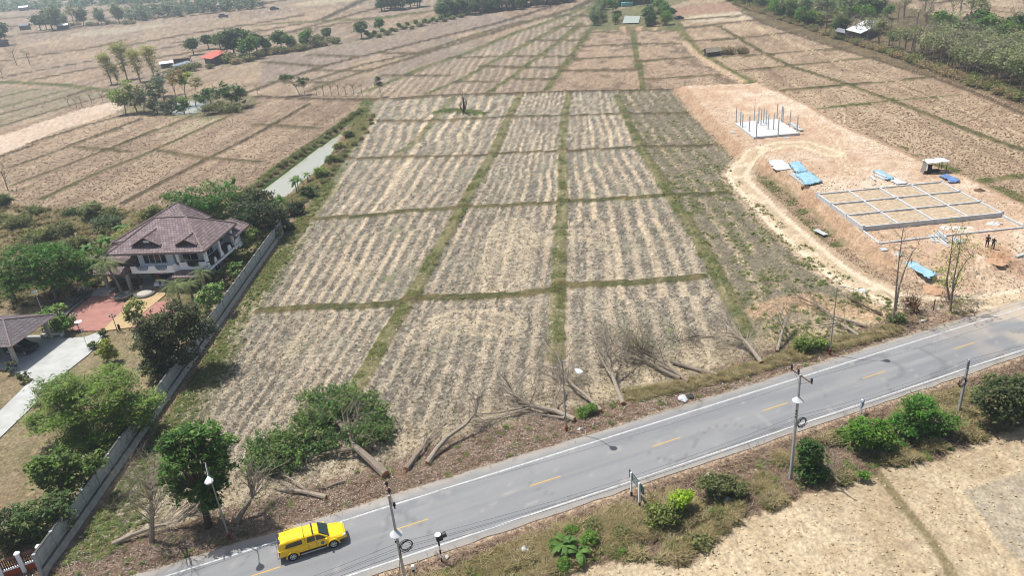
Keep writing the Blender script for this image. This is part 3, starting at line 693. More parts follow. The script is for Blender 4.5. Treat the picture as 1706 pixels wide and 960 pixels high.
def tree(name, label, cat, base, blobs, n=2500, leaf=.16, pal=((52,80,34), (96,128,58)), tr=.18, clump=.45, bark=None, layered=0, group=None, lean=0, asp=.45, sparse=False, fill=.35, up=.6, zb=None, dr=.9):
    """base and blobs measured in the photograph: blobs (px,py,rx,ry)"""
    g = P(*base); g.z = gz(g.x, g.y) if zb is None else zb
    root = empty(name, g, 0, label, cat, group)
    rg = np.random.default_rng(abs(hash(label)) % 99991 if False else sum(ord(ch)*(i+3) for i, ch in enumerate(label)) % 99991)
    W = []
    for k, b in enumerate(blobs):
        dy = b[4] if len(b) > 4 else 0
        c = PV(b[0], b[1], g.y+dy); m = px_m(c)
        W.append((c.x-g.x, c.y-g.y, c.z-g.z, b[2]*m, b[2]*m*dr, b[3]*m))
    for i, w in enumerate(W):
        if w[2]-w[5] < .1: W[i] = (*w[:2], w[5]*.95+.15, *w[3:])
    if name == 'roadside_shrub': W = [(w[0], w[1], w[2]*.85, w[3]*.84, w[4]*.84, w[5]*.84) for w in W]
    if name == 'bank_shrub': W = [(w[0]+.6, w[1], w[2]*.7, w[3]*.68, w[4]*.68, w[5]*.68) for w in W]
    sat_ = []
    for w in W:
        for q in range(5):
            a = rg.random()*6.283; e_ = rg.random()*1.2-.25; f_ = .26+.28*rg.random(); sat_.append((w[0]+math.cos(a)*math.cos(e_)*w[3]*.92, w[1]+math.sin(a)*math.cos(e_)*w[4]*.92, max(w[2]+math.sin(e_)*w[5]*.95, .1), w[3]*f_, w[4]*f_, w[5]*f_))
    V, F, Cc = crown_np([(w[0], w[1], w[2], w[3]*.88, w[4]*.88, w[5]*.88) for w in W]+sat_, n, leaf, pal, rg, clump, asp, up, layered, fill)
    V[:, 2] = np.maximum(V[:, 2], .03)
    mb = MB(); top = Vector(W[0][:3]); top.z = max(top.z, .6)
    fork = Vector((top.x*.35, top.y*.35, top.z*.5))
    mb.tube([(0, 0, -.2), (fork.x*.5, fork.y*.5, fork.z*.5), fork], [tr*1.25, tr, tr*.85], 7)
    for w in W:
        c = Vector(w[:3])
        for q in range(2):
            e = c + Vector(rg.normal(size=3))*w[3]*.35
            mid = fork.lerp(e, .5)+Vector(rg.normal(size=3))*.2
            mb.tube([fork, mid, e], [tr*.6, tr*.4, tr*.12], 5, cap=False)
            if sparse:
                for z in range(4): grow_branch(mb, mid.lerp(e, rg.random()), (e-mid)+Vector(rg.normal(size=3))*w[3]*.6, w[3]*.8, tr*.2, 1, rg, .7, 3, 4)
    mb.build('trunk', bark or BARK, root)
    mesh_np('crown', V, F, LEAF, root, Cc)
    return root

DG = ((40,66,30), (84,112,54)); BG = ((64,98,34), (112,146,56)); YG = ((92,118,40), (150,170,78)); OG = ((84,94,50), (134,138,84)); TEAL = ((62,86,58), (104,126,88))
# --- in and round the house garden
tree('rain_tree', 'wide feathery bright green tree beside the boundary wall, over the garden below the mango', 'tree', (118,742),
     [(150,668,70,38),(88,692,40,26),(210,690,42,34),(165,722,66,24),(108,650,40,22),(190,648,36,20),(70,710,24,14),(240,672,26,20),(130,735,30,14)], 26000, .14, ((66,96,30),(118,144,58)), .22, .42, layered=6, asp=.3, up=1.6)
tree('mango_tree', 'tall dark olive-green mango tree between lawn and boundary wall', 'tree', (285,628), [(285,545,44,34),(262,570,34,34),(312,560,38,38),(280,595,44,28),(300,520,28,18)], 7000, .17, ((44,60,32),(98,108,70)), .2, .42)
tree('garden_tree', 'broad bright green tree left of the house front, above the parked garage', 'tree', (95,500), [(75,448,68,36),(40,460,36,26),(118,462,38,26),(70,425,44,18)], 9000, .2, ((40,84,24),(84,128,44)), .2, .5, layered=3, asp=.4)
tree('garden_tree', 'feathery green tree rising directly behind the red-brown house roof', 'tree', (345,372), [(335,330,46,22),(300,338,28,18),(372,336,34,20),(330,350,40,16)], 5000, .22, ((44,92,26),(84,132,44)), .25, .6, layered=3)
tree('garden_tree', 'dense dark round tree behind the right end of the house, near the canal', 'tree', (430,392), [(428,350,42,28),(405,362,24,20),(455,362,26,22)], 5500, .22, ((28,50,28),(62,84,46)), .25, .5)
tree('fruit_tree', 'open-crowned green tree with visible dark stem at the wall, lower garden', 'tree', (118,838), [(92,775,34,22),(120,790,38,24),(75,792,24,14),(105,812,26,14),(140,778,22,18)], 3200, .17, ((58,86,34),(112,138,60)), .14, .33, BARKD)
tree('shrub', 'low spreading dark green shrub in the bottom corner of the garden', 'shrub', (60,895), [(60,862,48,30),(95,850,22,22),(25,878,26,20)], 3600, .17, ((48,72,36),(90,112,60)), .1, .35, BARKD)
tree('shrub', 'grey-green bush with dry twigs cut by the photo edge, lower garden', 'shrub', (12,915), [(8,880,22,30),(15,905,22,16)], 1200, .17, ((66,78,52),(110,116,84)), .1, .35, BARKD)
tree('garden_tree', 'small round light green tree standing on the yellow patio', 'tree', (228,548), [(220,515,15,15),(222,527,10,8)], 900, .15, ((74,98,38),(124,140,66)), .07, .25)
tree('frangipani', 'flat-topped pale green frangipani nearest the garage roof', 'tree', (92,545), [(82,520,17,7),(95,517,12,6)], 550, .22, ((92,126,60),(150,176,104)), .08, .25, asp=.4)
tree('frangipani', 'bushy frangipani with long leaves beside the white garden seat', 'tree', (106,556), [(104,538,16,13),(92,545,12,8)], 700, .24, ((70,108,44),(140,166,88)), .08, .25, asp=.35)
tree('frangipani', 'frangipani with white blossom between house side and wall', 'tree', (392,470), [(388,450,16,11),(376,455,10,7)], 500, .2, ((66,96,46),(120,142,78)), .07, .25)
tree('frangipani', 'loose frangipani of pale leaves in front of the house steps', 'tree', (350,525), [(352,492,18,16),(338,510,15,14),(362,478,10,8)], 1100, .18, ((70,104,48),(140,164,96)), .08, .28)
tree('columnar_shrub', 'tall soft green shrub against the right side of the house', 'shrub', (412,425), [(414,398,16,20),(410,412,16,12)], 1500, .13, ((70,96,44),(110,132,70)), .08, .25)
tree('shrub', 'yellowish straggly shrub between house corner and boundary wall', 'shrub', (392,442), [(400,425,16,12),(388,434,10,8)], 700, .13, ((96,108,58),(140,144,88)), .05, .25)
tree('shrub', 'upright yellow-green shrub at the edge of the round lawn', 'shrub', (180,605), [(180,578,10,20),(173,592,12,12),(186,590,9,14)], 1400, .12, ((98,112,44),(150,156,76)), .05, .2)
for k, (px, py, r, lb) in enumerate([(172,562,6,'small clipped ball shrub at the top end of the concrete drive'), (155,581,6,'small clipped ball shrub on the lawn side of the drive'), (20,622,10,'dark clipped bush beside the drive, further from the road'), (40,638,9,'dark clipped bush beside the drive with the clear shadow')]):
    tree('clipped_shrub', lb, 'shrub', (px, py), [(px, py-r*.9, r, r*.95)], 420, .09, ((46,68,34),(78,100,52)), .04, .12, fill=.75)
tree('shrub', 'dark spreading shrubs below the mango crown along the wall', 'shrub', (262,632), [(258,612,26,16),(285,618,16,12)], 1500, .15, ((58,68,40),(104,110,70)), .06, .3)
# scrub plot left
for px, py, rx, ry, lb, pal in [(150,352,14,18,'thorny tall shrub at the field edge left of the house',OG),(118,356,10,6,'small dark round bush at the field edge, further left',DG),(58,352,12,7,'low dark bush in the scrub beside the upper left track',OG),
   (100,385,22,12,'wide olive bush in the scrub plot',OG),(180,372,20,14,'grey-green bush behind the left roof slope',TEAL),(60,395,24,12,'straggly olive bush in the middle of the scrub',OG),(250,355,16,12,'fresh green bush touching the left roof edge',OG),
   (130,405,20,12,'olive bush just above the big garden tree',OG),(30,370,20,10,'flat olive bush at the photo edge in the scrub',OG),(205,395,12,10,'yellowish bush close by the roof slope',((110,116,60),(156,154,96))),(5,335,10,10,'dark thicket at the photo edge by the bare field',DG)]:
    tree('shrub', lb, 'shrub', (px, py+ry), [(px, py, rx, ry), (px-rx*.5, py+ry*.3, rx*.6, ry*.6), (px+rx*.5, py+ry*.2, rx*.6, ry*.7)], 1300, .2, pal, .06, .45, BARKD)
# --- roadside
tree('roadside_tree', 'dense dark green standing tree behind the street lamp near the yellow pickup', 'tree', (348,878), [(325,752,46,38),(292,765,26,26),(360,768,30,32),(318,815,36,26),(335,722,28,16),(352,808,28,26),(300,728,20,12),(372,740,18,16),(283,790,18,18),(345,838,20,14)], 9500, .15, ((50,92,32),(104,144,60)), .26, .24, BARKD, asp=.4, up=.9, fill=.15)
tree('roadside_shrub', 'large bright green bush clump below the leaning short pole', 'shrub', (1540,722), [(1535,680,32,22),(1555,700,36,24),(1515,702,26,20),(1530,665,16,10)], 5000, .14, ((40,92,24),(90,134,48)), .1, .35, asp=.4)
tree('roadside_shrub', 'bright green bush left of the larger clump, right of the dry tussocks', 'shrub', (1450,748), [(1450,712,30,20),(1432,724,20,14),(1470,728,20,14)], 3600, .14, ((58,104,26),(112,152,50)), .1, .32)
tree('roadside_shrub', 'dark green upright bush at the foot of the tall utility pole', 'shrub', (1352,792), [(1348,752,22,20),(1352,778,22,18),(1360,792,14,9)], 3000, .16, ((34,72,28),(70,108,44)), .08, .3)
tree('roadside_shrub', 'yellow-green round bush right of the road sign', 'shrub', (1135,852), [(1136,828,17,16),(1130,838,12,10)], 1700, .11, ((116,146,34),(164,190,62)), .05, .22)
tree('roadside_shrub', 'dull green sprawling bush left of the yellow-green one', 'shrub', (1098,872), [(1105,855,24,14),(1088,868,22,12),(1120,866,14,8)], 2200, .12, ((78,94,44),(120,130,68)), .05, .28)
tree('roadside_shrub', 'big dark shrub mass at the right photo edge below the road', 'shrub', (1690,705), [(1690,650,36,26),(1670,675,26,22),(1715,665,34,34),(1650,655,18,12)], 5200, .17, ((48,66,38),(92,106,62)), .1, .42)
tree('roadside_shrub', 'pale green small bush right of the short leaning pole', 'shrub', (1640,672), [(1632,655,16,10),(1655,630,18,10)], 1100, .15, ((92,106,64),(136,142,96)), .05, .3)
tree('roadside_shrub', 'little green bush alone on the golden field edge', 'shrub', (1440,797), [(1440,791,8,6)], 300, .1, ((64,108,36),(110,146,60)), .03, .15)
tree('roadside_shrub', 'dark tangled bush beyond the white litter on the verge', 'shrub', (1205,822), [(1200,805,24,14),(1225,812,20,12),(1180,800,14,9)], 2300, .12, ((70,82,46),(112,116,72)), .05, .28)
tree('roadside_shrub', 'green bush above the road line beside the banded lamp base', 'shrub', (1352,584), [(1352,568,22,11),(1338,576,14,7),(1370,574,12,8)], 1700, .13, ((70,98,40),(118,134,66)), .05, .28)
tree('roadside_shrub', 'round green bush at the foot of the slender two-stemmed tree', 'shrub', (1490,535), [(1490,528,16,7)], 600, .13, ((66,92,44),(108,124,68)), .05, .25)
tree('roadside_shrub', 'bright green weeds beside the felled tree butt by the dark lamp post', 'shrub', (975,692), [(972,683,14,7),(985,680,9,5)], 600, .11, ((60,92,36),(108,138,58)), .04, .2)
# --- canal bank
for px, py, rx, ry, lb, pal in [(545,262,10,9,'bank bush level with the middle of the canal',((62,82,40),(108,122,64))),(528,285,12,10,'yellow-green bank bush right of the canal',((88,112,44),(134,150,70))),(505,318,14,12,'dark bank bush where the canal widens',DG),(484,345,16,14,'dark thicket at the near canal end by the wall',((34,54,28),(72,88,48))),(458,352,14,12,'dark bush between house trees and canal end',DG),(560,240,8,7,'small olive bush near the far canal end',OG),(575,222,8,6,'low green bush at the far canal end',((74,100,46),(116,132,66))),(468,372,14,12,'dark bush overhanging the far end of the boundary wall',((34,54,28),(72,88,48)))]:
    tree('bank_shrub', lb, 'shrub', (px, py+ry), [(px, py, rx, ry), (px+rx*.5, py+ry*.3, rx*.6, ry*.6)], 1500, .19, pal, .06, .4, BARKD)

# --- slender roadside trees by the site
def sapling(label, stems, leafy, pal, rg, n=700):
    root = None
    for i, (base, pts) in enumerate(stems):
        g = GP(*base)
        if root is None: root = empty('slender_tree', g, 0, label, 'tree'); o = g
        mb = MB() if i == 0 else mb
        w = [PV(a, b, g.y)-o for a, b in pts]; w = [Vector((0, g.y-o.y, -.1)) + Vector((g.x-o.x, 0, 0))]+w
        r0 = .13; rad = [r0*(1-.8*k/(len(w)-1)) for k in range(len(w))]
        mb.tube(w, rad, 6)
        tips = [] if i == 0 else tips
        for k in range(1, len(w)):
            for q in range(5):
                d = Vector((rg.normal()*.8, rg.normal()*.8, .7)); grow_branch(mb, w[k-1].lerp(w[k], rg.random()), d, 1.0+.8*rg.random(), .035, 1, rg, .6, 3, 4, keep=tips)
        tips.append(w[-1])
    mb.build('trunk', BARKP if not leafy else BARK, root)
    tp = np.array([tuple(t) for t in tips]); j = rg.integers(0, len(tp), n if leafy else n//5)
    Cn = tp[j]+rg.normal(size=(len(j), 3))*.22
    V, F = quads(Cn, .13 if leafy else .1, .6, .4, rg); t = np.repeat(rg.random(len(j)), 4)[:, None]
    mesh_np('crown', V, F, LEAF, root, np.array(C(*pal[0], k=.85))*(1-t)+np.array(C(*pal[1], k=.85))*t)
rg = np.random.default_rng(5)
sapling('slender nearly leafless tree with two grey stems left of the leafy one', [((1487,541), [(1492,500),(1494,470),(1497,440),(1502,400),(1505,380)]), ((1489,535), [(1498,478),(1507,450),(1520,420),(1540,398)])], False, ((150,150,90),(176,176,120)), rg, 500)
sapling('slender yellow-green leafy tree by the site entrance', [((1583,522), [(1586,494),(1590,460),(1596,430),(1600,405)]), ((1582,500), [(1577,470),(1582,440),(1586,410),(1588,385)]), ((1585,492), [(1597,455),(1610,435),(1620,425)])], True, ((120,140,50),(186,190,96)), rg, 900)

# --- felled trees
def felled(label, path, r0, r1, nb=7, L=2.0, depth=2, spread=.6, bark=None, standing=False, leaves=None, extra=None, frm=.45, seed=1, kids=3, cut=True, up=.02, name='felled_tree', cat='felled tree'):
    rg = np.random.default_rng(seed)
    g = GP(path[0][0], path[0][1])
    root = empty(name, g, 0, label, cat)
    w = []
    for q in path:
        if len(q) > 3: w.append(PV(q[0], q[1], g.y+q[3])-g)
        else: w.append(P(q[0], q[1], q[2])-g)
    rad = [r0+(r1-r0)*k/(len(w)-1) for k in range(len(w))]
    nb = int(nb*1.5); depth = min(depth+1, 3)
    mb = MB(); mb.tube(w, rad, 8); mb.build('trunk', bark or BARKP, root)
    if cut:
        d = (w[1]-w[0]).normalized(); m = MB(); m.tube([w[0]-d*.03, w[0]-d*.004], [r0*.97, r0*.97], 8); m.build('cut_face', CUT, root)
    br = MB(); tips = []
    if extra:
        for e in extra:
            we = [P(a, b, z)-g for a, b, z in e[:-1]]; rr = e[-1]; br.tube(we, [rr*(1-.6*k/(len(we)-1)) for k in range(len(we))], 6)
            for k in range(4): grow_branch(br, we[-2].lerp(we[-1], (k+1)/4), we[-1]-we[-2], L*.8, rr*.35, depth, rg, spread, kids, 4, up, keep=tips)
    tot = len(w)-1
    lt = MB()
    for k in range(int(nb*1.2)):
        b = w[-1].lerp(w[0], rg.random()*.55)+Vector((rg.normal()*.7, rg.normal()*.7, 0)); b.z = .1+.3*rg.random(); grow_branch(lt, b, Vector((rg.normal(), rg.normal(), .25)), .8+rg.random(), .022, 1, rg, .7, 3, 3, wob=.2)
    for k in range(nb):
        t = frm+(1-frm)*(k+1)/nb; i = min(int(t*tot), tot-1); b = w[i].lerp(w[i+1], t*tot-i); d = (w[i+1]-w[i]).normalized()
        a = Vector(rg.normal(size=3)); a.z = abs(a.z)*.5+ (0 if standing else .05); nd = (d*.7+a*spread*.9).normalized()
        grow_branch(br, b, nd, L*(.7+.6*rg.random()), r1*.55, depth, rg, spread, kids, 4, up, keep=tips)
    if len(br.v):
        br.v = [(x, y, max(z, -g.z+gz(g.x, g.y)+.02+.05*((i*7) % 5)/5)) for i, (x, y, z) in enumerate(br.v)]
        br.build('branches', bark or BARKP, root)
    if len(lt.v):
        lt.v = [(x, y, max(z, gz(g.x+x, g.y+y)-g.z+.02)) for x, y, z in lt.v]; tag(lt.build('twig_litter', BARKD if name == 'brush_heap' else BARK, root), kind='stuff')
    if leaves:
        n, size, pal, clump, bl = leaves
        if bl:
            W = []
            for (px, py, rx, ry, z) in bl:
                c = P(px, py, z)-g; m = px_m(P(px, py, z)); W.append((c.x, c.y, c.z, rx*m, ry*m*1.15, min(ry*m*.75, z+.2)))
            V, F, Cc = crown_np(W, n, size, pal, rg, clump, .42, .5, 0, .3)
        else:
            tp = np.array([tuple(t) for t in tips]); j = rg.integers(0, len(tp), n); V, F = quads(tp[j]+rg.normal(size=(n, 3))*clump, size, .5, .4, rg)
            t = np.repeat(rg.random(n), 4)[:, None]; Cc = np.array(C(*pal[0], k=.85))*(1-t)+np.array(C(*pal[1], k=.85))*t
        V[:, 2] = np.maximum(V[:, 2], .05); mesh_np('crown', V, F, LEAF, root, Cc)
    return root
felled('big felled tree still in full green leaf, its cut butt towards the road', [(642,791,.35),(618,768,.8),(592,745,1.2),(583,725,1.6),(560,700,1.8)], .42, .2, 6, 2.4, 2, .8, BARK,
       leaves=(15000, .14, ((48,80,36),(104,132,66)), .34, [(540,690,50,28,1.6),(430,760,26,22,1.2),(560,680,30,22,2.4),(610,665,22,16,1.6),(520,700,34,24,2.0),(500,720,45,26,1.5),(515,665,24,16,2.2),(575,655,26,16,2.2),(640,700,16,12,1.2),(480,745,30,24,1.4),(575,675,50,26,1.7),(620,690,34,22,1.2),(600,720,40,26,1.6),(455,745,46,32,1.2),(430,775,26,18,1.),(470,770,36,22,1.1),(540,655,24,14,1.4),(628,722,26,16,.9),(530,735,40,22,1.4)]),
       extra=[[(592,748,1.0),(560,752,.8),(520,760,.5),(498,762,.4),.17]], seed=3)
felled('tree lopped to a standing fan of pale shoots beside the boundary wall', [(253,905,0),(253,880,0,0),(253,858,0,0),(252,835,0,0),(250,815,0,0)], .24, .12, 16, 2.3, 1, .75, BARKP, standing=True, seed=4, frm=.3, kids=4, cut=False, up=.05, name='lopped_tree', cat='lopped tree')
felled('pale cut trunk lying across the lopped tree, brushy end right', [(188,907,.25),(220,892,.5),(262,877,.7),(300,868,.9)], .2, .12, 9, 2.3, 1, .3, BARKP, seed=5, frm=.6, kids=4)
felled('grey trunk leaning over behind the lamp post, twigs fanning up', [(394,871,.2),(405,852,.9),(416,835,1.6),(424,822,2.0)], .26, .14, 9, 1.9, 1, .55, BARK, seed=6, frm=.6)
felled('short forked pale trunk lying under the leafy felled crown', [(543,829,.25),(515,822,.35),(492,818,.4),(468,817,.3)], .24, .1, 5, 1.2, 1, .4, BARKP, extra=[[(515,822,.3),(497,806,.6),(478,795,.6),.12]], seed=7)
felled('small dark curved log between the forked trunk and the big butt', [(577,802,.15),(560,806,.3),(548,811,.25),(540,815,.15)], .16, .1, 2, .7, 1, .4, BARK, seed=8, cut=False)
felled('short split trunk pointing away from the road right of the big butt', [(677,782,.3),(690,764,.5),(703,747,.6),(712,733,.5)], .28, .13, 4, 1.4, 1, .3, BARK, seed=9)
felled('long bent bare trunk with a tall side limb, second right of the big butt', [(712,772,.3),(728,748,.7),(745,729,1.0),(775,708,1.3),(792,688,1.9),(799,662,2.6)], .27, .1, 7, 1.8, 2, .7, BARKP, seed=10, extra=[[(780,703,.4),(800,708,.3),(808,715,.2),.08]])
felled('felled bare tree lying leftwards with a dense dark mass of twigs', [(957,699,.35),(925,685,.5),(890,678,.7),(862,664,1.0),(850,645,1.4)], .27, .11, 12, 2.6, 3, .8, BARKP, seed=11, extra=[[(885,679,.6),(850,690,.4),(825,700,.3),.1],[(870,680,.6),(830,688,.7),(800,690,.8),(785,680,.8),.1],[(940,697,.3),(910,692,.3),.14]], frm=.35)
felled('bent grey limb lying upright against the twig mass by the lamp post', [(928,686,.2),(924,665,.9),(934,647,1.3),(931,630,1.9)], .13, .07, 8, 1.5, 2, .7, BARK, seed=12, frm=.5, cut=False)
felled('long pale felled trunk reaching back to a high dry crown, left of the forked one', [(1001,684,.3),(978,661,.7),(953,641,1.0),(936,614,1.6),(928,590,2.4)], .2, .09, 11, 2.1, 2, .65, BARKP, seed=13, extra=[[(945,632,1.0),(918,616,1.2),(900,606,1.3),.08]], leaves=(500, .09, ((130,126,84),(156,150,104)), .2, None))
felled('pale trunk with orange cut foot and wide forked dry crown', [(1038,672,.3),(1028,648,.9),(1019,622,1.6),(1014,596,2.3),(1010,575,3.0)], .25, .1, 12, 2.2, 2, .7, BARKP, seed=14, extra=[[(1017,625,1.5),(1003,600,1.9),(992,578,2.3),.1],[(1018,612,1.8),(1032,592,2.3),(1042,572,2.8),.1]])
felled('grey felled trunk, lower of two lying side by side right of the forked tree', [(1133,631,.3),(1105,618,.5),(1089,607,.6),(1060,590,.8),(1040,582,1.0)], .22, .09, 9, 2.2, 2, .7, BARK, seed=15, leaves=(700, .1, ((112,114,74),(146,142,100)), .25, None))
felled('grey felled trunk, upper of two lying side by side right of the forked tree', [(1146,636,.3),(1122,618,.5),(1107,606,.7),(1085,594,.9),(1066,585,1.1)], .18, .08, 9, 2.0, 2, .7, BARK, seed=16, leaves=(500, .1, ((112,114,74),(146,142,100)), .25, None))
felled('straight bare log lying alone above the grassy road edge', [(1195,625,.2),(1160,616,.3),(1119,603,.35)], .21, .16, 0, 1, 1, .4, BARK, seed=17)
felled('leaning pale trunk whose fan of branches lies away from the road', [(1268,604,.3),(1253,583,.9),(1240,567,1.3),(1222,558,1.5)], .25, .11, 11, 2.2, 2, .6, BARKP, seed=18, extra=[[(1240,568,1.2),(1228,548,1.8),(1218,532,2.2),.08]])
felled('short leaning white-barked trunk with a dry fan, left of the green bush', [(1295,585,.2),(1301,562,1.0),(1306,543,1.7),(1312,530,2.1)], .2, .1, 10, 1.7, 2, .65, BARKP, seed=19, extra=[[(1304,548,1.5),(1298,525,2.2),(1297,508,2.9),.07]])
felled('forked pale log lying right of the banded lamp base', [(1430,559,.2),(1412,546,.4),(1395,538,.4),(1362,543,.3)], .18, .08, 5, 1.4, 1, .5, BARKP, seed=20, extra=[[(1412,546,.4),(1408,535,1.0),(1406,522,1.7),.06]])
felled('thin long felled stem running back from the forked log', [(1443,544,.2),(1415,535,.4),(1388,527,.4),(1357,506,.5),(1330,495,.5)], .16, .06, 9, 1.8, 2, .5, BARK, seed=21)
felled('thin dark felled stem left of the two-stemmed tree', [(1470,525,.2),(1448,514,.4),(1425,503,.4)], .13, .06, 6, 1.5, 1, .5, BARKD, seed=22)
felled('tipped brown root ball with snapped stems by the site track', [(1528,521,.2),(1524,512,.7),(1520,505,1.0)], .3, .16, 14, 1.1, 2, .9, mat('root_brown', C(122,86,60), .95, .3, 5), seed=23, frm=.0, cut=False, name='root_ball', cat='root ball')
felled('low dark brush heap of twigs along the field edge above the forked tree', [(1090,590,.2),(1075,585,.4),(1060,580,.4)], .09, .05, 12, 2.0, 2, .9, BARKD, seed=24, cut=False, name='brush_heap', cat='brush heap')
felled('dark curved row of dry brush in the straw near the leaning fan', [(1190,562,.1),(1160,560,.3),(1125,570,.3)], .06, .03, 10, 1.6, 2, .8, BARKD, seed=25, cut=False, name='brush_heap', cat='brush heap')
felled('pile of cut stems on the verge right of the tall utility pole', [(1400,805,.1),(1385,790,.3),(1372,775,.3)], .06, .03, 14, 1.6, 1, .4, BARKP, seed=26, cut=False, name='brush_heap', cat='brush heap')
felled('weathered snag stump with two prongs on the green field island', [(772,188,0),(773,178,0,0),(772,168,0,0),(771,160,0,0)], .42, .1, 4, 1.6, 1, .7, BARKD, extra=[[(772,186,.3),(776,178,2.2),(777,170,4.2),.25],[(772,186,.2),(767,180,1.8),(766,174,3.2),.2]], seed=27, cut=False, name='snag', cat='dead tree')
# ================================================================ HOUSE AND GARDEN
def tile_mat(name, ca, cb, sc=(2.2, 2.2)):
    m = bpy.data.materials.new(name); m.use_nodes = True; N = m.node_tree.nodes; L = m.node_tree.links; b = N['Principled BSDF']; b.inputs['Roughness'].default_value = .75; b.inputs['Specular IOR Level'].default_value = .25
    uv = N.new('ShaderNodeUVMap'); uv.uv_map = 'UV'
    mp = N.new('ShaderNodeMapping'); L.new(uv.outputs[0], mp.inputs[0])
    bk = N.new('ShaderNodeTexBrick'); bk.inputs['Scale'].default_value = 1.0; bk.inputs['Brick Width'].default_value = 1/sc[0]; bk.inputs['Row Height'].default_value = 1/sc[1]; bk.inputs['Mortar Size'].default_value = .045
    bk.inputs['Color1'].default_value = (*ca, 1); bk.inputs['Color2'].default_value = (*cb, 1); bk.inputs['Mortar'].default_value = (*[v*.45 for v in ca], 1); L.new(mp.outputs[0], bk.inputs['Vector'])
    tc = N.new('ShaderNodeTexCoord'); nz = N.new('ShaderNodeTexNoise'); nz.inputs['Scale'].default_value = 1.1; nz.inputs['Detail'].default_value = 6; nz.inputs['Roughness'].default_value = .75; L.new(tc.outputs['Object'], nz.inputs['Vector'])
    mr = N.new('ShaderNodeMapRange'); mr.inputs[1].default_value = .3; mr.inputs[2].default_value = .7; mr.inputs[3].default_value = .74; mr.inputs[4].default_value = 1.32; L.new(nz.outputs['Fac'], mr.inputs[0])
    vm = N.new('ShaderNodeVectorMath'); vm.operation = 'SCALE'; L.new(bk.outputs['Color'], vm.inputs[0]); L.new(mr.outputs[0], vm.inputs['Scale']); L.new(vm.outputs[0], b.inputs['Base Color'])
    bp = N.new('ShaderNodeBump'); bp.inputs['Strength'].default_value = .6; bp.inputs['Distance'].default_value = .04; bp.invert = True; L.new(bk.outputs['Fac'], bp.inputs['Height']); L.new(bp.outputs[0], b.inputs['Normal'])
    return m
ROOF = tile_mat('brown_roof_tiles', C(132,114,114,k=.7), C(166,146,146,k=.7)); ROOFG = tile_mat('grey_brown_roof_tiles', C(120,110,112), C(140,130,132), (3.0, 2.0))
def slopes(name, polys, m, parent, th=.14):
    """roof slopes as slabs; first edge of each polygon is its eave, uv runs along and up from it"""
    out = []
    for pl in polys:
        pts = [Vector(p) for p in pl]; nrm = (pts[1]-pts[0]).cross(pts[2]-pts[0]).normalized()
        if nrm.z < 0: nrm = -nrm
        n = len(pts); vs = pts+[p-nrm*th for p in pts]; fs = [tuple(range(n)), tuple(reversed(range(n, 2*n)))]+[(i, n+i, n+(i+1) % n, (i+1) % n) for i in range(n)]
        me = bpy.data.meshes.new(name); me.from_pydata([tuple(v) for v in vs], [], fs); me.update()
        bm = bmesh.new(); bm.from_mesh(me); bmesh.ops.recalc_face_normals(bm, faces=bm.faces); bm.to_mesh(me); bm.free()
        u = (pts[1]-pts[0]).normalized(); v = nrm.cross(u)
        uvl = me.uv_layers.new(name='UV')
        for lp in me.loops:
            q = me.vertices[lp.vertex_index].co-pts[0]; uvl.data[lp.index].uv = (q.dot(u)+50, q.dot(v)+50)
        me.materials.append(m); o = bpy.data.objects.new(name, me); COL.objects.link(o); o.parent = parent; out.append(o)
    return out
WHITE = mat('white_render', (.86,.87,.87), .8, .04, 2, bump=.05); BEIGE = mat('beige_render', C(192,184,174,k=.8), .85, .1, 2); DARKW = mat('dark_brown_panel', C(110,98,90), .85, .1, 2)  # DARKW: one dark brown for gable boards, column bands, soffit and soil
RED = mat('red_brown_timber', C(122,62,48), .7, .15, 4); CAP = mat('ridge_cap_clay', C(160,140,136), .8, .12, 3); FLOORT = mat('grey_balcony_floor', C(120,118,118), .8, .1, 3)
def glass_mat():
    m = bpy.data.materials.new('dark_glass'); m.use_nodes = True; b = m.node_tree.nodes['Principled BSDF']; b.inputs['Base Color'].default_value = (.012, .03, .03, 1); b.inputs['Roughness'].default_value = .08; b.inputs['Specular IOR Level'].default_value = .7; return m
GLASS = glass_mat()
IRON = mat('dark_iron', C(60,58,58), .6, .1, 6); PLANTM = mat('potted_greens', C(70,66,52), .9, .4, 9)
house = empty('house', (-43.1, 100.7, 0), R(-9), 'two-storey white house with brown hipped tile roofs and scalloped balconies', 'house')
def hbox(name, x0, x1, y0, y1, z0, z1, m, bev=0.0, par=None):
    mb = MB(); mb.box(((x0+x1)/2, (y0+y1)/2, (z0+z1)/2), (x1-x0, y1-y0, z1-z0), bev=bev); return mb.build(name, m, par or house)
w = hbox('ground_floor_wall', -16.5, -2.5, 5.2, 13, 0, 2.95, BEIGE)
hbox('upper_wall', -11.8, -6.2, 2.2, 12.9, 3.12, 6.05, WHITE); hbox('upper_wall', -6.19, -2.5, 3.7, 11.6, 3.12, 6.05, WHITE)
hbox('rear_room_wall', -2.49, -.25, 10.6, 13.2, 2.2, 4.6, WHITE); hbox('left_upper_wall', -16.2, -11.81, 6.0, 13.0, 3.0, 5.9, WHITE)
hbox('left_wing_wall', -19.3, -12.2, 4.6, 14.5, .0, 3.6, BEIGE)
hbox('floor_slab', -12.0, -5.3, .25, 2.2, 2.95, 3.12, WHITE); hbox('floor_slab', -5.29, -.2, .75, 5.0, 2.95, 3.12, FLOORT); hbox('floor_slab', -2.49, -.2, 5.01, 10.59, 2.95, 3.12, FLOORT)
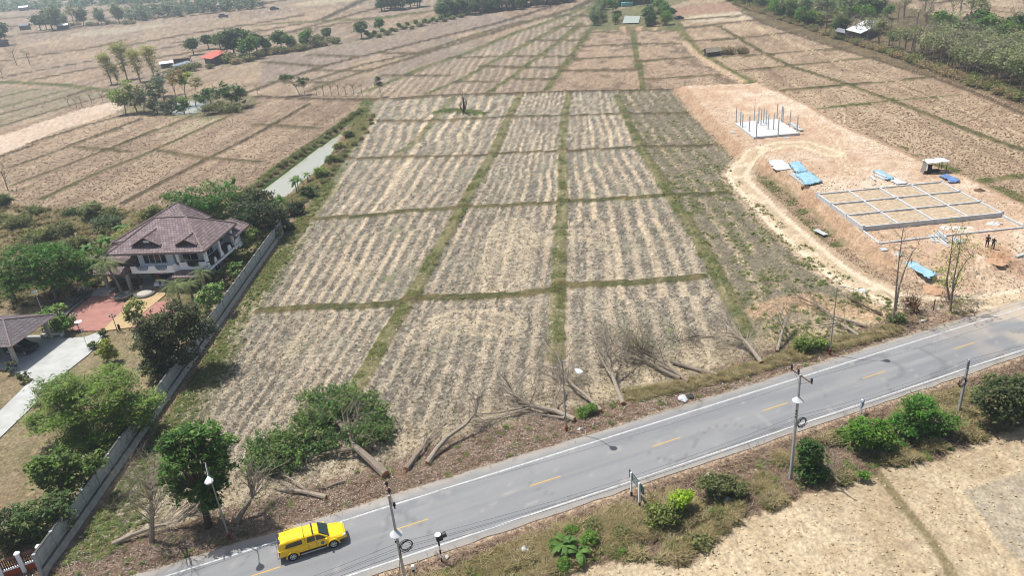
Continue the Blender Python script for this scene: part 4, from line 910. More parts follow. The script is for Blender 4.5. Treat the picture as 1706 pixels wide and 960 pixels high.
def scallop(L_, H, notches, th, z0, parent, pos, rot):
    """parapet with rounded cut-outs along its top; notches (centre, half width, depth)"""
    xs = np.linspace(0, L_, int(L_*8)+1); top = []
    for x in xs:
        t = H
        for c, hw, dp in notches:
            q = abs(x-c)/hw
            if q < 1: t = min(t, H-dp*math.sqrt(1-q**4))
        top.append(t)
    n = len(xs); vs = [(x, 0, 0) for x in xs]+[(x, 0, t) for x, t in zip(xs, top)]+[(x, th, 0) for x in xs]+[(x, th, t) for x, t in zip(xs, top)]
    fs = []
    for i in range(n-1):
        fs += [(i, i+1, n+i+1, n+i), (2*n+i+1, 2*n+i, 3*n+i, 3*n+i+1), (n+i, n+i+1, 3*n+i+1, 3*n+i), (i+1, i, 2*n+i, 2*n+i+1)]
    fs += [(0, n, 3*n, 2*n), (n-1, 3*n-1, 4*n-1, 2*n-1)]
    me = bpy.data.meshes.new('balcony_parapet'); me.from_pydata(vs, [], fs); me.update(); me.materials.append(WHITE)
    o = bpy.data.objects.new('balcony_parapet', me); COL.objects.link(o); o.parent = parent; o.location = (*pos, z0); o.rotation_euler = (0, 0, rot)
    for c, hw, dp in notches:
        rl = MB()
        rl.tube([(c-hw, th/2, H-.06), (c+hw, th/2, H-.06)], .025, 4)
        for k in range(5):
            x = c-hw*.8+k*hw*.4; rl.tube([(x, th/2, H-dp*.9), (x, th/2, H-.06)], .015, 3)
        rl.build('railing', IRON, o)
    return o
scallop(6.7, 1.1, [(1.9, .95, .7), (4.8, .95, .7)], .16, 2.75, house, (-12.0, .2), 0)
scallop(4.2, 1.15, [(2.1, .95, .7)], .16, 2.9, house, (-4.6, .72), 0)
scallop(9.8, 1.25, [(1.3, .8, .85), (3.3, .8, .85), (5.6, .85, .9), (8.0, .85, .8)], .16, 2.6, house, (-.2, .74), R(90))
scallop(2.0, 1.1, [(1.0, .5, .4)], .16, 2.9, house, (-5.3, .22), R(35))
for x in (-4.75, -.45): hbox('balcony_column', x-.2, x+.2, .95, 1.35, 3.12, 6.0, WHITE)
for y in (5.2, 9.3): hbox('balcony_column', -.62, -.3, y-.2, y+.2, 3.12, 6.0, WHITE)
for x in (-4.75, -.45):
    for z in (3.3, 3.75): hbox('column_band', x-.23, x+.23, .92, 1.38, z, z+.22, DARKW)
def window(x0, x1, y, z0, z1, n, side=False, par=house, fm=WHITE):
    mb = MB(); root = None
    W_ = x1-x0
    def bx(a, b_, c, d): # along, z
        if side: mb.box((y, (a+b_)/2, (c+d)/2), (.1, b_-a, d-c))
        else: mb.box(((a+b_)/2, y, (c+d)/2), (b_-a, .1, d-c))
    bx(x0, x1, z0, z0+.08); bx(x0, x1, z1-.08, z1)
    for k in range(n+1):
        c = x0+W_*k/n; bx(max(x0, c-.04), min(x1, c+.04), z0+.08, z1-.08)
    fr = mb.build('window', fm, par)
    for k in range(n):
        g = MB(); a = x0+W_*k/n+.05; b_ = x0+W_*(k+1)/n-.05
        if side: g.box((y, (a+b_)/2, (z0+z1)/2), (.03, b_-a, z1-z0-.17))
        else: g.box(((a+b_)/2, y, (z0+z1)/2), (b_-a, .03, z1-z0-.17))
        g.build('pane', GLASS, fr)
window(-10.9, -7.3, 2.13, 3.45, 5.55, 4); window(-5.6, -3.2, 3.62, 3.2, 5.3, 2)
window(4.6, 6.6, -2.43, 3.3, 5.3, 2, True); window(8.0, 10.0, -2.43, 3.6, 5.2, 2, True); window(11.2, 12.6, -.19, 3.1, 4.2, 2, True)
window(5.8, 7.4, -2.43, .1, 2.3, 2, True); window(-15.6, -13.4, 4.53, .9, 2.4, 2); window(-18.6, -16.6, 4.53, .9, 2.4, 2)
hbox('drain_pipe', -2.48, -2.40, 9.4, 9.5, 0, 2.94, WHITE)
for x in (-11.5, -8.4, -5.6): hbox('carport_post', x-.12, x+.12, .5, .74, 0, 2.7, RED)
for x in (-11.5, -8.4, -5.6): hbox('post_plinth', x-.2, x+.2, .42, .82, 0, .7, BEIGE)
hbox('carport_beam', -12, -5.3, .35, .6, 2.7, 2.94, RED)
hbox('carport_beam', -12, -11.8, .61, 5.19, 2.7, 2.94, RED)
slopes('porch_roof', [[(-5.3,-.9,2.5), (-.6,-.9,2.5), (-.6,.7,2.95), (-5.3,.7,2.95)], [(-20.4,-.2,2.9), (-12.6,-.2,2.9), (-12.6,4.5,4.2), (-20.4,4.5,4.2)]], ROOF, house)
for x in (-5.0, -.9): hbox('porch_post', x-.16, x+.16, -.75, -.43, 0, 2.45, BEIGE)
for x in (-20.0, -16.6, -13.0): hbox('porch_post', x-.2, x+.2, .1, .5, 0, 2.8, BEIGE)
for k in range(3): hbox('entrance_step', -18.4, -15.6, -1.6+.4*k, .6, .0+.16*k, .16+.16*k-.01*(k<0), BEIGE)
# main roofs
PB = [(-14.8, 0, 6), (.15, 0, 6), (-5.4, 6.8, 8.9), (-10.4, 6.8, 8.9)]
slopes('roof', [[PB[0], PB[1], PB[2], PB[3]], [(.15, 0, 6), (-.15, 11.2, 6), (-5.4, 6.8, 8.9)], [(-.15, 11.2, 6), (-6.2, 12.8, 6.2), (-9.6, 7.4, 8.87), (-5.4, 6.8, 8.9)], [(-14.8, 13.6, 6), (-14.8, 0, 6), (-10.4, 6.8, 8.9)]], ROOF, house)
AP = (-9.2, 11.7, 9.6)
slopes('rear_roof', [[(-16.8, 4.2, 6.02), (-5.6, 7.2, 7.4), AP], [(-5.6, 7.2, 7.4), (-5.7, 14.2, 6.1), AP], [(-5.7, 14.2, 6.1), (-16.8, 16.2, 6.02), AP], [(-16.8, 16.2, 6.02), (-16.8, 4.2, 6.02), AP]], ROOF, house)
slopes('side_roof', [[(.5, 8.8, 4.75), (.5, 13.7, 4.75), (-2.6, 13.7, 5.9), (-2.6, 8.8, 5.9)]], ROOF, house)
slopes('wing_roof', [[(-20.2, 1.6, 3.7), (-20.2, 15, 3.7), (-18.0, 15, 5.0), (-18.0, 1.6, 5.0)][::-1], [(-12.0, 15, 3.3), (-12.0, 1.6, 3.3), (-18.0, 1.6, 5.0), (-18.0, 15, 5.0)]], ROOF, house)
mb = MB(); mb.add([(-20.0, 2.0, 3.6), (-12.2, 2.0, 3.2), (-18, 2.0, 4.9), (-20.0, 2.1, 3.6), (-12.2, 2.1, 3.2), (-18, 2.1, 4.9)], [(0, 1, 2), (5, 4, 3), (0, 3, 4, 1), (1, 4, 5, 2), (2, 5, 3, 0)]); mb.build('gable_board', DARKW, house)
def dutch(cx, hw, z0, z1, yf, yb):
    slopes('gable_roof', [[(cx-hw, yf-.5, z0), (cx, yf-.5, z1), (cx, yb, z1), (cx-hw*.1, yb-.4, z1-.1), (cx-hw, yf+.4, z0)][::1], [(cx, yf-.5, z1), (cx+hw, yf-.5, z0), (cx+hw, yf+.4, z0), (cx+hw*.1, yb-.4, z1-.1), (cx, yb, z1)]], ROOF, house, .1)
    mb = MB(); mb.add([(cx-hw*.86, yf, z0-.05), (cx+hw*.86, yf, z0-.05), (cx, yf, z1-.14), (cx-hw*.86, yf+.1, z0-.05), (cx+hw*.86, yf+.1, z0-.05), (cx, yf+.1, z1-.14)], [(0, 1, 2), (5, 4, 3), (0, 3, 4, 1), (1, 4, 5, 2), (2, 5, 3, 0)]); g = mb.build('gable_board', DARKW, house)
    if hw > 2:
        v = MB(); v.box((cx, yf-.03, z0+.45), (.9, .04, .35)); v.build('gable_vent', WHITE, g)
    mb = MB(); mb.tube([(cx, yf-.5, z1+.05), (cx, yb, z1+.05)], .09, 5); mb.tube([(cx-hw, yf-.5, z0+.04), (cx, yf-.5, z1+.04), (cx+hw, yf-.5, z0+.04)], .08, 5); mb.build('ridge_cap', CAP, house)
dutch(-9.2, 2.3, 6.72, 7.95, 1.55, 4.75); dutch(-2.95, 1.65, 6.66, 7.5, 1.45, 3.6)
mb = MB()
for a, b_ in ((PB[1], PB[2]), (PB[0], PB[3]), (PB[2], PB[3]), (AP, (-5.7, 14.2, 6.1)), (AP, (-16.8, 4.2, 6.02)), ((-18, 1.6, 5.0), (-18, 15, 5.0)), ((.5, 13.7, 4.75), (-2.6, 13.7, 5.9)), ((-.15, 11.2, 6), (-5.4, 6.8, 8.9))):
    a = Vector(a)+Vector((0, 0, .05)); b_ = Vector(b_)+Vector((0, 0, .05)); mb.tube([a, b_], .11, 5)
mb.build('hip_cap', CAP, house)
mb = MB()
for a, b_ in (((-14.8, 0, 5.93), (.15, 0, 5.93)), ((.15, 0, 5.93), (-.15, 11.2, 5.93)), ((-.15, 11.2, 5.93), (-6.2, 12.8, 5.93)), ((-16.8, 4.2, 5.95), (-14.8, 4.2, 5.95)), ((.5, 8.8, 4.68), (.5, 13.7, 4.68)), ((-20.4, -.2, 2.84), (-12.6, -.2, 2.84)), ((-5.3, -.9, 2.45), (-.6, -.9, 2.45))):
    a = Vector(a); b_ = Vector(b_); d = b_-a; L_ = d.length; mb.box((0, 0, 0), (L_, .06, .24), M=Matrix.Translation((a+b_)/2-Vector((0, 0, .08))) @ Matrix.Rotation(math.atan2(d.y, d.x), 4, 'Z'))
mb.build('fascia', CAP, house)
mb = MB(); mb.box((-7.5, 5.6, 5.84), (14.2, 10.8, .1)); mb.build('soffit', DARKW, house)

# flowering plants on the balcony: stand in the cut-outs
for k, (x, y, lb) in enumerate([(-2.5, 1.2, 'potted plants in the front right balcony cut-out'), (-.75, 2.2, 'potted plants in the side balcony cut-out nearest the corner'), (-.75, 4.3, 'potted plants in the second side balcony cut-out'), (-.75, 6.5, 'potted plants in the third side balcony cut-out')]):
    p = house.matrix_basis @ Vector((x, y, 3.12)); root = empty('potted_plant', p, R(-9), lb, 'potted plant', 'plants on the house balcony')
    mb = MB(); mb.lathe((0, 0, 0), [(.14, 0), (.2, .3), (.22, .32)], 8); mb.build('pot', RED, root)
    V, F, Cc = crown_np([(0, 0, .65, .5, .5, .4)], 130, .1, ((66,60,44),(120,104,76)), rng, .15); mesh_np('foliage', V, F, LEAF, root, Cc)

# ---- boundary wall
WC1 = mat('stained_wall_render', C(168,172,172,k=.85), .95, .28, 1.3, bump=.25, bscale=6); WC2 = mat('wall_plinth_render', C(186,182,174,k=.85), .95, .3, 1.6, bump=.3, bscale=6); WC3 = mat('dark_wall_coping', C(112,110,106), .95, .25, 2)
A0 = Vector((-39.35, 46.3, 0)); A1 = Vector((-38.0, 122.0, 0)); dW = (A1-A0); LW = dW.length; aw = math.atan2(dW.y, dW.x); nP = 30
wall = empty('boundary_wall', A0, aw, 'long stained grey boundary wall between the garden and the straw field', 'wall')
st = LW/nP
pm = MB(); pm.box((st/2, 0, 1.62), (st-.2, .12, 1.42)); pm = pm.mesh('panel', WC1)
ps = MB(); ps.box((0, 0, 1.2), (.2, .26, 2.4)); ps = ps.mesh('post', WC1)
pl = MB(); pl.box((st/2, 0, .42), (st-.004, .42, .84)); pl = pl.mesh('plinth', WC2)
cp = MB(); cp.box((st/2, 0, 2.36), (st-.204, .2, .07)); cp = cp.mesh('coping', WC3)
lg = MB(); lg.box((st/2, 0, .87), (st-.004, .5, .07)); lg = lg.mesh('ledge', WC3)
for k in range(nP+1):
    for nm, me in (('post', ps),)+((('panel', pm), ('plinth', pl), ('coping', cp), ('ledge', lg)) if k < nP else ()):
        o = bpy.data.objects.new(nm, me); COL.objects.link(o); o.parent = wall; o.location = (k*st, .0, 0)
        if nm == 'panel': o.rotation_euler = (R(rng.normal()*.6), 0, 0)
# gate-side fence bottom left
FO = mat('orange_render', C(192,96,60), .85, .15, 3); SL = mat('brown_slats', C(112,70,58), .7, .15, 4)
fa = P(78, 943); fb = P(43, 955); fd = (fb-fa); fd.z = 0
fence = empty('garden_fence', fa, math.atan2(fd.y, fd.x), 'low orange front wall with brown slat panels and white posts at the garden corner', 'fence')
sp = fd.length
for k in range(5):
    mb = MB(); mb.box((k*sp, 0, 1.0), (.3, .3, 2.0), bev=.02); mb.lathe((0, 0, 0), [(.24, 2.0), (.24, 2.08), (.12, 2.2), (.02, 2.28)], 8, M=Matrix.Translation((k*sp, 0, 0))); mb.build('post', WHITE, fence)
    mb = MB(); mb.box(((k+.5)*sp, 0, .4), (sp-.31, .16, .8)); mb.build('low_wall', FO, fence)
    mb = MB(); mb.box(((k+.5)*sp, 0, .86), (sp-.31, .24, .1)); mb.build('wall_cap', WHITE, fence)
    n = int(sp/.17)
    sm = MB(); sm.box((0, 0, 0), (.09, .03, .95)); sm = sm.mesh('slat', SL)
    for j in range(n):
        o = bpy.data.objects.new('slat', sm); COL.objects.link(o); o.parent = fence; o.location = (k*sp+.22+j*(sp-.44)/(n-1), 0, 1.4)
    mb = MB(); mb.box(((k+.5)*sp, .04, 1.1), (sp-.31, .04, .07)); mb.build('fence_rail', SL, fence); mb = MB(); mb.box(((k+.5)*sp, .04, 1.75), (sp-.31, .04, .07)); mb.build('fence_rail', SL, fence)

# ---- paving
def slab(name, px, z0, z1, m, kind='structure'):
    pts = PW(px); a = sum(pts[i][0]*pts[(i+1) % len(pts)][1]-pts[(i+1) % len(pts)][0]*pts[i][1] for i in range(len(pts)))
    if a < 0: pts = pts[::-1]
    mb = MB(); mb.poly(pts, z0, z1); o = mb.build(name, m); tag(o, kind=kind); return o
CONC = mat('pale_concrete', C(206,206,200), .9, .16, .5, bump=.1, detail=8); TR = mat('red_printed_concrete', C(190,136,122), .8, .16, .8, detail=8); TY = mat('yellow_printed_concrete', C(208,180,134), .8, .14, .8, detail=8)
slab('driveway', [(83,566),(141,563),(164,555),(176,558),(166,573),(149,591),(111,621),(83,651),(13,719),(-60,790),(-90,760),(0,687),(43,644),(58,634),(33,624),(0,616),(-60,610),(-60,590),(20,596)], -.3, .12, CONC)
slab('red_patio', [(116,525),(152,492),(190,488),(203,500),(208,506),(204,519),(169,553),(119,553),(117,534)], -.3, .13, TR)
slab('yellow_patio', [(204,519),(208.3,506),(218,497),(221,486),(259,480),(275,478),(276,492),(262,504),(240,522),(219,547),(169.3,553.2)], -.3, .134, TY)
slab('red_patio', [(219.6,547.3),(240.5,522.4),(262.3,504.4),(290,500),(300,520),(262,548)], -.3, .128, TR)
slab('garden_path', [(60,530),(115,497),(150,478),(154,482),(117,512),(70,545)], -.3, .1, mat('grey_path', C(140,138,132), .9, .14, 1.2))
slab('patio_kerb', [(100,532),(150,492),(152,494),(103,535)], -.2, .3, mat('kerb_grey', C(130,128,122), .9, .15, 2))
slab('carport_floor', [(235,487),(315,470),(320,455),(240,462)], -.3, .11, CONC)

# ---- garage with tiled roof
gar = empty('garage', (-60.6, 81.6, 0), R(-9), 'open garage with grey-brown tiled hip roof at the left photo edge', 'garage')
slopes('roof', [[(-13, 0, 3.2), (0, 0, 3.2), (-3.8, 4.2, 4.7), (-9.2, 4.2, 4.7)], [(0, 0, 3.2), (0, 8.4, 3.2), (-3.8, 4.2, 4.7)], [(0, 8.4, 3.2), (-13, 8.4, 3.2), (-9.2, 4.2, 4.7), (-3.8, 4.2, 4.7)], [(-13, 8.4, 3.2), (-13, 0, 3.2), (-9.2, 4.2, 4.7)]], ROOFG, gar)
mb = MB()
for a, b_ in (((0, 0, 3.25), (-3.8, 4.2, 4.75)), ((0, 8.4, 3.25), (-3.8, 4.2, 4.75)), ((-3.8, 4.2, 4.75), (-9.2, 4.2, 4.75)), ((0, 0, 3.2), (0, 8.4, 3.2)), ((0, 0, 3.2), (-13, 0, 3.2))): mb.tube([a, b_], .09, 5)
mb.build('ridge_cap', CAP, gar)
for x in (-1.2, -6.5, -11.8):
    for y in (1.0, 7.4): hbox('pillar', x-.2, x+.2, y-.2, y+.2, 0, 3.12, BEIGE, par=gar)
hbox('rear_wall', -12.4, -6.7, 7.3, 7.5, 0, 3.1, BEIGE, par=gar); hbox('floor_slab', -13, 0, 0.2, 8.4, -.2, .14, CONC, par=gar)

# ---- generic simple car
TYRE = mat('tyre_rubber', (.02, .02, .02), .9, .2, 20); RIM = mat('alloy_rim', (.5, .5, .51), .4, .1, 20, metal=.3); BLK = mat('black_plastic', (.02, .02, .022), .5, .2, 20)
def paint(name, col, rough=.35):
    m = mat(name, col, rough, .06, 1.5); m.node_tree.nodes['Principled BSDF'].inputs['Coat Weight'].default_value = .5; m.node_tree.nodes['Principled BSDF'].inputs['Coat Roughness'].default_value = .12; return m
def loft(mb, secs):
    """secs: (x, [(y,z)...] from sill to centre line); mirrored"""
    k = len(secs[0][1]); vs = []
    for x, pts in secs:
        vs += [(x, y, z) for y, z in pts]+[(x, -y, z) for y, z in reversed(pts)]
    m = 2*k; fs = []
    for i in range(len(secs)-1):
        for j in range(m):
            j2 = (j+1) % m; fs.append((i*m+j, i*m+j2, (i+1)*m+j2, (i+1)*m+j))
    fs += [tuple(range(m)), tuple(reversed(range((len(secs)-1)*m, len(secs)*m)))]
    mb.add(vs, fs)
def wheels(root, xs, y, r, wd):
    for x in xs:
        for s in (-1, 1):
            T = Matrix.Translation((x, s*y, r)) @ Matrix.Rotation(R(90)*-s, 4, 'X')
            wroot = MB(); wroot.lathe((0, 0, 0), [(r*.6, -wd/2), (r*.93, -wd/2), (r, -wd*.35), (r, wd*.35), (r*.93, wd/2), (r*.62, wd/2)], 24, M=T); wo = wroot.build('wheel', TYRE, root, smooth=False)
            rm = MB(); rm.tube([T @ Vector((r*.6*math.cos(a_), r*.6*math.sin(a_), wd/2)) for a_ in np.linspace(0, 6.283, 21)], .028, 5)
            for k in range(6):
                a = k*math.pi/3; rm.box((0, 0, 0), (r*.56, .08, .03), M=T @ Matrix.Rotation(a, 4, 'Z') @ Matrix.Translation((r*.32, 0, wd/2+.014)))
            rm.lathe((0, 0, 0), [(.07, wd/2-.03), (.07, wd/2+.03), (.02, wd/2+.04)], 10, M=T); rm.build('rim', RIM, wo)
def small_car(name, label, cat, loc, rz, pm, suv=False):
    root = empty(name, loc, rz, label, cat); h = .18 if suv else 0
    mb = MB(); loft(mb, [(-2.1, [(.7, .4), (.78, .6+h), (.76, .85+h), (.6, .95+h), (0, .97+h)]), (-1.9, [(.8, .3), (.88, .6+h), (.86, .92+h), (.7, 1.0+h), (0, 1.02+h)]), (.6, [(.82, .3), (.9, .6+h), (.87, .92+h), (.72, .98+h), (0, 1.0+h)]), (1.7, [(.8, .32), (.86, .55+h), (.8, .78+h), (.6, .86+h), (0, .88+h)]), (2.1, [(.65, .38), (.74, .5+h), (.7, .65+h), (.5, .7+h), (0, .72+h)])]); mb.build('body', pm, root)
    mb = MB(); loft(mb, [(-1.85, [(.74, .95+h), (.68, 1.1+h), (0, 1.12+h)]), (-1.4, [(.76, .95+h), (.62, 1.42+h*1.6), (0, 1.45+h*1.6)]), (.1, [(.76, .95+h), (.62, 1.44+h*1.6), (0, 1.48+h*1.6)]), (.95, [(.74, .93+h), (.7, .98+h), (0, 1.0+h)])]); mb.build('windows', GLASS, root)
    mb = MB(); loft(mb, [(-1.4, [(.6, 1.42+h*1.6), (.56, 1.46+h*1.6), (0, 1.49+h*1.6)]), (.1, [(.6, 1.44+h*1.6), (.56, 1.48+h*1.6), (0, 1.52+h*1.6)])]); mb.build('roof', pm, root)
    wheels(root, (-1.3, 1.3), .8, .32, .2)
    for s in (-1, 1):
        mb = MB(); mb.box((2.0, s*.55, .62+h), (.1, .28, .12), bev=.02); mb.build('headlight', WHITE, root)
        mb = MB(); mb.box((-2.06, s*.6, .78+h), (.08, .25, .14), bev=.02); mb.build('tail_light', mat('red_lens', (.35, .01, .01), .3, .05, 5), root)
    return root
p = house.matrix_basis @ Vector((-8.7, 2.6, .12)); small_car('parked_car', 'white car parked in the carport under the balcony', 'car', p, R(-99), paint('white_paint', (.78, .78, .78)))
p = gar.matrix_basis @ Vector((-2.9, 4.2, .14)); small_car('parked_car', 'dark car with chrome details parked under the tiled garage roof', 'car', p, R(-15), paint('black_paint', (.015, .016, .02)), True)

# ---- palms and banana plants
PALMG = ((88,108,52), (140,150,92))
def frond_mesh(L_, w, seed, droop=1.0, pal=PALMG, ds=20):
    rg = np.random.default_rng(seed); V = []; F = []; Cc = []
    pts = []
    for k in range(ds+1):
        t = k/ds; pts.append(Vector((L_*(t-.12*t*t*droop), 0, L_*(.42*t-.85*droop*t*t))))
    col0 = np.array(C(*pal[0], k=.85)); col1 = np.array(C(*pal[1], k=.85))
    for k in range(1, ds):
        t = k/ds; ll = w*math.sin(math.pi*min(1, t*.9+.12))**.7
        for s in (-1, 1):
            a = pts[k]; d = (pts[k+1]-pts[k]).normalized(); tip = a+d*ll*.55+Vector((0, s*ll, -ll*(.35+.3*rg.random()))); b = a+d*.09
            i = len(V); V += [tuple(a), tuple(b), tuple(tip)]; F.append((i, i+1, i+2)); c = col0+(col1-col0)*rg.random(); Cc += [c]*3
    for k in range(ds):
        i = len(V); a, b = pts[k], pts[k+1]; V += [tuple(a+Vector((0, .02, 0))), tuple(a-Vector((0, .02, 0))), tuple(b)]; F.append((i, i+1, i+2)); Cc += [col1*1.1]*3
    return mesh_np('frond', np.array(V), np.array(F), LEAF, colors=np.array(Cc), link=False)
FR = [frond_mesh(2.6, .5, 1), frond_mesh(2.3, .45, 2, 1.25), frond_mesh(2.8, .5, 3, .7)]
def palm(label, base, h, n=15, s=1.0, lean=(0, 0), name='palm_tree', cat='palm tree', tr=.16):
    g = P(*base) if len(base) == 2 else Vector(base); g.z = gz(g.x, g.y); root = empty(name, g, 0, label, cat); top = Vector((lean[0], lean[1], h))
    mb = MB(); mb.tube([(0, 0, -.1), top*.5+Vector((0, 0, .0))-Vector((lean[0]*.2, lean[1]*.2, 0)), top], [tr*1.3, tr, tr*.8], 8); mb.build('trunk', BARK, root)
    for k in range(n):
        o = bpy.data.objects.new('frond', FR[k % 3]); COL.objects.link(o); o.parent = root; o.location = top; o.rotation_euler = (0, R(25-60*(k/n))+R(rng.normal()*6), k*2.4); o.scale = (s,)*3
    return root
palm('tall feathery palm in the round planter before the house', (206,494), 5.2, 18, 1.15, (-1.2, .3))
palm('bushy palm with many fronds left of the frangipani patio trees', (304,515), 3.6, 20, 1.05, (0, 0)); palm('second bushy palm close behind the patio palm', (322,500), 2.6, 14, .8)
palm('palm with pale fronds beside the carport corner', (345,487), 3.2, 16, .85); palm('short fan of palm leaves under the mango tree by the wall', (262,630), 1.6, 12, .8, tr=.1)
palm('ragged palm in the scrub plot with fronds hanging', (152,372), 3.4, 14, .95); palm('dull palm at the left photo edge above the white lamp', (28,505), 3.0, 14, .9); palm('coconut palm standing in the pond grove', (228,186), 5.5, 16, 1.4, (0, 0))
BL = []
for sd in (1, 2):
    V = []; F = []; ds = 8
    for k in range(ds+1):
        t = k/ds; wv = .3*math.sin(math.pi*min(1, t*.93+.06))**.6; x = 1.9*t*(1-.25*t); z = .9*t-1.2*t*t*(.6+.4*sd)
        V += [(x, -wv, z-.08), (x, 0, z), (x, wv, z-.08)]
    for k in range(ds):
        i = k*3; F += [(i, i+1, i+4, i+3), (i+1, i+2, i+5, i+4)]
    BL.append(mesh_np('leaf', np.array(V), np.array(F), LEAF, colors=np.tile(np.array(C(92,126,54, k=.85)), (len(V), 1))*(.8+.3*sd/2), link=False))
def banana(label, base, n=8, h=1.6, s=1.0, stems=1, name='banana_plant', cat='banana plant'):
    g = P(*base); g.z = gz(g.x, g.y); root = empty(name, g, 0, label, cat)
    for q in range(stems):
        ox, oy = (0, 0) if q == 0 else (rng.normal()*.7, rng.normal()*.7)
        mb = MB(); mb.tube([(ox, oy, -.1), (ox, oy, h)], [.12, .07], 6); mb.build('stem', mat('green_stem', C(130,140,88), .8, .2, 4), root)
        for k in range(n):
            o = bpy.data.objects.new('leaf', BL[k % 2]); COL.objects.link(o); o.parent = root; o.location = (ox, oy, h); o.rotation_euler = (R(rng.normal()*12), R(-25+rng.normal()*18), k*2*math.pi/n+rng.normal()*.3); o.scale = (s*(.8+.4*rng.random()),)*3
for lb, b, n, h, s, st_ in [('banana clump on the canal bank, leaves over the water', (498,318), 9, 2.0, 1.1, 2), ('small banana plant right of the canal, further up', (513,300), 7, 1.4, .8, 1), ('banana clump beside the canal end, nearest the wall', (472,352), 8, 2.0, 1.1, 3),
    ('pale banana plant just left of the house roof edge', (212,395), 8, 1.8, 1.0, 2), ('yellowing banana clump by the left wing of the house', (178,420), 8, 1.8, 1.0, 3), ('banana plant with yellow leaves low behind the garden tree', (155,425), 7, 1.4, .9, 2), ('yellow-leaved plant at the rear of the rain garden, photo edge', (22,508), 6, 1.0, .8, 1),
    ('bright green broad-leaved plant clump on the lower verge', (938,918), 9, .7, .75, 3), ('broad pale-leaved weed right of the verge clump', (968,916), 6, .35, .5, 2), ('pale banana leaves behind the house tree, by the roof top', (382,325), 7, 2.2, 1.1, 2)]:
    banana(lb, b, n, h, s, st_)
# ---- garden furniture
def pole_lamp(label, base, h):
    g = P(*base); root = empty('garden_lamp', g, 0, label, 'garden lamp'); mb = MB(); mb.tube([(0, 0, 0), (0, 0, h)], .035, 6); mb.build('pole', WHITE, root)
    mb = MB(); mb.lathe((0, 0, h), [(.06, 0), (.42, .02), (.45, .06), (.2, .12), (.05, .14)], 14); mb.build('lamp_shade', WHITE, root)
pole_lamp('white disc lamp on a thin pole at the end of the garden seat', (148.5,586), 4.2); pole_lamp('white disc lamp on a pole behind the garage roof', (71,520), 3.2)
def lantern(label, base, h=2.3):
    g = P(*base); root = empty('lantern_post', g, 0, label, 'lantern post'); mb = MB(); mb.tube([(0, 0, 0), (0, 0, .3), (0, 0, h)], [.09, .05, .04], 6); mb.tube([(-.35, 0, h-.1), (.35, 0, h-.1)], .025, 5); mb.build('post', IRON, root)
    for x, z in ((-.35, 0), (.35, 0), (0, .2)):
        mb = MB(); mb.lathe((x, 0, h-.1+z), [(.03, 0), (.11, .1), (.13, .3), (.02, .4)], 8); mb.build('lantern', mat('milky_glass', C(200,196,186), .4, .05, 3), root)
lantern('dark three-headed lantern post between red and yellow patio', (196,553)); lantern('dark three-headed lantern post at the lower left patio corner', (133,552)); lantern('dark lantern post by the grey path near the entrance steps', (143,502), 1.9)
g = P(88,562); seat = empty('garden_bench', g, R(-2), 'white slatted bench beside the drive', 'bench')
for k in range(5):
    mb = MB(); mb.box((0, -.25+k*.15, .45), (2.9, .11, .04)); mb.build('slat', WHITE, seat)
for k in range(3):
    mb = MB(); mb.box((0, .45, .62+k*.14), (2.9, .04, .1)); mb.build('slat', WHITE, seat)
for x in (-1.3, 0, 1.3):
    mb = MB(); mb.box((x, .05, .21), (.07, .7, .42)); mb.box((x, .5, .5), (.07, .05, 1.0)); mb.build('leg', WHITE, seat)
g = P(206,498); pt = empty('round_planter', g, 0, 'round grey planter wall around the tall palm', 'planter'); mb = MB(); mb.lathe((0, 0, 0), [(1.15, 0), (1.25, .55), (1.3, .6), (1.05, .6), (1.0, .45)], 20); mb.build('planter_wall', mat('kerb_grey', C(130,128,122)), pt); mb = MB(); mb.lathe((0, 0, .38), [(.99, 0), (.98, .06)], 16); mb.build('soil', DARKW, pt)
g = P(242,492); pt = empty('round_planter', g, 0, 'low round rockery bed by the carport edge', 'planter'); mb = MB(); mb.lathe((0, 0, 0), [(1.5, 0), (1.55, .35), (1.4, .45), (1.2, .4)], 20); mb.build('planter_wall', mat('kerb_grey', C(130,128,122)), pt); mb = MB(); mb.lathe((0, 0, .3), [(1.19, 0), (1.0, .16), (.3, .3)], 12); mb.build('soil', BEIGE, pt)
g = P(198,554); mb = MB(); mb.lathe((0, 0, 0), [(.14, 0), (.16, .6), (.1, .8)], 8); o = mb.build('garden_post', IRON, loc=P(200,551)+Vector((0, 0, .13))); tag(o, 'short dark bollard right beside the middle lantern post', 'bollard')
# ================================================================ BUILDING SITE
CON = mat('grey_cast_concrete', C(200,202,202,k=.85), .9, .14, 1.5, bump=.1); CONL = mat('fresh_white_concrete', C(236,236,234), .85, .04, .6); SOILY = mat('yellow_fill_soil', C(206,184,154), .95, .28, 1.8, bump=.6, bscale=5)
fo = empty('foundation', (50.0, 98.1, 0), R(1.6), 'large concrete foundation grid of twelve soil-filled bays on the raised dirt site', 'foundation')
def fb_(name, x0, x1, y0, y1, z0, z1, m=CON, par=fo, bev=.015):
    mb = MB(); mb.box(((x0+x1)/2, (y0+y1)/2, (z0+z1)/2), (x1-x0, y1-y0, z1-z0), bev=bev); return mb.build(name, m, par)
for k in range(4):
    fb_('edge_beam', 5*k+.16, 5*k+4.84, -.1, .1, 1.0, 1.8); fb_('edge_beam', 5*k+.11, 5*k+4.89, 14.9, 15.1, 1.3, 1.74)
for k in range(3):
    fb_('edge_beam', -.1, .1, 5*k+.16, 5*k+4.84, 1.0, 1.8); fb_('edge_beam', 19.9, 20.1, 5*k+.16, 5*k+4.84, 1.2, 1.74)
for j in (5, 10):
    for k in range(4): fb_('cross_beam', 5*k+.11, 5*k+4.89, j-.1, j+.1, 1.35, 1.79)
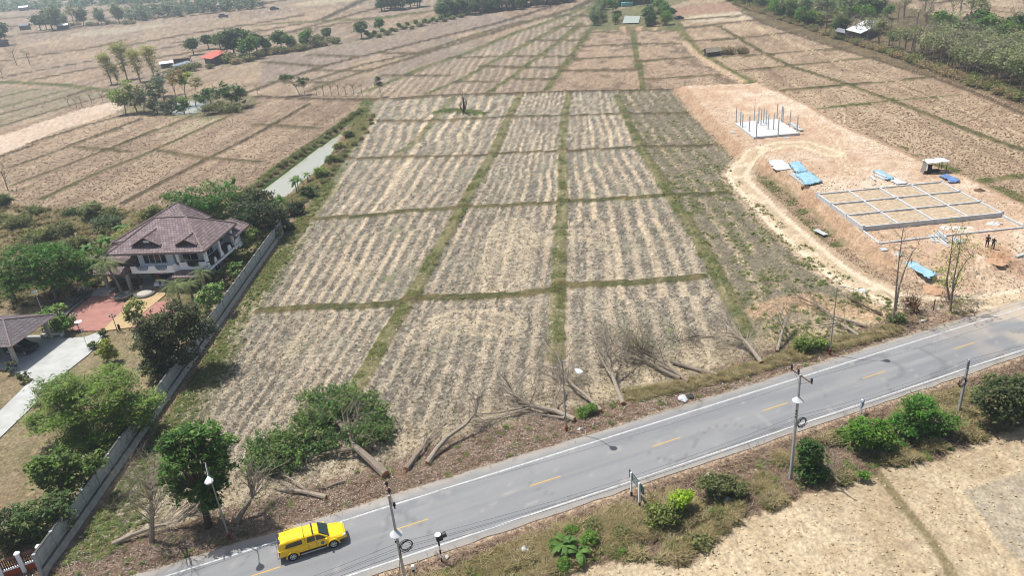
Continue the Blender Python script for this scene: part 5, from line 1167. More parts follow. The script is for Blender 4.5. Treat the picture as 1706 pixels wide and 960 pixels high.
for i in (5, 10, 15):
    for k in range(3): fb_('cross_beam', i-.1, i+.1, 5*k+.17, 5*k+4.83, 1.35, 1.80)
for i in range(5):
    for j in range(4): fb_('column_stub', 5*i-.14, 5*i+.14, 5*j-.15, 5*j+.15, .9, 1.82+.08*((i*3+j) % 4 == 0)+(.12 if i in (0, 4) else 0))
for i in range(4):
    for j in range(3):
        n = 12; xs = np.linspace(5*i+.1, 5*i+4.9, n); yy = np.linspace(5*j+.1, 5*j+4.9, n); Xg, Yg = np.meshgrid(xs, yy, indexing='ij')
        Zg = 1.42+.14*fbm(Xg, Yg, 1.2, 300, 2)+.1*rng.random(Xg.shape)
        Fi = np.arange(n*n).reshape(n, n); Fq = np.stack([Fi[:-1, :-1].ravel(), Fi[1:, :-1].ravel(), Fi[1:, 1:].ravel(), Fi[:-1, 1:].ravel()], 1)
        mesh_np('soil_fill', np.stack([Xg.ravel(), Yg.ravel(), Zg.ravel()], 1), Fq, SOILY, fo)
e1 = [P(1438,386,1.1), P(1465,407,1.1), P(1520,400,1.1), P(1600,391,1.1), P(1706,380,1.1)]
inv = fo.matrix_basis.inverted()
for a, b_ in zip(e1[:-1], e1[1:]):
    a = inv @ a; b_ = inv @ b_; d = b_-a; mb = MB(); mb.box((0, 0, 0), (d.length-.04, .2, .3), M=Matrix.Translation((a+b_)/2+Vector((0, 0, .06))) @ Matrix.Rotation(math.atan2(d.y, d.x), 4, 'Z')); mb.build('outer_beam', CON, fo)
a = inv @ P(1669,362,1.1); b_ = inv @ P(1704,379,1.1); d = b_-a; mb = MB(); mb.box((0, 0, 0), (d.length, .2, .5), M=Matrix.Translation((a+b_)/2+Vector((0, 0, .1))) @ Matrix.Rotation(math.atan2(d.y, d.x), 4, 'Z')); mb.build('outer_beam', CON, fo)
# house slab with posts
sl = empty('post_slab', (51.6, 149.8, 0), 0, 'white concrete slab with a forest of slender grey columns on the dirt platform', 'building slab')
fb_('slab', 0, 9.1, 0, 12.6, .9, 1.55, CONL, sl, .03)
for nm, a in (('slab_edge', (-.12, 9.22, -.12, 0.02)), ('slab_edge', (-.12, .0, .03, 12.7)), ('slab_edge', (9.1, 9.22, .03, 12.7))): fb_(nm, a[0], a[1], a[2], a[3], .85, 1.5, CON, sl, .0)
for k, (px, py) in enumerate([(225,204),(233,209.5),(236.7,212),(248,218.8),(259.8,227),(255.2,200.6),(263.2,205.8),(267.5,208.3),(271.8,204.7),(276,207.3),(279.4,215.6),(288.3,215.2),(296.4,224),(292.8,196.4),(302.3,202.7),(306.3,203.8),(319.5,211),(332.5,218.6)]):
    p = P(1000+px, py, 1.55)-Vector((51.6, 149.8, 0)); p.x = min(max(p.x, .1), 9.0); p.y = min(max(p.y, .1), 12.4)
    hh = 3.0+.15*rng.normal()*.4
    mb = MB(); mb.box((p.x, p.y, 1.55+hh/2), (.2, .2, hh-.004)); c = mb.build('column', CON, sl)
    mb = MB(); mb.box((p.x, p.y, 1.55+hh+.2), (.06, .06, .4)); mb.build('rebar', mat('rust_rebar', C(150,100,76), .9), c)
TARPB = mat('light_blue_tarp', C(150,206,232), .45, .12, 1.2, C(196,232,244)); TARPD = mat('dark_blue_tarp', C(86,122,190), .45, .2, 1.5, C(150,180,226)); SHW = mat('white_sheet', C(236,236,238), .6, .05, 1.5)
def tarp(name, label, cat, px, z, m, amp=.15, seed=0, n=14, group=None, edge=.0):
    """crumpled sheet between four photo corners"""
    zb = GP(sum(a for a, b in px)/4, sum(b for a, b in px)/4).z; z = zb+(z-1.1); c = [P(a, b, z) for a, b in px]; rg = np.random.default_rng(seed); o0 = (c[0]+c[1]+c[2]+c[3])/4; o0.z = 0
    s, t = np.meshgrid(np.linspace(0, 1, n), np.linspace(0, 1, n), indexing='ij'); cc = [np.array(q-o0) for q in c]
    Pp = (1-s)[..., None]*(1-t)[..., None]*cc[0]+s[..., None]*(1-t)[..., None]*cc[1]+s[..., None]*t[..., None]*cc[2]+(1-s)[..., None]*t[..., None]*cc[3]
    Pp = Pp.reshape(-1, 3); Pp[:, :2] += rg.normal(size=(len(Pp), 2))*.05; wob = fbm(Pp[:, 0]+seed*9, Pp[:, 1], 1.1, seed+400, 3); Pp[:, 2] += amp*(wob-.3)*2.2; b = np.minimum(np.minimum(s, 1-s), np.minimum(t, 1-t)).ravel(); Pp[:, 2] = np.where(b < .01, Pp[:, 2]*(1-edge)+edge*(zb+.04), Pp[:, 2])
    Pp[b < .01, :2] += rg.normal(size=((b < .01).sum(), 2))*.12
    Pp[:, 2] = np.maximum(Pp[:, 2], zb+.03)
    Fi = np.arange(n*n).reshape(n, n); Fq = np.stack([Fi[:-1, :-1].ravel(), Fi[1:, :-1].ravel(), Fi[1:, 1:].ravel(), Fi[:-1, 1:].ravel()], 1)
    o = mesh_np(name, Pp, Fq, m, smooth=False); o.location = o0; md = o.modifiers.new('thick', 'SOLIDIFY'); md.thickness = .02; tag(o, label, cat, group); return o
tarp('white_sheet', 'white plastic sheet spread flat left of the blue tarps on the platform edge', 'sheet', [(1280,268),(1303,266),(1322,281),(1293,284)], 1.2, SHW, .05, 1)
tarp('blue_tarp', 'light blue tarp thrown over stacked panels, upper of the two at the platform edge', 'tarp', [(1314,270),(1331,267),(1347,284),(1328,288)], 1.7, TARPB, .25, 2, edge=.6)
tarp('blue_tarp', 'light blue tarp over panels, lower of the two at the platform edge', 'tarp', [(1324,288),(1352,286),(1370,302),(1343,307)], 1.5, TARPB, .16, 3, edge=.5)
tarp('blue_tarp', 'narrow light blue tarp between grey beams and white sheet above the foundation', 'tarp', [(1454,284),(1463,281),(1490,296),(1479,299)], 1.5, TARPB, .12, 4, edge=.5)
tarp('white_sheet', 'white sheet adjoining the narrow blue tarp at the foundation back', 'sheet', [(1478,299),(1491,296),(1512,305),(1496,307)], 1.25, SHW, .05, 5)
tarp('blue_tarp', 'darker blue tarp heap beside the little white-roofed shelter', 'tarp', [(1565,292),(1576,289),(1601,302),(1584,303)], 1.4, TARPD, .25, 6, edge=.5)
tarp('blue_tarp', 'long light blue tarp strip lying nearest the road between the slender trees', 'tarp', [(1507,440),(1518,434),(1563,458),(1546,464)], 1.15, TARPB, .12, 7)
def lay(name, label, cat, items, m, z, group=None, part='plank', locz=1.1):
    """flat pieces laid on each other; items ((px,py)a,(px,py)b,width,thick,level)"""
    g = GP(*items[0][0]); z = g.z+.1; root = empty(name, g, 0, label, cat, group)
    for a, b, w, th, lv in items:
        A = P(*a, z)-g; Bq = P(*b, z)-g; d = Bq-A; mb = MB(); mb.box((0, 0, 0), (d.length, w, th), bev=.02, M=Matrix.Translation(((A.x+Bq.x)/2, (A.y+Bq.y)/2, lv+th/2+.01)) @ Matrix.Rotation(math.atan2(d.y, d.x), 4, 'Z')); mb.build(part, m, root)
    return root
PAN = mat('precast_panel_concrete', C(206,210,208), .9, .07, 1.5)
lay('panel_stack', 'stack of long pale floor planks, left group in front of the foundation', 'plank stack', [((1547,392),(1556,403),.35,.12,0),((1552,391),(1563,403),.35,.12,0),((1558,390),(1577,408),.35,.14,0),((1560,388),(1580,405),.3,.14,.14),((1562,387),(1576,399),.3,.14,.28),((1566,402),(1581,411),.3,.1,0)], PAN, 1.2)
lay('panel_stack', 'stack of pale floor planks, right group in front of the foundation', 'plank stack', [((1585,398),(1597,406),.35,.14,0),((1589,397),(1601,405),.3,.14,0),((1593,396),(1607,404),.3,.14,.0)], PAN, 1.2)
lay('panel_stack', 'row of long pale planks beside the lower blue tarp on the platform edge', 'plank stack', [((1316,290),(1341,309),.3,.2,0),((1319,289),(1343,307),.3,.2,0),((1322,289),(1345,306),.3,.25,0)], PAN, 1.2)
lay('beam_stack', 'grey concrete beams stacked beside the narrow blue tarp', 'beam stack', [((1450,294),(1458,301),.35,.3,0),((1457,292),(1475,300),.3,.3,0),((1459,290),(1477,298),.3,.3,0),((1458,291),(1476,299),.3,.3,.31)], CON, 1.2, part='beam')
lay('panel_stack', 'pale slabs stacked at the right corner of the column slab', 'slab stack', [((1317,207),(1334,216),.8,.15,0),((1315,205),(1330,213),.8,.15,.15),((1325,212),(1336,218),.8,.15,.15)], PAN, 1.2, part='slab_piece')
lay('concrete_board', 'single white board lying on the platform slope by the track', 'board', [((1358,385),(1376,394),.8,.08,.3)], PAN, .5, part='board', locz=.4)
lay('concrete_board', 'single grey slab at the lower foundation corner', 'board', [((1467,416),(1477,415),.9,.15,0)], PAN, 1.1, part='board')
lay('concrete_beam', 'single short beam lying at the right photo edge on the dirt', 'beam', [((1693,429),(1706,425),.4,.3,0)], PAN, 1.1, part='beam')
lay('concrete_board', 'two white boards lying left of the column slab', 'board', [((1217,218.5),(1224,218),.9,.06,0),((1218,220.5),(1225,220.5),.7,.06,0)], PAN, 1.1, part='board')
lay('concrete_board', 'white board lying in front of the column slab', 'board', [((1305,229),(1315,228.6),.9,.06,0)], PAN, 1.1, part='board')
def heap(name, label, cat, px, py, z, r, h, m, seed=0, n=60):
    g = GP(px, py); g.z -= .02; mb = MB(); rg = np.random.default_rng(seed)
    prof = [(r, 0), (r*.85, h*.3), (r*.5, h*.8), (r*.2, h), (.02, h*1.02)]; mb.lathe((0, 0, 0), prof, 14); mb.v = [(x*(1+.2*rg.normal()), y*(1+.2*rg.normal()), z_*(1+.15*rg.normal())) for x, y, z_ in mb.v]
    o = mb.build(name, m, loc=g); tag(o, label, cat); return o
PWD = mat('white_powder', C(232,226,218), .95, .05, 2)
heap('mortar_heap', 'flat white mortar spill behind the left plank stack', 'mortar heap', 1575, 380, 1.1, 1.1, .15, PWD, 1); heap('mortar_heap', 'flat white mortar spill above the right plank stack', 'mortar heap', 1600, 381, 1.1, 1.0, .12, PWD, 2)
heap('mortar_heap', 'round white sand heap inside the lower right beam corner', 'sand heap', 1657, 373, 1.1, .9, .3, PWD, 3); heap('mortar_heap', 'small white spill left of the round white heap', 'mortar heap', 1617, 379, 1.1, .5, .1, PWD, 4)
heap('rubble_heap', 'brown rubble lump at the right rim of the site below the dark blue tarp', 'rubble heap', 1633, 318, 1.1, .9, .35, mat('dark_soil', C(120,94,74), .95, .3, 4), 5); heap('rubble_heap', 'small brown rubble at the end of the white planks', 'rubble heap', 1342, 312, 1.1, .7, .3, mat('dark_soil', C(120,94,74)), 6)
heap('soil_mound', 'low reddish soil mound by the junction, between slender trees and track', 'soil mound', 1560, 484, .4, 1.6, .4, mat('red_soil', C(206,166,132), .95, .2, 3), 7); heap('sand_mound', 'flat brown sand mound right of the two workers', 'sand mound', 1660, 436, 1.1, 1.3, .25, mat('red_soil', C(196,144,106)), 8)
heap('cement_bag_pile', 'white bags and tools by the lower foundation corner', 'bag pile', 1497, 424, 1.0, .6, .3, PWD, 9)
# shelter
hg = GP(1551, 287); sh = empty('site_shelter', hg, R(-8), 'small open shelter with crumpled white roof and dark side sheet at the site rim', 'shelter')
for x, y, h in ((-.9, -.8, 1.8), (2.0, -.8, 2.0), (-.9, 1.1, 1.9), (2.0, 1.1, 2.1), (.8, -.8, 1.9)):
    mb = MB(); mb.tube([(x, y, 0), (x, y, h)], .05, 5); mb.build('post', BARKD, sh)
n = 9; s_g, t_g = np.meshgrid(np.linspace(-1.2, 2.3, n), np.linspace(-1.1, 1.4, n), indexing='ij'); zz = 1.95+.06*s_g+.08*np.sin(s_g*4+t_g*2); Fi = np.arange(n*n).reshape(n, n); Fq = np.stack([Fi[:-1, :-1].ravel(), Fi[1:, :-1].ravel(), Fi[1:, 1:].ravel(), Fi[:-1, 1:].ravel()], 1)
ro_ = mesh_np('roof_sheet', np.stack([s_g.ravel(), t_g.ravel(), zz.ravel()], 1), Fq, SHW, sh); md = ro_.modifiers.new('t', 'SOLIDIFY'); md.thickness = .03
mb = MB(); mb.add([(-1.6, -.9, 0), (-1.1, -1.0, 1.9), (-.95, 1.1, 1.95), (-1.3, 1.0, 0), (-1.57, -.9, 0), (-1.07, -1.0, 1.9), (-.92, 1.1, 1.95), (-1.27, 1.0, 0)], [(0, 1, 2, 3), (7, 6, 5, 4), (0, 4, 5, 1), (1, 5, 6, 2), (2, 6, 7, 3), (3, 7, 4, 0)]); mb.build('side_sheet', mat('weathered_zinc', C(150,150,146), .7, .25, 3), sh)
mb = MB(); mb.box((-.6, -.75, .8), (.7, .05, 1.6)); mb.build('dark_cloth', BLK, sh)
mb = MB(); mb.box((.6, .2, .35), (1.6, .8, .08)); mb.box((.6, .2, .15), (1.4, .6, .3)); mb.build('bench', BARKD, sh)

# ---- two workers standing on the dirt
SKIN = mat('brown_skin', C(150,108,82), .7, .06, 8); CLB = mat('black_cloth', C(44,46,54), .9, .2, 9); CLD = mat('dark_blue_cloth', C(52,60,84), .9, .2, 9)
def skin_obj(name, verts, edges, radii, m, parent, sub=1):
    me = bpy.data.meshes.new(name); me.from_pydata(verts, edges, []); me.update(); o = bpy.data.objects.new(name, me); COL.objects.link(o); o.parent = parent
    sk = o.modifiers.new('skin', 'SKIN'); lay_ = me.skin_vertices[0].data if len(me.skin_vertices) else None
    if lay_ is None:
        bm = bmesh.new(); bm.from_mesh(me); bm.verts.layers.skin.verify(); bm.to_mesh(me); bm.free(); lay_ = me.skin_vertices[0].data
    for i, r_ in enumerate(radii): lay_[i].radius = (r_, r_)
    lay_[0].use_root = True
    sk.use_smooth_shade = True; sb = o.modifiers.new('sub', 'SUBSURF'); sb.levels = sub; sb.render_levels = sub; me.materials.append(m); return o
def person(label, loc, rz, shirt, trousers, hat):
    root = empty('person', loc, rz, label, 'person')
    V = [(0,0,.95),(0,0,1.15),(0,.01,1.38),(0,0,1.5),(0,.01,1.60),(0,0,1.70), (.1,0,.9),(.12,.02,.5),(.13,0,.08),(.13,.12,.03), (-.1,0,.9),(-.12,-.05,.5),(-.14,-.08,.08),(-.14,.05,.03),
         (.18,0,1.40),(.25,.02,1.15),(.22,.16,.95),(.21,.22,.88), (-.18,0,1.40),(-.26,-.03,1.14),(-.25,.06,.92),(-.24,.1,.84)]
    E_ = [(0,1),(1,2),(2,3),(3,4),(4,5),(0,6),(6,7),(7,8),(8,9),(0,10),(10,11),(11,12),(12,13),(2,14),(14,15),(15,16),(16,17),(2,18),(18,19),(19,20),(20,21)]
    Rr = [.13,.12,.13,.055,.09,.07, .09,.06,.045,.04, .09,.06,.045,.04, .06,.045,.035,.035, .06,.045,.035,.035]
    skin_obj('body', V, E_, Rr, SKIN, root)
    for s, hx in ((1, (.21,.22,.88)), (-1, (-.24,.1,.84))):
        for k in range(4): pass
    skin_obj('shirt', [(0,0,1.0),(0,0,1.18),(0,.01,1.40),(.19,0,1.40),(.26,.02,1.16),(-.19,0,1.40),(-.27,-.03,1.15)], [(0,1),(1,2),(2,3),(3,4),(2,5),(5,6)], [.16,.15,.15,.08,.06,.08,.06], shirt, root)
    skin_obj('trousers', [(0,0,.98),(.1,0,.9),(.12,.02,.5),(.13,0,.1),(-.1,0,.9),(-.12,-.05,.5),(-.14,-.08,.1)], [(0,1),(1,2),(2,3),(0,4),(4,5),(5,6)], [.15,.11,.08,.065,.11,.08,.065], trousers, root)
    mb = MB()
    if hat: mb.lathe((0, 0, 1.70), [(.20, 0), (.12, .03), (.11, .1), (.05, .14)], 12); mb.build('hat', hat, root)
    else: mb.lathe((0, -.01, 1.64), [(.1, 0), (.115, .08), (.07, .15), (.02, .16)], 12); mb.build('hair', BLK, root)
    return root
person('person in black clothes standing, further from the road of the pair on the dirt', GP(1643.5,412), R(150), CLB, CLB, None); person('person in dark blue clothes with a pale hat, nearer the road of the pair', GP(1653.5,415), R(-60), CLD, CLB, SHW)
# ================================================================ ROADSIDE
GALV = mat('galvanised_steel', C(168,170,170), .6, .1, 5, metal=.2); REDP = mat('red_band_paint', C(200,66,50), .6, .1, 8); POLEC = mat('grey_pole_concrete', C(180,182,180,k=.8), .85, .15, 3); CER = mat('dark_insulator', C(60,54,52), .4, .2, 8); LAMPW = mat('white_lamp_housing', C(236,240,242), .4, .03, 5); RUST = mat('rusty_steel', C(136,112,100), .8, .2, 6)
def street_lamp(label, base, arm, h=8.0):
    g = P(*base); g.z = gz(g.x, g.y)-.02; root = empty('street_lamp', g, 0, label, 'street lamp', 'lamps along the field side of the road')
    mb = MB(); mb.tube([(0, 0, .75), (0, 0, h*.5), (0, 0, h)], [.075, .06, .04], 8); mb.build('pole', GALV, root)
    for k in range(5):
        mb = MB(); mb.tube([(0, 0, .15*k), (0, 0, .15*k+.149)], .13, 8); mb.build('base_band', REDP if k % 2 == 0 else BLK, root)
    a = Vector((arm[0], arm[1], 0)); e = a+Vector((0, 0, h-.25)); mb = MB(); mb.tube([(0, 0, h-.01), a*.3+Vector((0, 0, h+.12)), e*1.0-a*.15], [.04, .035, .03], 6); mb.build('arm', GALV, root)
    d = a.normalized(); T = Matrix.Translation(e+d*.1) @ Matrix.Rotation(math.atan2(d.y, d.x), 4, 'Z') @ Matrix.Rotation(R(6), 4, 'Y'); hd = MB()
    sec = [(-.42, .05, .04), (-.25, .12, .08), (0, .3, .13), (.3, .33, .12), (.48, .18, .06)]; vs = []
    for x, w_, z_ in sec: vs += [T @ Vector((x, -w_, 0)), T @ Vector((x, -w_*.6, z_)), T @ Vector((x, w_*.6, z_)), T @ Vector((x, w_, 0)), T @ Vector((x, w_*.5, -.05)), T @ Vector((x, -w_*.5, -.05))]
    fs = [(i*6+j, i*6+(j+1) % 6, i*6+6+(j+1) % 6, i*6+6+j) for i in range(4) for j in range(6)]+[(0, 1, 2, 3, 4, 5)[::-1], (24, 25, 26, 27, 28, 29)]
    hd.add(vs, fs); hd.build('lamp_head', LAMPW, root)
street_lamp('street lamp with red banded base in front of the dense dark tree', (383,900), (.75, -1.75)); street_lamp('street lamp with red banded base beside the felled trunks, mid road', (944,720), (1.2, -1.5)); street_lamp('street lamp with red banded base left of the site junction', (1382,592), (2.1, -.6))
def cone_cap(root, z, r=.45):
    mb = MB(); mb.lathe((0, 0, z), [(r, 0), (r*1.0, .03), (r*.45, .26), (.12, .36)], 20); mb.build('white_cone', LAMPW, root)
def coil(root, c, r, m=BLK):
    mb = MB(); pts = [(c[0]+r*(1+.16*math.sin(t*.37))*math.cos(t), c[1]+.1*math.sin(1.3*t), c[2]+r*(1-.14*math.sin(t*.5))*math.sin(t)) for t in np.linspace(0, 2*math.pi*4.9, 90)]; mb.tube(pts, .022, 5); mb.build('cable_coil', m, root)
def upole(label, xy, h, top=True, cap=None, coilz=None, coilx=.6, tw=.075, bw=.12):
    g = Vector((xy[0], xy[1], 0)); g.z = gz(*xy)-.05; root = empty('utility_pole', g, RANG, label, 'utility pole'); h -= g.z
    mb = MB(); mb.add([(sx*w_, sy*w_*.8, z) for z, w_ in ((-.3, bw), (h, tw)) for sx, sy in ((-1, -1), (1, -1), (1, 1), (-1, 1))], [(3, 2, 1, 0), (4, 5, 6, 7), (0, 1, 5, 4), (1, 2, 6, 5), (2, 3, 7, 6), (3, 0, 4, 7)]); mb.build('pole', POLEC, root)
    if top:
        mb = MB(); mb.box((.12, 0, h-.15), (.09, 2.5, .1)); mb.build('crossarm', RUST, root)
        mb = MB(); mb.tube([(.1, -.9, h-.2), (.1, 0, h-.9)], .02, 4); mb.tube([(.1, .9, h-.2), (.1, 0, h-.9)], .02, 4); mb.build('brace', RUST, root)
        for y in (-1.15, .35, 1.15):
            mb = MB(); mb.lathe((.12, y, h-.1), [(.04, 0), (.05, .08), (.11, .1), (.06, .16), (.11, .2), (.06, .27), (.09, .31), (.03, .38)], 10); mb.build('insulator', CER, root)
    for z in (h-3.4, h-3.7, h-4.0) if top else (h-.35, h-.6, h-.85):
        mb = MB(); mb.lathe((0, 0, 0), [(.05, 0), (.07, .04), (.05, .12)], 8, M=Matrix.Translation((-.15, -.1, z))); mb.build('bracket', CER, root)
    if cap: cone_cap(root, cap-g.z)
    if coilz: coil(root, (coilx, -.18, coilz-g.z), .42)
    return root
upole('tall pole with triple insulators, white cone and black cable coil near the pickup', (-9.4, 39.9), 10.4, True, 7.0, 5.9, .5); upole('tall pole with three-insulator crossarm and white cone right of the road sign', (22.05, 50.25), 10.05, True, 7.6, 5.4, .48); upole('short leaning grey pole with cable coils at the right end of the road', (40.12, 56.88), 5.6, False, None, 3.4, -.5, .09, .12)
# cables
CAB = mat('black_cable', C(64,64,66), .7, .1, 4)
def cable(name, pts3, sag, r_, label, group):
    mb = MB(); full = []
    for a, b_ in zip(pts3[:-1], pts3[1:]):
        a = Vector(a); b_ = Vector(b_); n = 14
        for k in range(n): t = k/n; p = a.lerp(b_, t); p.z -= sag*4*t*(1-t)*(b_-a).length/35; full.append(p)
    full.append(Vector(pts3[-1])); mb.tube(full, r_, 4, cap=False); o = mb.build(name, CAB); tag(o, label, 'cable', group)
pA, pB, pC = np.array([-9.4, 39.9]), np.array([22.05, 50.25]), np.array([40.12, 56.88]); pZ = pA-RU*38; pD = pC+RU*33
for k, z in enumerate((5.15, 5.45, 5.75, 6.05)):
    off = RN*(.12*(k % 2)+.05)
    cable('telecom_cable', [(*(pZ+off), z), (*(pA+off), z), (*(pB+off), z-.1), (*(pC+off), z-.55), (*(pD+off), z-.4)], .45+.12*k, .011 if k else .017, 'black telecom cable strung low along the lower road edge', 'telecom cables between the poles')
for y in (-1.15, .35, 1.15):
    off = RN*y; cable('power_line', [(*(pZ+off), 10.5), (*(pA+off), 10.65), (*(pB+off), 10.35), (*(pB+RU*38+off), 10.4)], .4, .008, 'thin power line strung high between the tall utility poles', 'power lines between the poles')
cable('drop_cable', [(-9.3, 39.8, 5.6), (-9.9, 39.5, 2.5), (-9.5, 39.6, -.3)], .0, .02, 'loose cable hanging down the pole nearest the pickup', None)
# road sign, seen from behind
SG = mat('green_sign_frame', C(70,96,92), .6, .1, 5); SB = mat('sign_back_aluminium', C(176,192,190), .5, .08, 3, metal=.3)
ga, gb = P(1052,827), P(1065.5,845); ga.z = gb.z = gz(ga.x, ga.y); dv = gb-ga; sg = empty('road_sign', ga, math.atan2(dv.y, dv.x), 'direction sign on two white posts with black feet, seen from the side', 'road sign'); Ls = dv.length
for x in (0, Ls):
    mb = MB(); mb.box((x, 0, .25), (.15, .15, .5)); mb.build('post_foot', BLK, sg); mb = MB(); mb.box((x, 0, 1.5), (.14, .14, 2.0)); mb.build('post', WHITE, sg)
mb = MB(); mb.box((Ls/2, .11, 2.02), (Ls+1.1, .04, .82), bev=.01); bo = mb.build('board', SG, sg); mb = MB(); mb.box((Ls/2, .085, 2.02), (Ls-.2, .02, .62)); mb.build('board_back', SB, sg)
g = P(1433, 690); g.z = gz(g.x, g.y); bs = empty('small_sign', g, R(-40), 'small white and blue roadside sign above the bright green bush', 'road sign'); mb = MB(); mb.box((0, 0, .65), (.16, .14, 1.9)); mb.build('post', WHITE, bs)
mb = MB(); mb.poly([(-.05, -.35), (.02, -.35), (.02, .35), (-.05, .35)], 0, 0.7); mb.v = [(x+.14, y, z+.85) for x, y, z in mb.v]; mb.build('board', mat('pale_blue_sign', C(150,190,216), .5, .08, 3), bs)
# solar warning light
g = P(736, 936); g.z = gz(g.x, g.y); wl_o = empty('warning_light', g, RANG, 'black roadside warning light on a black and white banded post', 'warning light')
for k in range(5):
    mb = MB(); mb.tube([(0, 0, .42*k), (0, 0, .42*k+.419)], .07, 8); mb.build('post_band', WHITE if k % 2 else BLK, wl_o)
mb = MB(); mb.box((.1, 0, 2.45), (.5, .3, .55), bev=.03); hb_ = mb.build('housing', BLK, wl_o)
mb = MB(); mb.lathe((0, 0, 0), [(.14, 0), (.24, 0), (.24, .05), (.14, .05)], 18, M=Matrix.Translation((.02, 0, 2.73))); mb.build('reflector_ring', WHITE, hb_)
mb = MB(); mb.lathe((0, 0, 0), [(.2, 0), (.22, .3), (.2, .32)], 12, M=Matrix.Translation((.36, .02, 2.5)) @ Matrix.Rotation(R(80), 4, 'Y')); mb.build('visor', BLK, hb_)
g = P(690, 957); g.z = gz(g.x, g.y); km = empty('kilometre_post', g, 0, 'short white marker post with a black band near the pole foot', 'marker post')
mb = MB(); mb.box((0, 0, .2), (.16, .16, .4)); mb.build('post', WHITE, km); mb = MB(); mb.box((0, 0, .5), (.18, .18, .2)); mb.build('black_band', BLK, km); mb = MB(); mb.box((0, 0, .82), (.22, .2, .42), bev=.04); mb.build('head', WHITE, km)
mb = MB(); mb.tube([(0, 0, 0), (0, 0, 1.5)], .06, 6); g = P(1555, 516); o = mb.build('fence_post', BARKD, loc=(g.x, g.y, gz(g.x, g.y)-.05)); tag(o, 'lone dark wooden post between the two slender trees', 'post')
# litter
def bag(label, px, py, r_, m, seed, name='litter_bag', cat='litter'):
    g = P(px, py); g.z = gz(g.x, g.y)+.02; mb = MB(); rg = np.random.default_rng(seed); mb.lathe((0, 0, 0), [(r_*.7, 0), (r_, r_*.3), (r_*.7, r_*.7), (r_*.2, r_*.9)], 9); mb.v = [(x*(1+.3*rg.normal()), y*(1+.3*rg.normal()), z) for x, y, z in mb.v]; o = mb.build(name, m, loc=g); tag(o, label, cat)
bag('white rubbish pile on the upper road edge, mid way', 1137, 666, .5, SHW, 1); bag('black rubbish bag right beside the white rubbish', 1150, 663, .35, BLK, 2); bag('pale crumpled rubbish on the lower verge left of the banana-like clump', 873, 915, .5, SHW, 3); bag('white scrap on the lower verge between bushes and sign', 1180, 792, .3, SHW, 4); bag('white scrap near the warning light foot', 745, 930, .22, SHW, 5); bag('white scrap in front of the tangled dark bush', 1213, 829, .25, SHW, 6); bag('small white litter by the junction root ball', 1537, 536, .25, SHW, 7); bag('pale blue scrap near the straw field edge below the bushes', 1192, 844, .22, TARPB, 8); bag('white scrap beside the lamp base mid road', 966, 717, .2, SHW, 9)

# ---- yellow pickup with canopy
YP = paint('yellow_paint', (.86, .54, .008), .32); CHR = mat('worn_chrome', (.5, .5, .5), .3, .1, 9, metal=.9); DUSTY = mat('dusty_rear_glass', C(150,156,158), .3, .1, 4)
A = np.array([-19.1, 45.6]); Bw = np.array([-16.1, 46.6]); dvec = (Bw-A)/np.linalg.norm(Bw-A); ang = math.atan2(dvec[1], dvec[0]); nv = np.array([-dvec[1], dvec[0]]); mid = (A+Bw)/2+nv*.80
tr_ = empty('pickup_truck', (mid[0]+.05*dvec[0], mid[1]+.05*dvec[1], .115), ang, 'yellow crew-cab pickup with matching canopy driving on the road', 'pickup truck')
def hs(x, rows): return (x, rows)
mb = MB(); loft(mb, [
 (-2.62, [(.60, .62), (.80, .66), (.84, .90), (.80, 1.12), (0, 1.15)]), (-2.52, [(.72, .48), (.90, .62), (.92, .92), (.88, 1.16), (0, 1.2)]), (-1.6, [(.78, .48), (.94, .62), (.95, .95), (.90, 1.18), (0, 1.22)]), (-.3, [(.80, .45), (.90, .60), (.92, .92), (.89, 1.15), (0, 1.18)]),
 (.9, [(.80, .45), (.90, .60), (.92, .90), (.88, 1.12), (0, 1.15)]), (1.3, [(.80, .46), (.93, .62), (.94, .92), (.84, 1.09), (0, 1.16)]), (2.1, [(.78, .48), (.93, .64), (.92, .90), (.78, 1.02), (0, 1.10)]), (2.5, [(.70, .50), (.86, .62), (.84, .84), (.66, .94), (0, 1.00)]), (2.66, [(.55, .52), (.70, .62), (.68, .78), (.5, .84), (0, .88)])])
mb.build('body', YP, tr_)
mb = MB(); loft(mb, [(-2.58, [(.82, 1.14), (.80, 1.2), (.6, 1.21), (0, 1.22)]), (-2.40, [(.85, 1.16), (.72, 1.68), (.66, 1.76), (0, 1.8)]), (-.52, [(.86, 1.16), (.72, 1.72), (.64, 1.80), (0, 1.85)])]); cn = mb.build('canopy', YP, tr_)
mb = MB(); loft(mb, [(-.5, [(.86, 1.15), (.70, 1.68), (.60, 1.77), (0, 1.81)]), (.35, [(.86, 1.14), (.69, 1.68), (.58, 1.76), (0, 1.80)]), (.62, [(.86, 1.13), (.70, 1.62), (.58, 1.69), (0, 1.73)]), (1.42, [(.82, 1.08), (.80, 1.11), (.6, 1.14), (0, 1.17)])]); mb.build('cab', YP, tr_)
def pane(name, pts, m=GLASS, par=tr_, off=.012):
    pts = [Vector(p) for p in pts]; nrm = (pts[1]-pts[0]).cross(pts[2]-pts[0]).normalized(); c = sum(pts, Vector())/len(pts)
    if nrm.dot(c-Vector((c.x*.6, 0, 1.2))) < 0: nrm = -nrm; pts = pts[::-1]
    n = len(pts); mb = MB(); mb.add([p+nrm*off for p in pts]+[p-nrm*.03 for p in pts], [tuple(range(n)), tuple(reversed(range(n, 2*n)))]+[(i, n+i, n+(i+1) % n, (i+1) % n) for i in range(n)]); return mb.build(name, m, par)
pane('windscreen', [(1.34, -.74, 1.17), (1.34, .74, 1.17), (.66, .60, 1.70), (.66, -.60, 1.70)], off=.06)
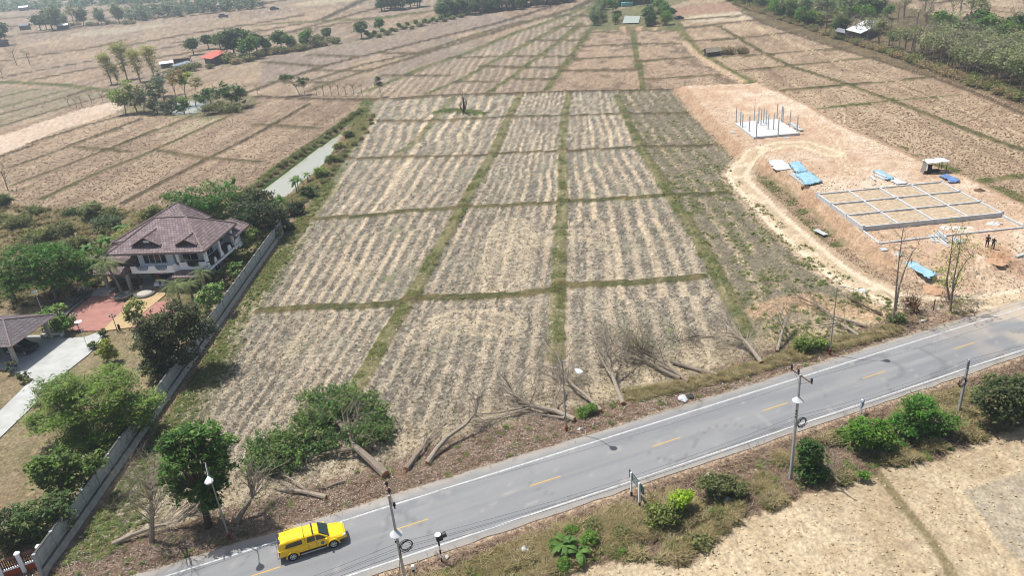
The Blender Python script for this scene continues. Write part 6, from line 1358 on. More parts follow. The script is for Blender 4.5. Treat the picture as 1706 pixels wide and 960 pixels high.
for s in (-1, 1):
    pane('side_window', [(-.38, s*.835, 1.23), (.28, s*.835, 1.23), (.28, s*.72, 1.61), (-.28, s*.72, 1.63)], off=.02)
    pane('side_window', [(.36, s*.835, 1.22), (1.15, s*.83, 1.17), (.72, s*.735, 1.54), (.36, s*.72, 1.61)], off=.02)
    pane('canopy_window', [(-2.1, s*.825, 1.26), (-.72, s*.825, 1.27), (-.72, s*.745, 1.62), (-1.9, s*.745, 1.58)], par=cn, off=.02)
    mb = MB(); mb.box((1.12, s*1.0, 1.18), (.14, .2, .16), bev=.03); mb.build('mirror', YP, tr_)
    mb = MB(); mb.tube([(-1.0, s*.95, .38), (1.0, s*.95, .38)], .05, 6); mb.build('side_step', CHR, tr_)
    mb = MB(); mb.box((2.46, s*.68, .84), (.28, .3, .16), bev=.03); mb.build('headlight', LAMPW, tr_)
    mb = MB(); mb.box((-2.56, s*.84, .95), (.1, .12, .38), bev=.02); mb.build('tail_light', mat('red_lens', (.35, .01, .01)), tr_)
    for x in (-1.62, 1.57):
        mb = MB(); pts = [(x+.47*math.cos(t), s*.945, .42+.47*math.sin(t)) for t in np.linspace(-.1, math.pi+.1, 12)]; mb.tube(pts, .07, 6); mb.build('wheel_arch', YP, tr_)
        mb = MB(); mb.lathe((0, 0, 0), [(.43, 0), (.43, .16)], 18, M=Matrix.Translation((x, s*.93, .42)) @ Matrix.Rotation(R(90)*s, 4, 'X')); mb.build('wheel_well', BLK, tr_)
    for x in (-.33, .32): 
        mb = MB(); mb.box((x, s*.918, .85), (.015, .012, .55)); mb.build('door_gap', BLK, tr_)
    for x in (-.12, .55):
        mb = MB(); mb.box((x, s*.935, 1.06), (.16, .03, .04)); mb.build('door_handle', CHR, tr_)
mb = MB(); mb.tube([(-1.95, -.7, 1.84), (-.9, -.7, 1.86)], .03, 5); mb.build('roof_rail', YP, cn); mb = MB(); mb.tube([(-1.95, .7, 1.84), (-.9, .7, 1.86)], .03, 5); mb.build('roof_rail', YP, cn)
mb = MB(); mb.box((.18, 0, 1.83), (.10, 1.32, .06)); mb.build('roof_bar', BLK, tr_)
mb = MB(); mb.box((-.51, 0, 1.79), (.03, 1.36, .1)); mb.build('canopy_gap', BLK, tr_)
pane('rear_window', [(-2.585, -.68, 1.26), (-2.585, .68, 1.26), (-2.43, .6, 1.64), (-2.43, -.6, 1.64)], DUSTY, cn, .03); mb = MB(); mb.box((-2.42, 0, 1.76), (.2, 1.2, .06), bev=.02); mb.build('rear_spoiler', BLK, cn)
mb = MB(); mb.box((-2.68, 0, .55), (.16, 1.7, .18), bev=.04); mb.build('rear_bumper', CHR, tr_); mb = MB(); mb.box((2.62, 0, .58), (.16, 1.5, .2), bev=.05); mb.build('front_bumper', YP, tr_); mb = MB(); mb.box((2.66, 0, .78), (.06, .9, .18), bev=.02); mb.build('grille', CHR, tr_)
mb = MB(); mb.lathe((0, 0, 0), [(.16, 0), (.16, .006)], 6, M=Matrix.Translation((.78, -.925, .86)) @ Matrix.Rotation(R(90), 4, 'X')); mb.build('door_emblem', mat('teal_emblem', C(80,150,140), .5), tr_)
wheels(tr_, (-1.62, 1.57), .82, .39, .26)
mb = MB(); mb.tube([(-1.9, .3, 1.8), (-1.9, .3, 1.95)], .02, 5); mb.build('antenna', BLK, cn)
# ================================================================ FAR THINGS
def proto(name, blobs, n, leaf, pal, trunk_h, tr, seed, twigs=0, clump=.6, asp=.5, layered=0, bark=BARK, spread=.55):
    rg = np.random.default_rng(seed); V, F, Cc = crown_np(blobs, n, leaf, pal, rg, clump, asp, .5, layered, .3); cm = mesh_np('crown', V, F, LEAF, colors=Cc, link=False)
    mb = MB(); mb.tube([(0, 0, -.2), (.1, 0, trunk_h*.5), (0, .1, trunk_h)], [tr*1.2, tr, tr*.7], 6)
    for k in range(twigs): grow_branch(mb, Vector((.05, .05, trunk_h*(.5+.5*k/max(1, twigs)))), (rg.normal(), rg.normal(), 1.1), trunk_h*.55, tr*.5, 2, rg, spread, 3, 4, up=.08)
    return mb.mesh('trunk', bark), cm
PR = {
 'round': proto('r', [(0,0,4.2,2.3,2.3,1.9),(1.2,.6,3.4,1.6,1.6,1.3),(-1.3,-.4,3.6,1.7,1.6,1.4),(.2,-1.1,5.0,1.2,1.3,1.1)], 1300, .3, DG, 3.2, .2, 1),
 'round2': proto('r2', [(0,0,3.8,2.0,2.1,1.8),(-1.1,.9,4.6,1.3,1.3,1.1),(1.3,-.2,3.0,1.5,1.4,1.2)], 1000, .3, BG, 3.0, .18, 2),
 'teak': proto('t', [(0,0,5.2,1.7,1.7,1.5),(.5,.3,6.3,1.0,1.0,.9)], 330, .24, ((112,122,84),(150,154,116)), 4.6, .11, 3, 6, .7, bark=BARKP),
 'teak2': proto('t2', [(0,0,5.0,1.5,1.6,1.7),(-.6,.2,6.0,1.1,1.0,.9)], 520, .24, ((92,112,66),(136,148,94)), 4.4, .11, 4, 5, .7, bark=BARKP),
 'bare': proto('b', [(0,0,5.5,1.3,1.3,1.6)], 60, .2, ((130,124,96),(156,150,120)), 5.2, .12, 5, 8, .7, bark=BARK),
 'bush': proto('u', [(0,0,1.1,1.5,1.4,1.0),(1.0,.3,.9,1.0,1.0,.8),(-.9,-.3,.9,1.0,1.0,.8)], 520, .24, OG, .8, .06, 6),
 'drybush': proto('d', [(0,0,.9,1.5,1.4,.8),(1.0,.3,.7,1.0,1.0,.6)], 420, .22, ((120,108,80),(158,142,108)), .7, .05, 7, 3),
 'tuft': proto('f', [(0,0,6.0,1.5,1.5,3.4),(.5,.2,8.0,2.1,2.1,1.6),(-.2,-.2,4.0,.9,.9,2.4),(-.9,.4,7.4,1.4,1.4,1.6)], 1500, .26, ((128,128,80),(176,176,112)), 5.5, .16, 8, 0, .6, .25),
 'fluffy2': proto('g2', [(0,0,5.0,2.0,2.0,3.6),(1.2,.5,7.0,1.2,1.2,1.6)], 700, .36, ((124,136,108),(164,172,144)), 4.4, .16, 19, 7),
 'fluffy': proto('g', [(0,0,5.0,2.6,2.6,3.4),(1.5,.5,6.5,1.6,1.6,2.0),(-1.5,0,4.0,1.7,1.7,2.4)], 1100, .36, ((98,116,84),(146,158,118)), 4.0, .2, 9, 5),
}
def far(kind, x, y, s, label, cat='tree', group=None, name=None, sz=None, z=None):
    tm, cm = PR[kind]; root = empty(name or ('shrub' if 'bush' in kind else 'tree'), (x, y, gz(x, y) if z is None else z), rng.random()*6.28, label, cat, group); s_ = s*(.88+.24*rng.random()); root.scale = (s_, s_, s_*(sz or 1))
    for nm, me in (('trunk', tm), ('crown', cm)):
        o = bpy.data.objects.new(nm, me); COL.objects.link(o); o.parent = root
    return root
# plantation along the right-hand field edge: edge runs close to x = 117
def xe(y): return float(np.interp(y, [120, 160, 220, 275, 330, 390, 450], [113, 114.5, 118, 119.5, 121, 122.5, 124]))
for row in range(8):
    y = 128.0+row*1.1
    while y < 236:
        x = xe(y)+3.4+row*3.0+rng.normal()*.6
        k = 'teak' if rng.random() < .5 else ('teak2' if rng.random() < .55 else 'bare')
        far(k, x, y+rng.normal()*.5, 1.1, 'thin pale-trunked plantation tree in the rows along the right field edge', group='plantation trees beside the right fields', name='plantation_tree')
        y += 3.3+rng.random()*1.0
y = 120.
while y < 400:
    far('drybush' if rng.random() < .6 else 'bush', xe(y)+1.2+rng.normal()*.5, y, .8+.3*rng.random(), 'low scrub bush in the rough strip between right fields and trees', 'shrub', 'scrub bushes along the right field edge'); y += 2.6 if y < 260 else 3.6
for k, (x, y, s) in enumerate([(137,206,1.5),(141,214,1.7),(146,204,1.5),(150,212,1.6),(134,222,1.4),(143,226,1.8),(152,224,1.7),(158,208,1.4),(148,236,1.8),(139,238,1.5),(160,220,1.4),(133,213,1.1)]):
    far('round2' if k % 2 else 'round', x, y, s, 'broad fresh green tree in the dense clump behind the plantation rows', group='green trees behind the plantation')
for k in range(200):
    y = 284+150*rng.random(); x = xe(y)+1.5+34*rng.random()**1.2
    if y < 296 and x > 126: continue
    far(['round', 'round2', 'bush', 'fluffy', 'teak2', 'round2'][k % 6], x, y, .85+.4*rng.random(), 'tree or tall bush in the green belt beyond the tin-roofed barn', group='green belt trees beyond the barn', name='belt_tree')
for k in range(34):
    y = 240+66*rng.random(); x = xe(y)+3+3*rng.random() if k < 12 else xe(y)+30+34*rng.random()
    far(['bare', 'teak', 'bare'][k % 3], x, y, .95+.3*rng.random(), 'bare grey tree standing round the tin-roofed barn', group='bare trees around the barn', name='bare_tree')
for k in range(16):
    x = 150+70*rng.random(); y = 190+60*rng.random(); far('bare', x, y, .8+.5*rng.random(), 'leafless tree in the fields beyond the plantation', group='leafless trees beyond the plantation')
far('round', 121.5, 300, .9, 'tall dark rounded tree at the field edge left of the barn'); far('round2', 126, 283, 1.0, 'bright green tree just left of the barn roof')
palm('coconut palm above the barn roof against the bare fields', (160, 322, 0), 7.5, 14, 1.4); palm('smaller coconut palm left of the other, above the barn', (150, 345, 0), 6.5, 14, 1.3); palm('dark palm right of the barn palms', (176, 318, 0), 6, 14, 1.2)
# barn
def mesh3(name, pts, m, par, th=.12):
    return slopes(name, [pts], m, par, th)[0]
ZNC = mat('bright_zinc_roof', (.78,.8,.8), .5, .1, .5); ZND = mat('dull_zinc_roof', C(142,144,148), .7, .15, .6); WOOD = mat('weathered_boards', C(120,110,98), .9, .2, 2)
q = [P(1434,55,3.2), P(1473,36.5,3.4), P(1447,30.5,4.3), P(1409,48.5,4.1)]
bg_ = Vector(((q[0].x+q[2].x)/2, (q[0].y+q[2].y)/2, 0)); bn = empty('barn', bg_, 0, 'barn with bright tin roof and grey hipped end inside the tree belt', 'barn')
L0 = [v-bg_ for v in q]; mesh3('tin_roof', L0, ZNC, bn)
r2 = [P(1473.5,36.5,3.4)-bg_, P(1490,34,3.3)-bg_, P(1480,28,5.8)-bg_, P(1460,29,6.0)-bg_]; mesh3('hipped_roof', r2, ZND, bn)
mb = MB(); mb.poly([(v.x*.93, v.y*.93) for v in (L0 if True else [])], 0, 3.0) ; mb.build('wall', WOOD, bn)
s2 = empty('lean_to', P(1398,52,0), 0, 'low grey lean-to roof at the left end of the tin barn', 'lean-to'); o0 = P(1398,52,0); mesh3('roof', [P(1390,51,2.6)-o0, P(1408,55,2.6)-o0, P(1408,48,3.2)-o0, P(1397,45.5,3.2)-o0], ZND, s2); mb = MB(); mb.box((0, 0, 1.2), (4, 4, 2.4)); mb.build('wall', WOOD, s2)
# hut in the field with straw roof
g = P(1186, 93); ht = empty('field_hut', g, R(10), 'low grey thatched field hut beside the curved green bund', 'hut'); mb = MB(); mb.box((0, 0, .9), (4.2, 2.6, 1.8)); mb.build('wall', WOOD, ht)
slopes('thatch', [[(-2.9, -2.0, 1.6), (2.9, -2.0, 1.6), (2.4, 0, 2.8), (-2.4, 0, 2.8)], [(2.9, 2.0, 1.6), (-2.9, 2.0, 1.6), (-2.4, 0, 2.8), (2.4, 0, 2.8)]], mat('grey_thatch', C(150,140,122), .95, .25, 2), ht)
for x, y, lb in ((6, 1, 'dry bush immediately right of the thatched hut'), (10, -.5, 'dry bush further right of the thatched hut'), (3, 3, 'dry bush behind the thatched hut')): far('drybush', g.x+x, g.y+y, 1.2, lb, 'shrub')
# red roofed house
RRF = mat('salmon_tile_roof', C(226,122,108), .8, .06, .5); o0 = P(356, 99, 0); rh = empty('house', o0, 0, 'small house with salmon-red roof among trees beyond the pond', 'house')
m1 = [P(351.3,98,3.2)-o0, P(380,84.5,3.4)-o0, P(358.7,82.5,5.6)-o0, P(331.6,95.3,5.2)-o0]; mesh3('roof', [P(331.6,95.3,3.6)-o0, P(351.3,98,3.2)-o0, P(380,84,4.4)-o0, P(358.7,82.5,4.8)-o0], RRF, rh); mesh3('side_roof', [P(362,94,2.6)-o0, P(368.5,96,2.5)-o0, P(384,91,2.9)-o0, P(375,89,3.2)-o0], RRF, rh)
c = (m1[0]+m1[1])/2; mb = MB(); mb.box((c.x-1, c.y+3, 1.5), (12, 7, 2.9)); mb.build('wall', mat('blue_grey_wall', C(150,156,160), .85), rh)
o0 = P(300, 110, 0); gs_ = empty('shed', o0, 0, 'long open shed with blue-grey tin roof left of the red-roofed house', 'shed'); mesh3('roof', [P(285.6,108,2.8)-o0, P(291,110.5,2.6)-o0, P(320,103.5,2.6)-o0, P(312.7,100.2,3.2)-o0], mat('blue_zinc', C(150,164,178), .6, .08, .5), gs_)
for px in (290, 300, 310, 318): p = P(px, 109-(px-290)*.22, 0)-o0; mb = MB(); mb.box((p.x, p.y+1, 1.25), (.25, .25, 2.5)); mb.build('post', WOOD, gs_)
mb = MB(); p = P(304,105,0)-o0; mb.box((p.x, p.y, 1.1), (7, 1.5, 2.2)); mb.build('rear_wall', DARKW, gs_)
o0 = P(279, 112, 0); sh3 = empty('shed', o0, R(20), 'tiny white-roofed shed left of the long grey shed', 'shed'); slopes('roof', [[(-3, -2, 2.0), (3, -2, 2.0), (3, 2, 2.6), (-3, 2, 2.6)]], ZNC, sh3); mb = MB(); mb.box((0, 0, 1), (5, 3, 2)); mb.build('wall', WOOD, sh3)
def shed(label, px, py, w_, d_, rm, rot=0, hgt=3.0, name='shed', cat='shed'):
    o0 = P(px, py, 0); r_ = empty(name, o0, rot, label, cat); mb = MB(); mb.box((0, 0, hgt*.4), (w_*.85, d_*.85, hgt*.8)); mb.build('wall', WOOD, r_); slopes('roof', [[(-w_/2, -d_/2, hgt*.85), (w_/2, -d_/2, hgt*.85), (w_/2, 0, hgt*1.25), (-w_/2, 0, hgt*1.25)], [(w_/2, d_/2, hgt*.85), (-w_/2, d_/2, hgt*.85), (-w_/2, 0, hgt*1.25), (w_/2, 0, hgt*1.25)]], rm, r_)
shed('far white-roofed shed in front of the wood at top left', 41, 17, 11, 9, ZNC, .3, 4.5); shed('dark far hut on the plain, left of the tree clump', 43, 49, 8, 7, ZND, .2, 4); shed('pale-roofed hut right of the dark far tree clump', 106, 47.5, 9, 6, ZNC, .2, 3.2); shed('dark thicket-side hut at the left photo edge', 4, 77, 8, 6, ZND, 0, 3.5)
shed('rust-roofed building with blue front at the top centre of the view', 1053, 6, 20, 16, mat('rusty_roof', C(150,122,106), .85, .2, .3), .05, 4.0, 'farm_building', 'farm building')
o0 = P(1041, 8, 0); tt = tag(MB().box((0, 0, 1.1), (6, 3, 2.2), bev=.2).build('water_tank', mat('turquoise_plastic', C(120,206,196), .5), loc=(o0.x, o0.y-7, 0)), 'turquoise water tank before the rust-roofed building', 'water tank')
# far vehicles
small_car('parked_car', 'dark blue vehicle far off on the plain before the wood', 'car', P(373, 29, .1), R(10), paint('navy_paint', (.05, .06, .12)), True).scale = (1.7,)*3
small_car('parked_car', 'black vehicle far off, right-hand one of two on the plain', 'car', P(458, 16.5, .1), R(10), paint('black_paint', (.015, .016, .02)), True).scale = (1.7,)*3
small_car('farm_tractor', 'small dark tractor on the pale strip near the far pond', 'tractor', P(1132, 32, .1), R(20), paint('black_paint', (.015, .016, .02)), True)
# pond grove
for (bx_, by_, bl, n, pal, lb) in [((210,190),0,[(205,155,19,18),(196,165,12,14),(215,165,14,15)],1500,YG,'yellow-green tree at the left end of the pond grove'), ((240,188),0,[(243,160,22,18),(255,150,16,14),(232,170,14,12)],1500,((60,78,46),(100,112,72)),'tall grey-green tree in the middle of the pond grove'), ((262,189),0,[(265,178,18,11),(280,174,14,10)],1000,((38,54,34),(74,86,54)),'dark low tree overhanging the pond at left'), ((282,190),0,[(280,182,12,8)],500,((38,54,34),(74,86,54)),'small dark tree at the near pond shore'), ((306,186),0,[(306,172,10,10),(302,180,9,6)],500,BG,'light green shrub standing in front of the pond'), ((352,178),0,[(350,158,14,12),(338,165,13,9)],900,((50,84,40),(88,118,60)),'bright green tree right of the pond'), ((388,180),0,[(385,152,22,15),(398,160,18,14),(368,158,14,12)],1800,((38,80,32),(82,120,52)),'large bright green tree at the right end of the pond'), ((370,188),0,[(365,178,18,9),(385,180,16,7),(345,180,12,7)],900,OG,'olive thicket on the near right pond bank'), ((293,175),0,[(292,128,11,12),(286,136,8,9)],350,((136,120,70),(170,150,90)),'slim tree with brownish sparse crown behind the pond'), ((310,172),0,[(307,130,12,11),(303,140,8,7)],400,((130,146,66),(176,186,96)),'slim yellow-green tree behind the pond'), ((325,172),0,[(324,138,9,12)],220,((130,128,90),(160,156,116)),'slim sparse tree behind the right half of the pond'), ((272,160),0,[(270,128,15,16),(262,140,10,10)],900,((84,104,84),(120,136,108)),'grey-green tree between bamboo and pond')]:
    tree('grove_tree', lb, 'tree', bx_, bl, n, .3, pal, .15, .6)
for px, py, s, lb in [(186,140,.95,'dry feathery bamboo clump at the far left of the row'),(212,132,1.05,'second feathery bamboo clump, yellow top'),(234,136,1.0,'third feathery bamboo clump, darker'),(197,140,.6,'small bamboo clump between the two left ones'),(258,130,1.0,'last feathery bamboo clump, right beside the grey shed')]: p = P(px, py); far('tuft', p.x, p.y, s*1.35, lb, 'bamboo clump', name='bamboo_clump')
# trees round the red house and along the left belt
for px, py, k, s, lb in [(323,91,'round',1.3,'dark tree at the left gable of the red-roofed house'),(348,82,'round',1.3,'dark tree behind the red roof, left'),(368,82,'round2',1.4,'tree behind the red roof, right'),(392,98,'round',1.9,'large dark tree right of the red roof'),(405,92,'round',2.0,'tall dark tree further right of the red roof'),(418,98,'round2',1.6,'round green tree third right of the red roof'),(430,92,'round',1.5,'dark tree fourth right of the red roof'),(446,88,'round2',1.2,'green tree in the hedge line by the pale strip'),(470,84,'round',1.6,'dark full tree midway along the hedge line'),(485,84,'round2',1.4,'round dark tree next along the hedge line'),(510,80,'round2',1.2,'rounded green tree near the thin sapling'),(531,70,'bush',1.8,'small round bush by the thin sapling'),(546,68,'round',1.0,'small dark tree ending the hedge line'),(519,72,'teak',1.2,'thin pale sapling in the hedge line'),(603,64,'round',1.5,'dark tree at the start of the banana rows'),(634,52,'round2',1.2,'green tree amid the banana rows'),(320,118,'bush',1.6,'bush below the long shed'),(330,112,'bush',1.0,'bush in front of the red-roofed house'),(350,114,'bush',1.0,'second bush in front of the red-roofed house'),(380,104,'bush',1.9,'bush at the right corner of the red-roofed house'),(300,120,'bush',1.4,'bush left below the long shed')]:
    p = P(px, py); far(k, p.x, p.y, s, lb, 'shrub' if k == 'bush' else 'tree')
for k in range(18):
    t = k/17; p = P(395+165*t, 104-33*t+rng.normal()*1.5); far('bush' if k % 3 else 'drybush', p.x, p.y, 1.4, 'low bush in the hedge line right of the red-roofed house', 'shrub', 'low bushes of the left hedge line')
for k in range(26):
    t = k/25; p = P(612+170*t, 63-38*t+rng.normal()*2.0); far('bush' if k % 2 else 'round2', p.x, p.y, .9 if k % 2 else .55, 'small tree of the planted row crossing the pale strip', 'tree', 'row of small planted trees')
for k in range(150):
    t = rng.random(); p = P(735+215*t, 31-27*t+rng.normal()*1-(9*rng.random())); far(['fluffy', 'round', 'fluffy2', 'bare', 'round'][k % 5], p.x, p.y, 1.0+.5*rng.random(), 'tree of the mixed clump at the top centre left', group='mixed tree clump at the top of the plain')
for k in range(20):
    t = rng.random(); p = P(635+70*t, 18-8*t+rng.normal()*1.5); far(['round', 'fluffy'][k % 2], p.x, p.y, 1.2+.4*rng.random(), 'dark tree of the small far wood left of the mixed clump', group='small far wood trees')
rg = np.random.default_rng(31); bl = []
for k in range(230):
    t = rg.random()**.9; p = P(214+226*t, 37-24*t-12*rg.random()**1.3); h_ = 3.5+3.5*rg.random(); bl.append((p.x, p.y, h_, 2.6, 2.6, h_*.95))
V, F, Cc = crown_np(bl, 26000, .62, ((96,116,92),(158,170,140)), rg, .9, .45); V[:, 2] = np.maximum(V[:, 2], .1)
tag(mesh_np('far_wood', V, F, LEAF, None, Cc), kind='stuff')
for k in range(12):
    t = k/11; p = P(110+110*t, 44-6*t+rng.normal()*1.5); far(['fluffy', 'bush', 'drybush'][k % 3], p.x, p.y, 1.2+.6*rng.random(), 'scattered small tree between the far huts and the long wood', group='scattered trees left of the long wood')
for px, py, s, k in [(68,50,2.2,'round'),(78,49,2.0,'round'),(88,50,2.6,'round'),(97,50,2.0,'fluffy'),(125,44,2.2,'teak'),(4,76,2.4,'round')]:
    p = P(px, py); far(k, p.x, p.y, s, 'dark tree of the clump between the two far huts', group='trees by the far huts')
for px, py, s in [(28,108,1.4),(50,108,1.0),(5,130,1.0),(14,318,.9)]:
    p = P(px, py); far('bare', p.x, p.y, s, {28:'bare tree by the grey field house at far left',50:'smaller bare tree right of the far left one',5:'bare tree at the photo edge in the green plots',14:'large bare spreading tree at the photo edge above the scrub'}[px])
# treeline beyond: one far-off wood
rg = np.random.default_rng(12); bl = []
for k in range(260):
    x = -1100+1300*rg.random()-200; y = 1180+500*rg.random()+.0*x; bl.append((x, y, 4, 11+6*rg.random(), 9, 6+4*rg.random()))
for k in range(120):
    t = rg.random(); p = P(330*t-40, 22-20*t-5*rg.random()); bl.append((p.x, p.y, 4, 9, 8, 5+3*rg.random()))
for k in range(90):
    t = rg.random(); p = P(1130+560*t, -22-26*t-10*rg.random()); bl.append((p.x, p.y, 3, 6, 6, 4+2*rg.random()))
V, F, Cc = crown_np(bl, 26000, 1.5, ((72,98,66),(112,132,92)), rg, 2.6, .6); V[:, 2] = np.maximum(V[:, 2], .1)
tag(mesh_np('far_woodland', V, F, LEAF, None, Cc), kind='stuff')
# trees and posts on the cross bund
tree('umbrella_tree', 'leaning flat-crowned tree on the cross bund, the left and taller one', 'tree', (500,158), [(480,130,14,4),(474,128,8,4)], 350, .24, DG, .09, .4)
tree('umbrella_tree', 'small flat-crowned tree next to the leaning one on the cross bund', 'tree', (508,158), [(504,133,9,5),(500,140,8,4)], 260, .22, DG, .07, .4)
tree('bund_tree', 'thin tree with a dark bush on the cross bund', 'tree', (636,161), [(630,140,6,5),(628,132,4,4)], 200, .2, ((60,70,50),(100,104,76)), .06, .3)
for k, px in enumerate((528,540,553,565,577,590,604)):
    p = P(px, 160); far('bare', p.x, p.y, .62, 'thin leafless sapling in the row on the cross bund', group='saplings on the cross bund', name='sapling')
for k, (px, py) in enumerate(((430,160),(116,178),(128,180),(137,178),(153,172),(172,170))):
    p = P(px, py); far('bare', p.x, p.y, .55, 'thin sapling by the pink dirt pad at left' if k else 'thin sapling on the bund corner left of the umbrella tree', group='saplings by the dirt pad' if k else None, name='sapling')
# bushes round far pond
for k in range(46):
    px = 985+135*rng.random(); py = 6+38*rng.random()
    if 1030 < px < 1074 and py > 22: continue
    if py > 45-(px-985)*.0 or (px < 1003 and py < 20): continue
    p = P(px, py); far(['bush', 'round', 'drybush', 'round2'][k % 4], p.x, p.y, .7+.4*rng.random(), 'bush or young tree on the green plot around the far pale pond', group='plants around the far pond', cat='shrub')
for k in range(14):
    t = k/13; p = P(1004-14*t, 8+34*t); far('fluffy', p.x, p.y, .75, 'tree of the grey-green row left of the far pale pond', group='tree row left of the far pond')
# canal and bund greenery
for k in range(26):
    t = k/25; q_ = np.array([P(412,322), P(470,278), P(520,243), P(570,208), P(600,187)]); i = min(int(t*4), 3); f = t*4-i; p = q_[i]*(1-f)+q_[i+1]*f
    far('bush', float(p[0])+rng.normal()*.3, float(p[1])+rng.normal()*.4, .42, 'low green bush on the far canal bank', 'shrub', 'low bushes on the far canal bank')
for k in range(20):
    t = k/19; q_ = np.array([P(478,345), P(505,318), P(535,288), P(555,262), P(590,222), P(606,196)]); i = min(int(t*5), 4); f = t*5-i; p = q_[i]*(1-f)+q_[i+1]*f
    far('bush' if k % 3 else 'drybush', float(p[0])+2.6+rng.normal()*.5, float(p[1])+rng.normal()*.5, .30+.18*rng.random(), 'low bush on the near canal bank', 'shrub', 'low bushes on the near canal bank')
# ================================================================ GROUND COVER (scattered pieces)
pcol_ = bpy.data.collections.new('ground_cover_pieces')      # never linked to the scene: only instanced
def piece(name, V, F, m):
    me = mesh_np(name, V, F, m, link=False); o = bpy.data.objects.new(name, me); pcol_.objects.link(o); return o
def var_mat(name, cols, rough=.9, trans=0.0):
    m = bpy.data.materials.new(name); m.use_nodes = True; N = m.node_tree.nodes; L = m.node_tree.links; b = N['Principled BSDF']; b.inputs['Roughness'].default_value = rough; b.inputs['Specular IOR Level'].default_value = .15
    oi = N.new('ShaderNodeObjectInfo'); cr = N.new('ShaderNodeValToRGB'); e = cr.color_ramp.elements
    while len(e) < len(cols): e.new(.5)
    for i, c in enumerate(cols): e[i].position = i/(len(cols)-1); e[i].color = (*c, 1)
    L.new(oi.outputs['Random'], cr.inputs['Fac']); L.new(cr.outputs[0], b.inputs['Base Color']); return m
def blades(n, L_, w, up, seed, spread=.15, curl=.3):
    rg = np.random.default_rng(seed); V = []; F = []
    for k in range(n):
        a = rg.random()*6.28; el = up*(.6+.6*rg.random()); d = np.array([math.cos(a)*math.cos(el), math.sin(a)*math.cos(el), math.sin(el)]); s = np.array([-math.sin(a), math.cos(a), 0])*w
        o = np.array([rg.normal()*spread, rg.normal()*spread, 0]); l = L_*(.6+.6*rg.random()); m_ = o+d*l*.55; t = o+d*l+np.array([d[0]*curl*l*.3, d[1]*curl*l*.3, -curl*l*.3]); t[2] = max(t[2], .01)
        i = len(V); V += [o-s, o+s, m_+s*.8, m_-s*.8, t]; F += [(i, i+1, i+2, i+3), (i+3, i+2, i+4, i+4)]
    F3 = []
    for f in F:
        if f[2] == f[3]: F3.append(f[:3])
        else: F3 += [(f[0], f[1], f[2]), (f[0], f[2], f[3])]
    return np.array(V), np.array(F3)
def flats(n, s, R_, seed, h=.03):
    rg = np.random.default_rng(seed); c = np.c_[rg.normal(size=(n, 2))*R_, h+h*rg.random(n)]; V, F = quads(c, s, .5, 1.2, rg); V[:, 2] = np.maximum(V[:, 2], .005); return V, F
def clod(seed, fl=.6):
    rg = np.random.default_rng(seed); bm = bmesh.new(); bmesh.ops.create_icosphere(bm, subdivisions=1, radius=.5); V = np.array([v.co[:] for v in bm.verts]); F = np.array([[v.index for v in f.verts] for f in bm.faces]); bm.free(); V *= (1+.3*rg.normal(size=(len(V), 1))); V[:, 2] = V[:, 2]*fl+.1; return V, F
straw_m = var_mat('straw_pieces', [C(200,182,154), C(236,222,196), C(220,202,172)]); grey_m = var_mat('stubble_pieces', [C(118,108,94), C(176,164,142), C(140,132,116)]); dark_m = var_mat('dark_stubble', [C(84,76,64), C(126,114,96)])
clod_m = var_mat('soil_clods', [C(142,116,92), C(198,168,138), C(168,140,114), C(214,188,156)]); weed_m = var_mat('weed_green', [C(84,98,50,k=.9), C(124,132,74,k=.9), C(144,132,92,k=.9), C(102,114,58,k=.9), C(158,148,100,k=.9)])
brown_m = var_mat('dead_leaves', [C(122,98,80), C(180,154,130), C(150,122,100), C(206,186,164)]); pale_m = var_mat('pale_litter', [C(196,182,166), C(222,212,200)]); tus_m = var_mat('dry_tussock', [C(150,134,92), C(196,176,128), C(124,120,72), C(206,188,146)])
gtus_m = var_mat('green_tussock', [C(82,104,48,k=.9), C(122,134,76,k=.9), C(98,112,60,k=.9), C(140,134,90,k=.9)]); gold_m = var_mat('gold_straw', [C(190,162,126), C(238,220,184), C(222,198,160), C(168,138,106)])
straw = [piece('a_straw', *blades(9, .42, .035, .22, 1), straw_m), piece('a_straw2', *blades(7, .5, .04, .35, 2, .2), straw_m)]
stub = [piece('b_stub', *blades(8, .24, .035, .9, 3, .14, .1), grey_m), piece('b_stub2', *blades(7, .22, .04, .8, 4, .16, .1), grey_m), piece('b_stub3', *blades(8, .24, .045, .6, 5, .16, .1), dark_m)]
clods = [piece('c_clod', *clod(6), clod_m), piece('c_clod2', *clod(7, .45), clod_m), piece('c_clod3', *clod(8, .7), clod_m)]
weeds = [piece('d_weed', *blades(12, .26, .05, .7, 9, .12), weed_m), piece('d_weed2', *flats(14, .07, .16, 10, .08), weed_m)]
litter = [piece('e_leaf', *flats(9, .07, .22, 11), brown_m), piece('e_leaf2', *flats(7, .09, .25, 12), brown_m), piece('e_twig', *blades(5, .7, .02, .12, 13, .3), brown_m)]
palel = [piece('f_leaf', *flats(6, .07, .25, 14), pale_m)]
tuss = [piece('g_tus', *blades(46, .8, .028, .95, 15, .14, .7), tus_m), piece('g_tus2', *blades(34, .6, .03, .8, 16, .16, .7), tus_m)]
gtus = [piece('h_tus', *blades(36, .5, .04, .9, 17, .16, .6), gtus_m), piece('h_tus2', *flats(46, .075, .26, 18, .16), gtus_m)]
golds = [piece('i_gold', *blades(8, .3, .035, .3, 19, .18), gold_m), piece('i_clod', *clod(20, .4), gold_m)]
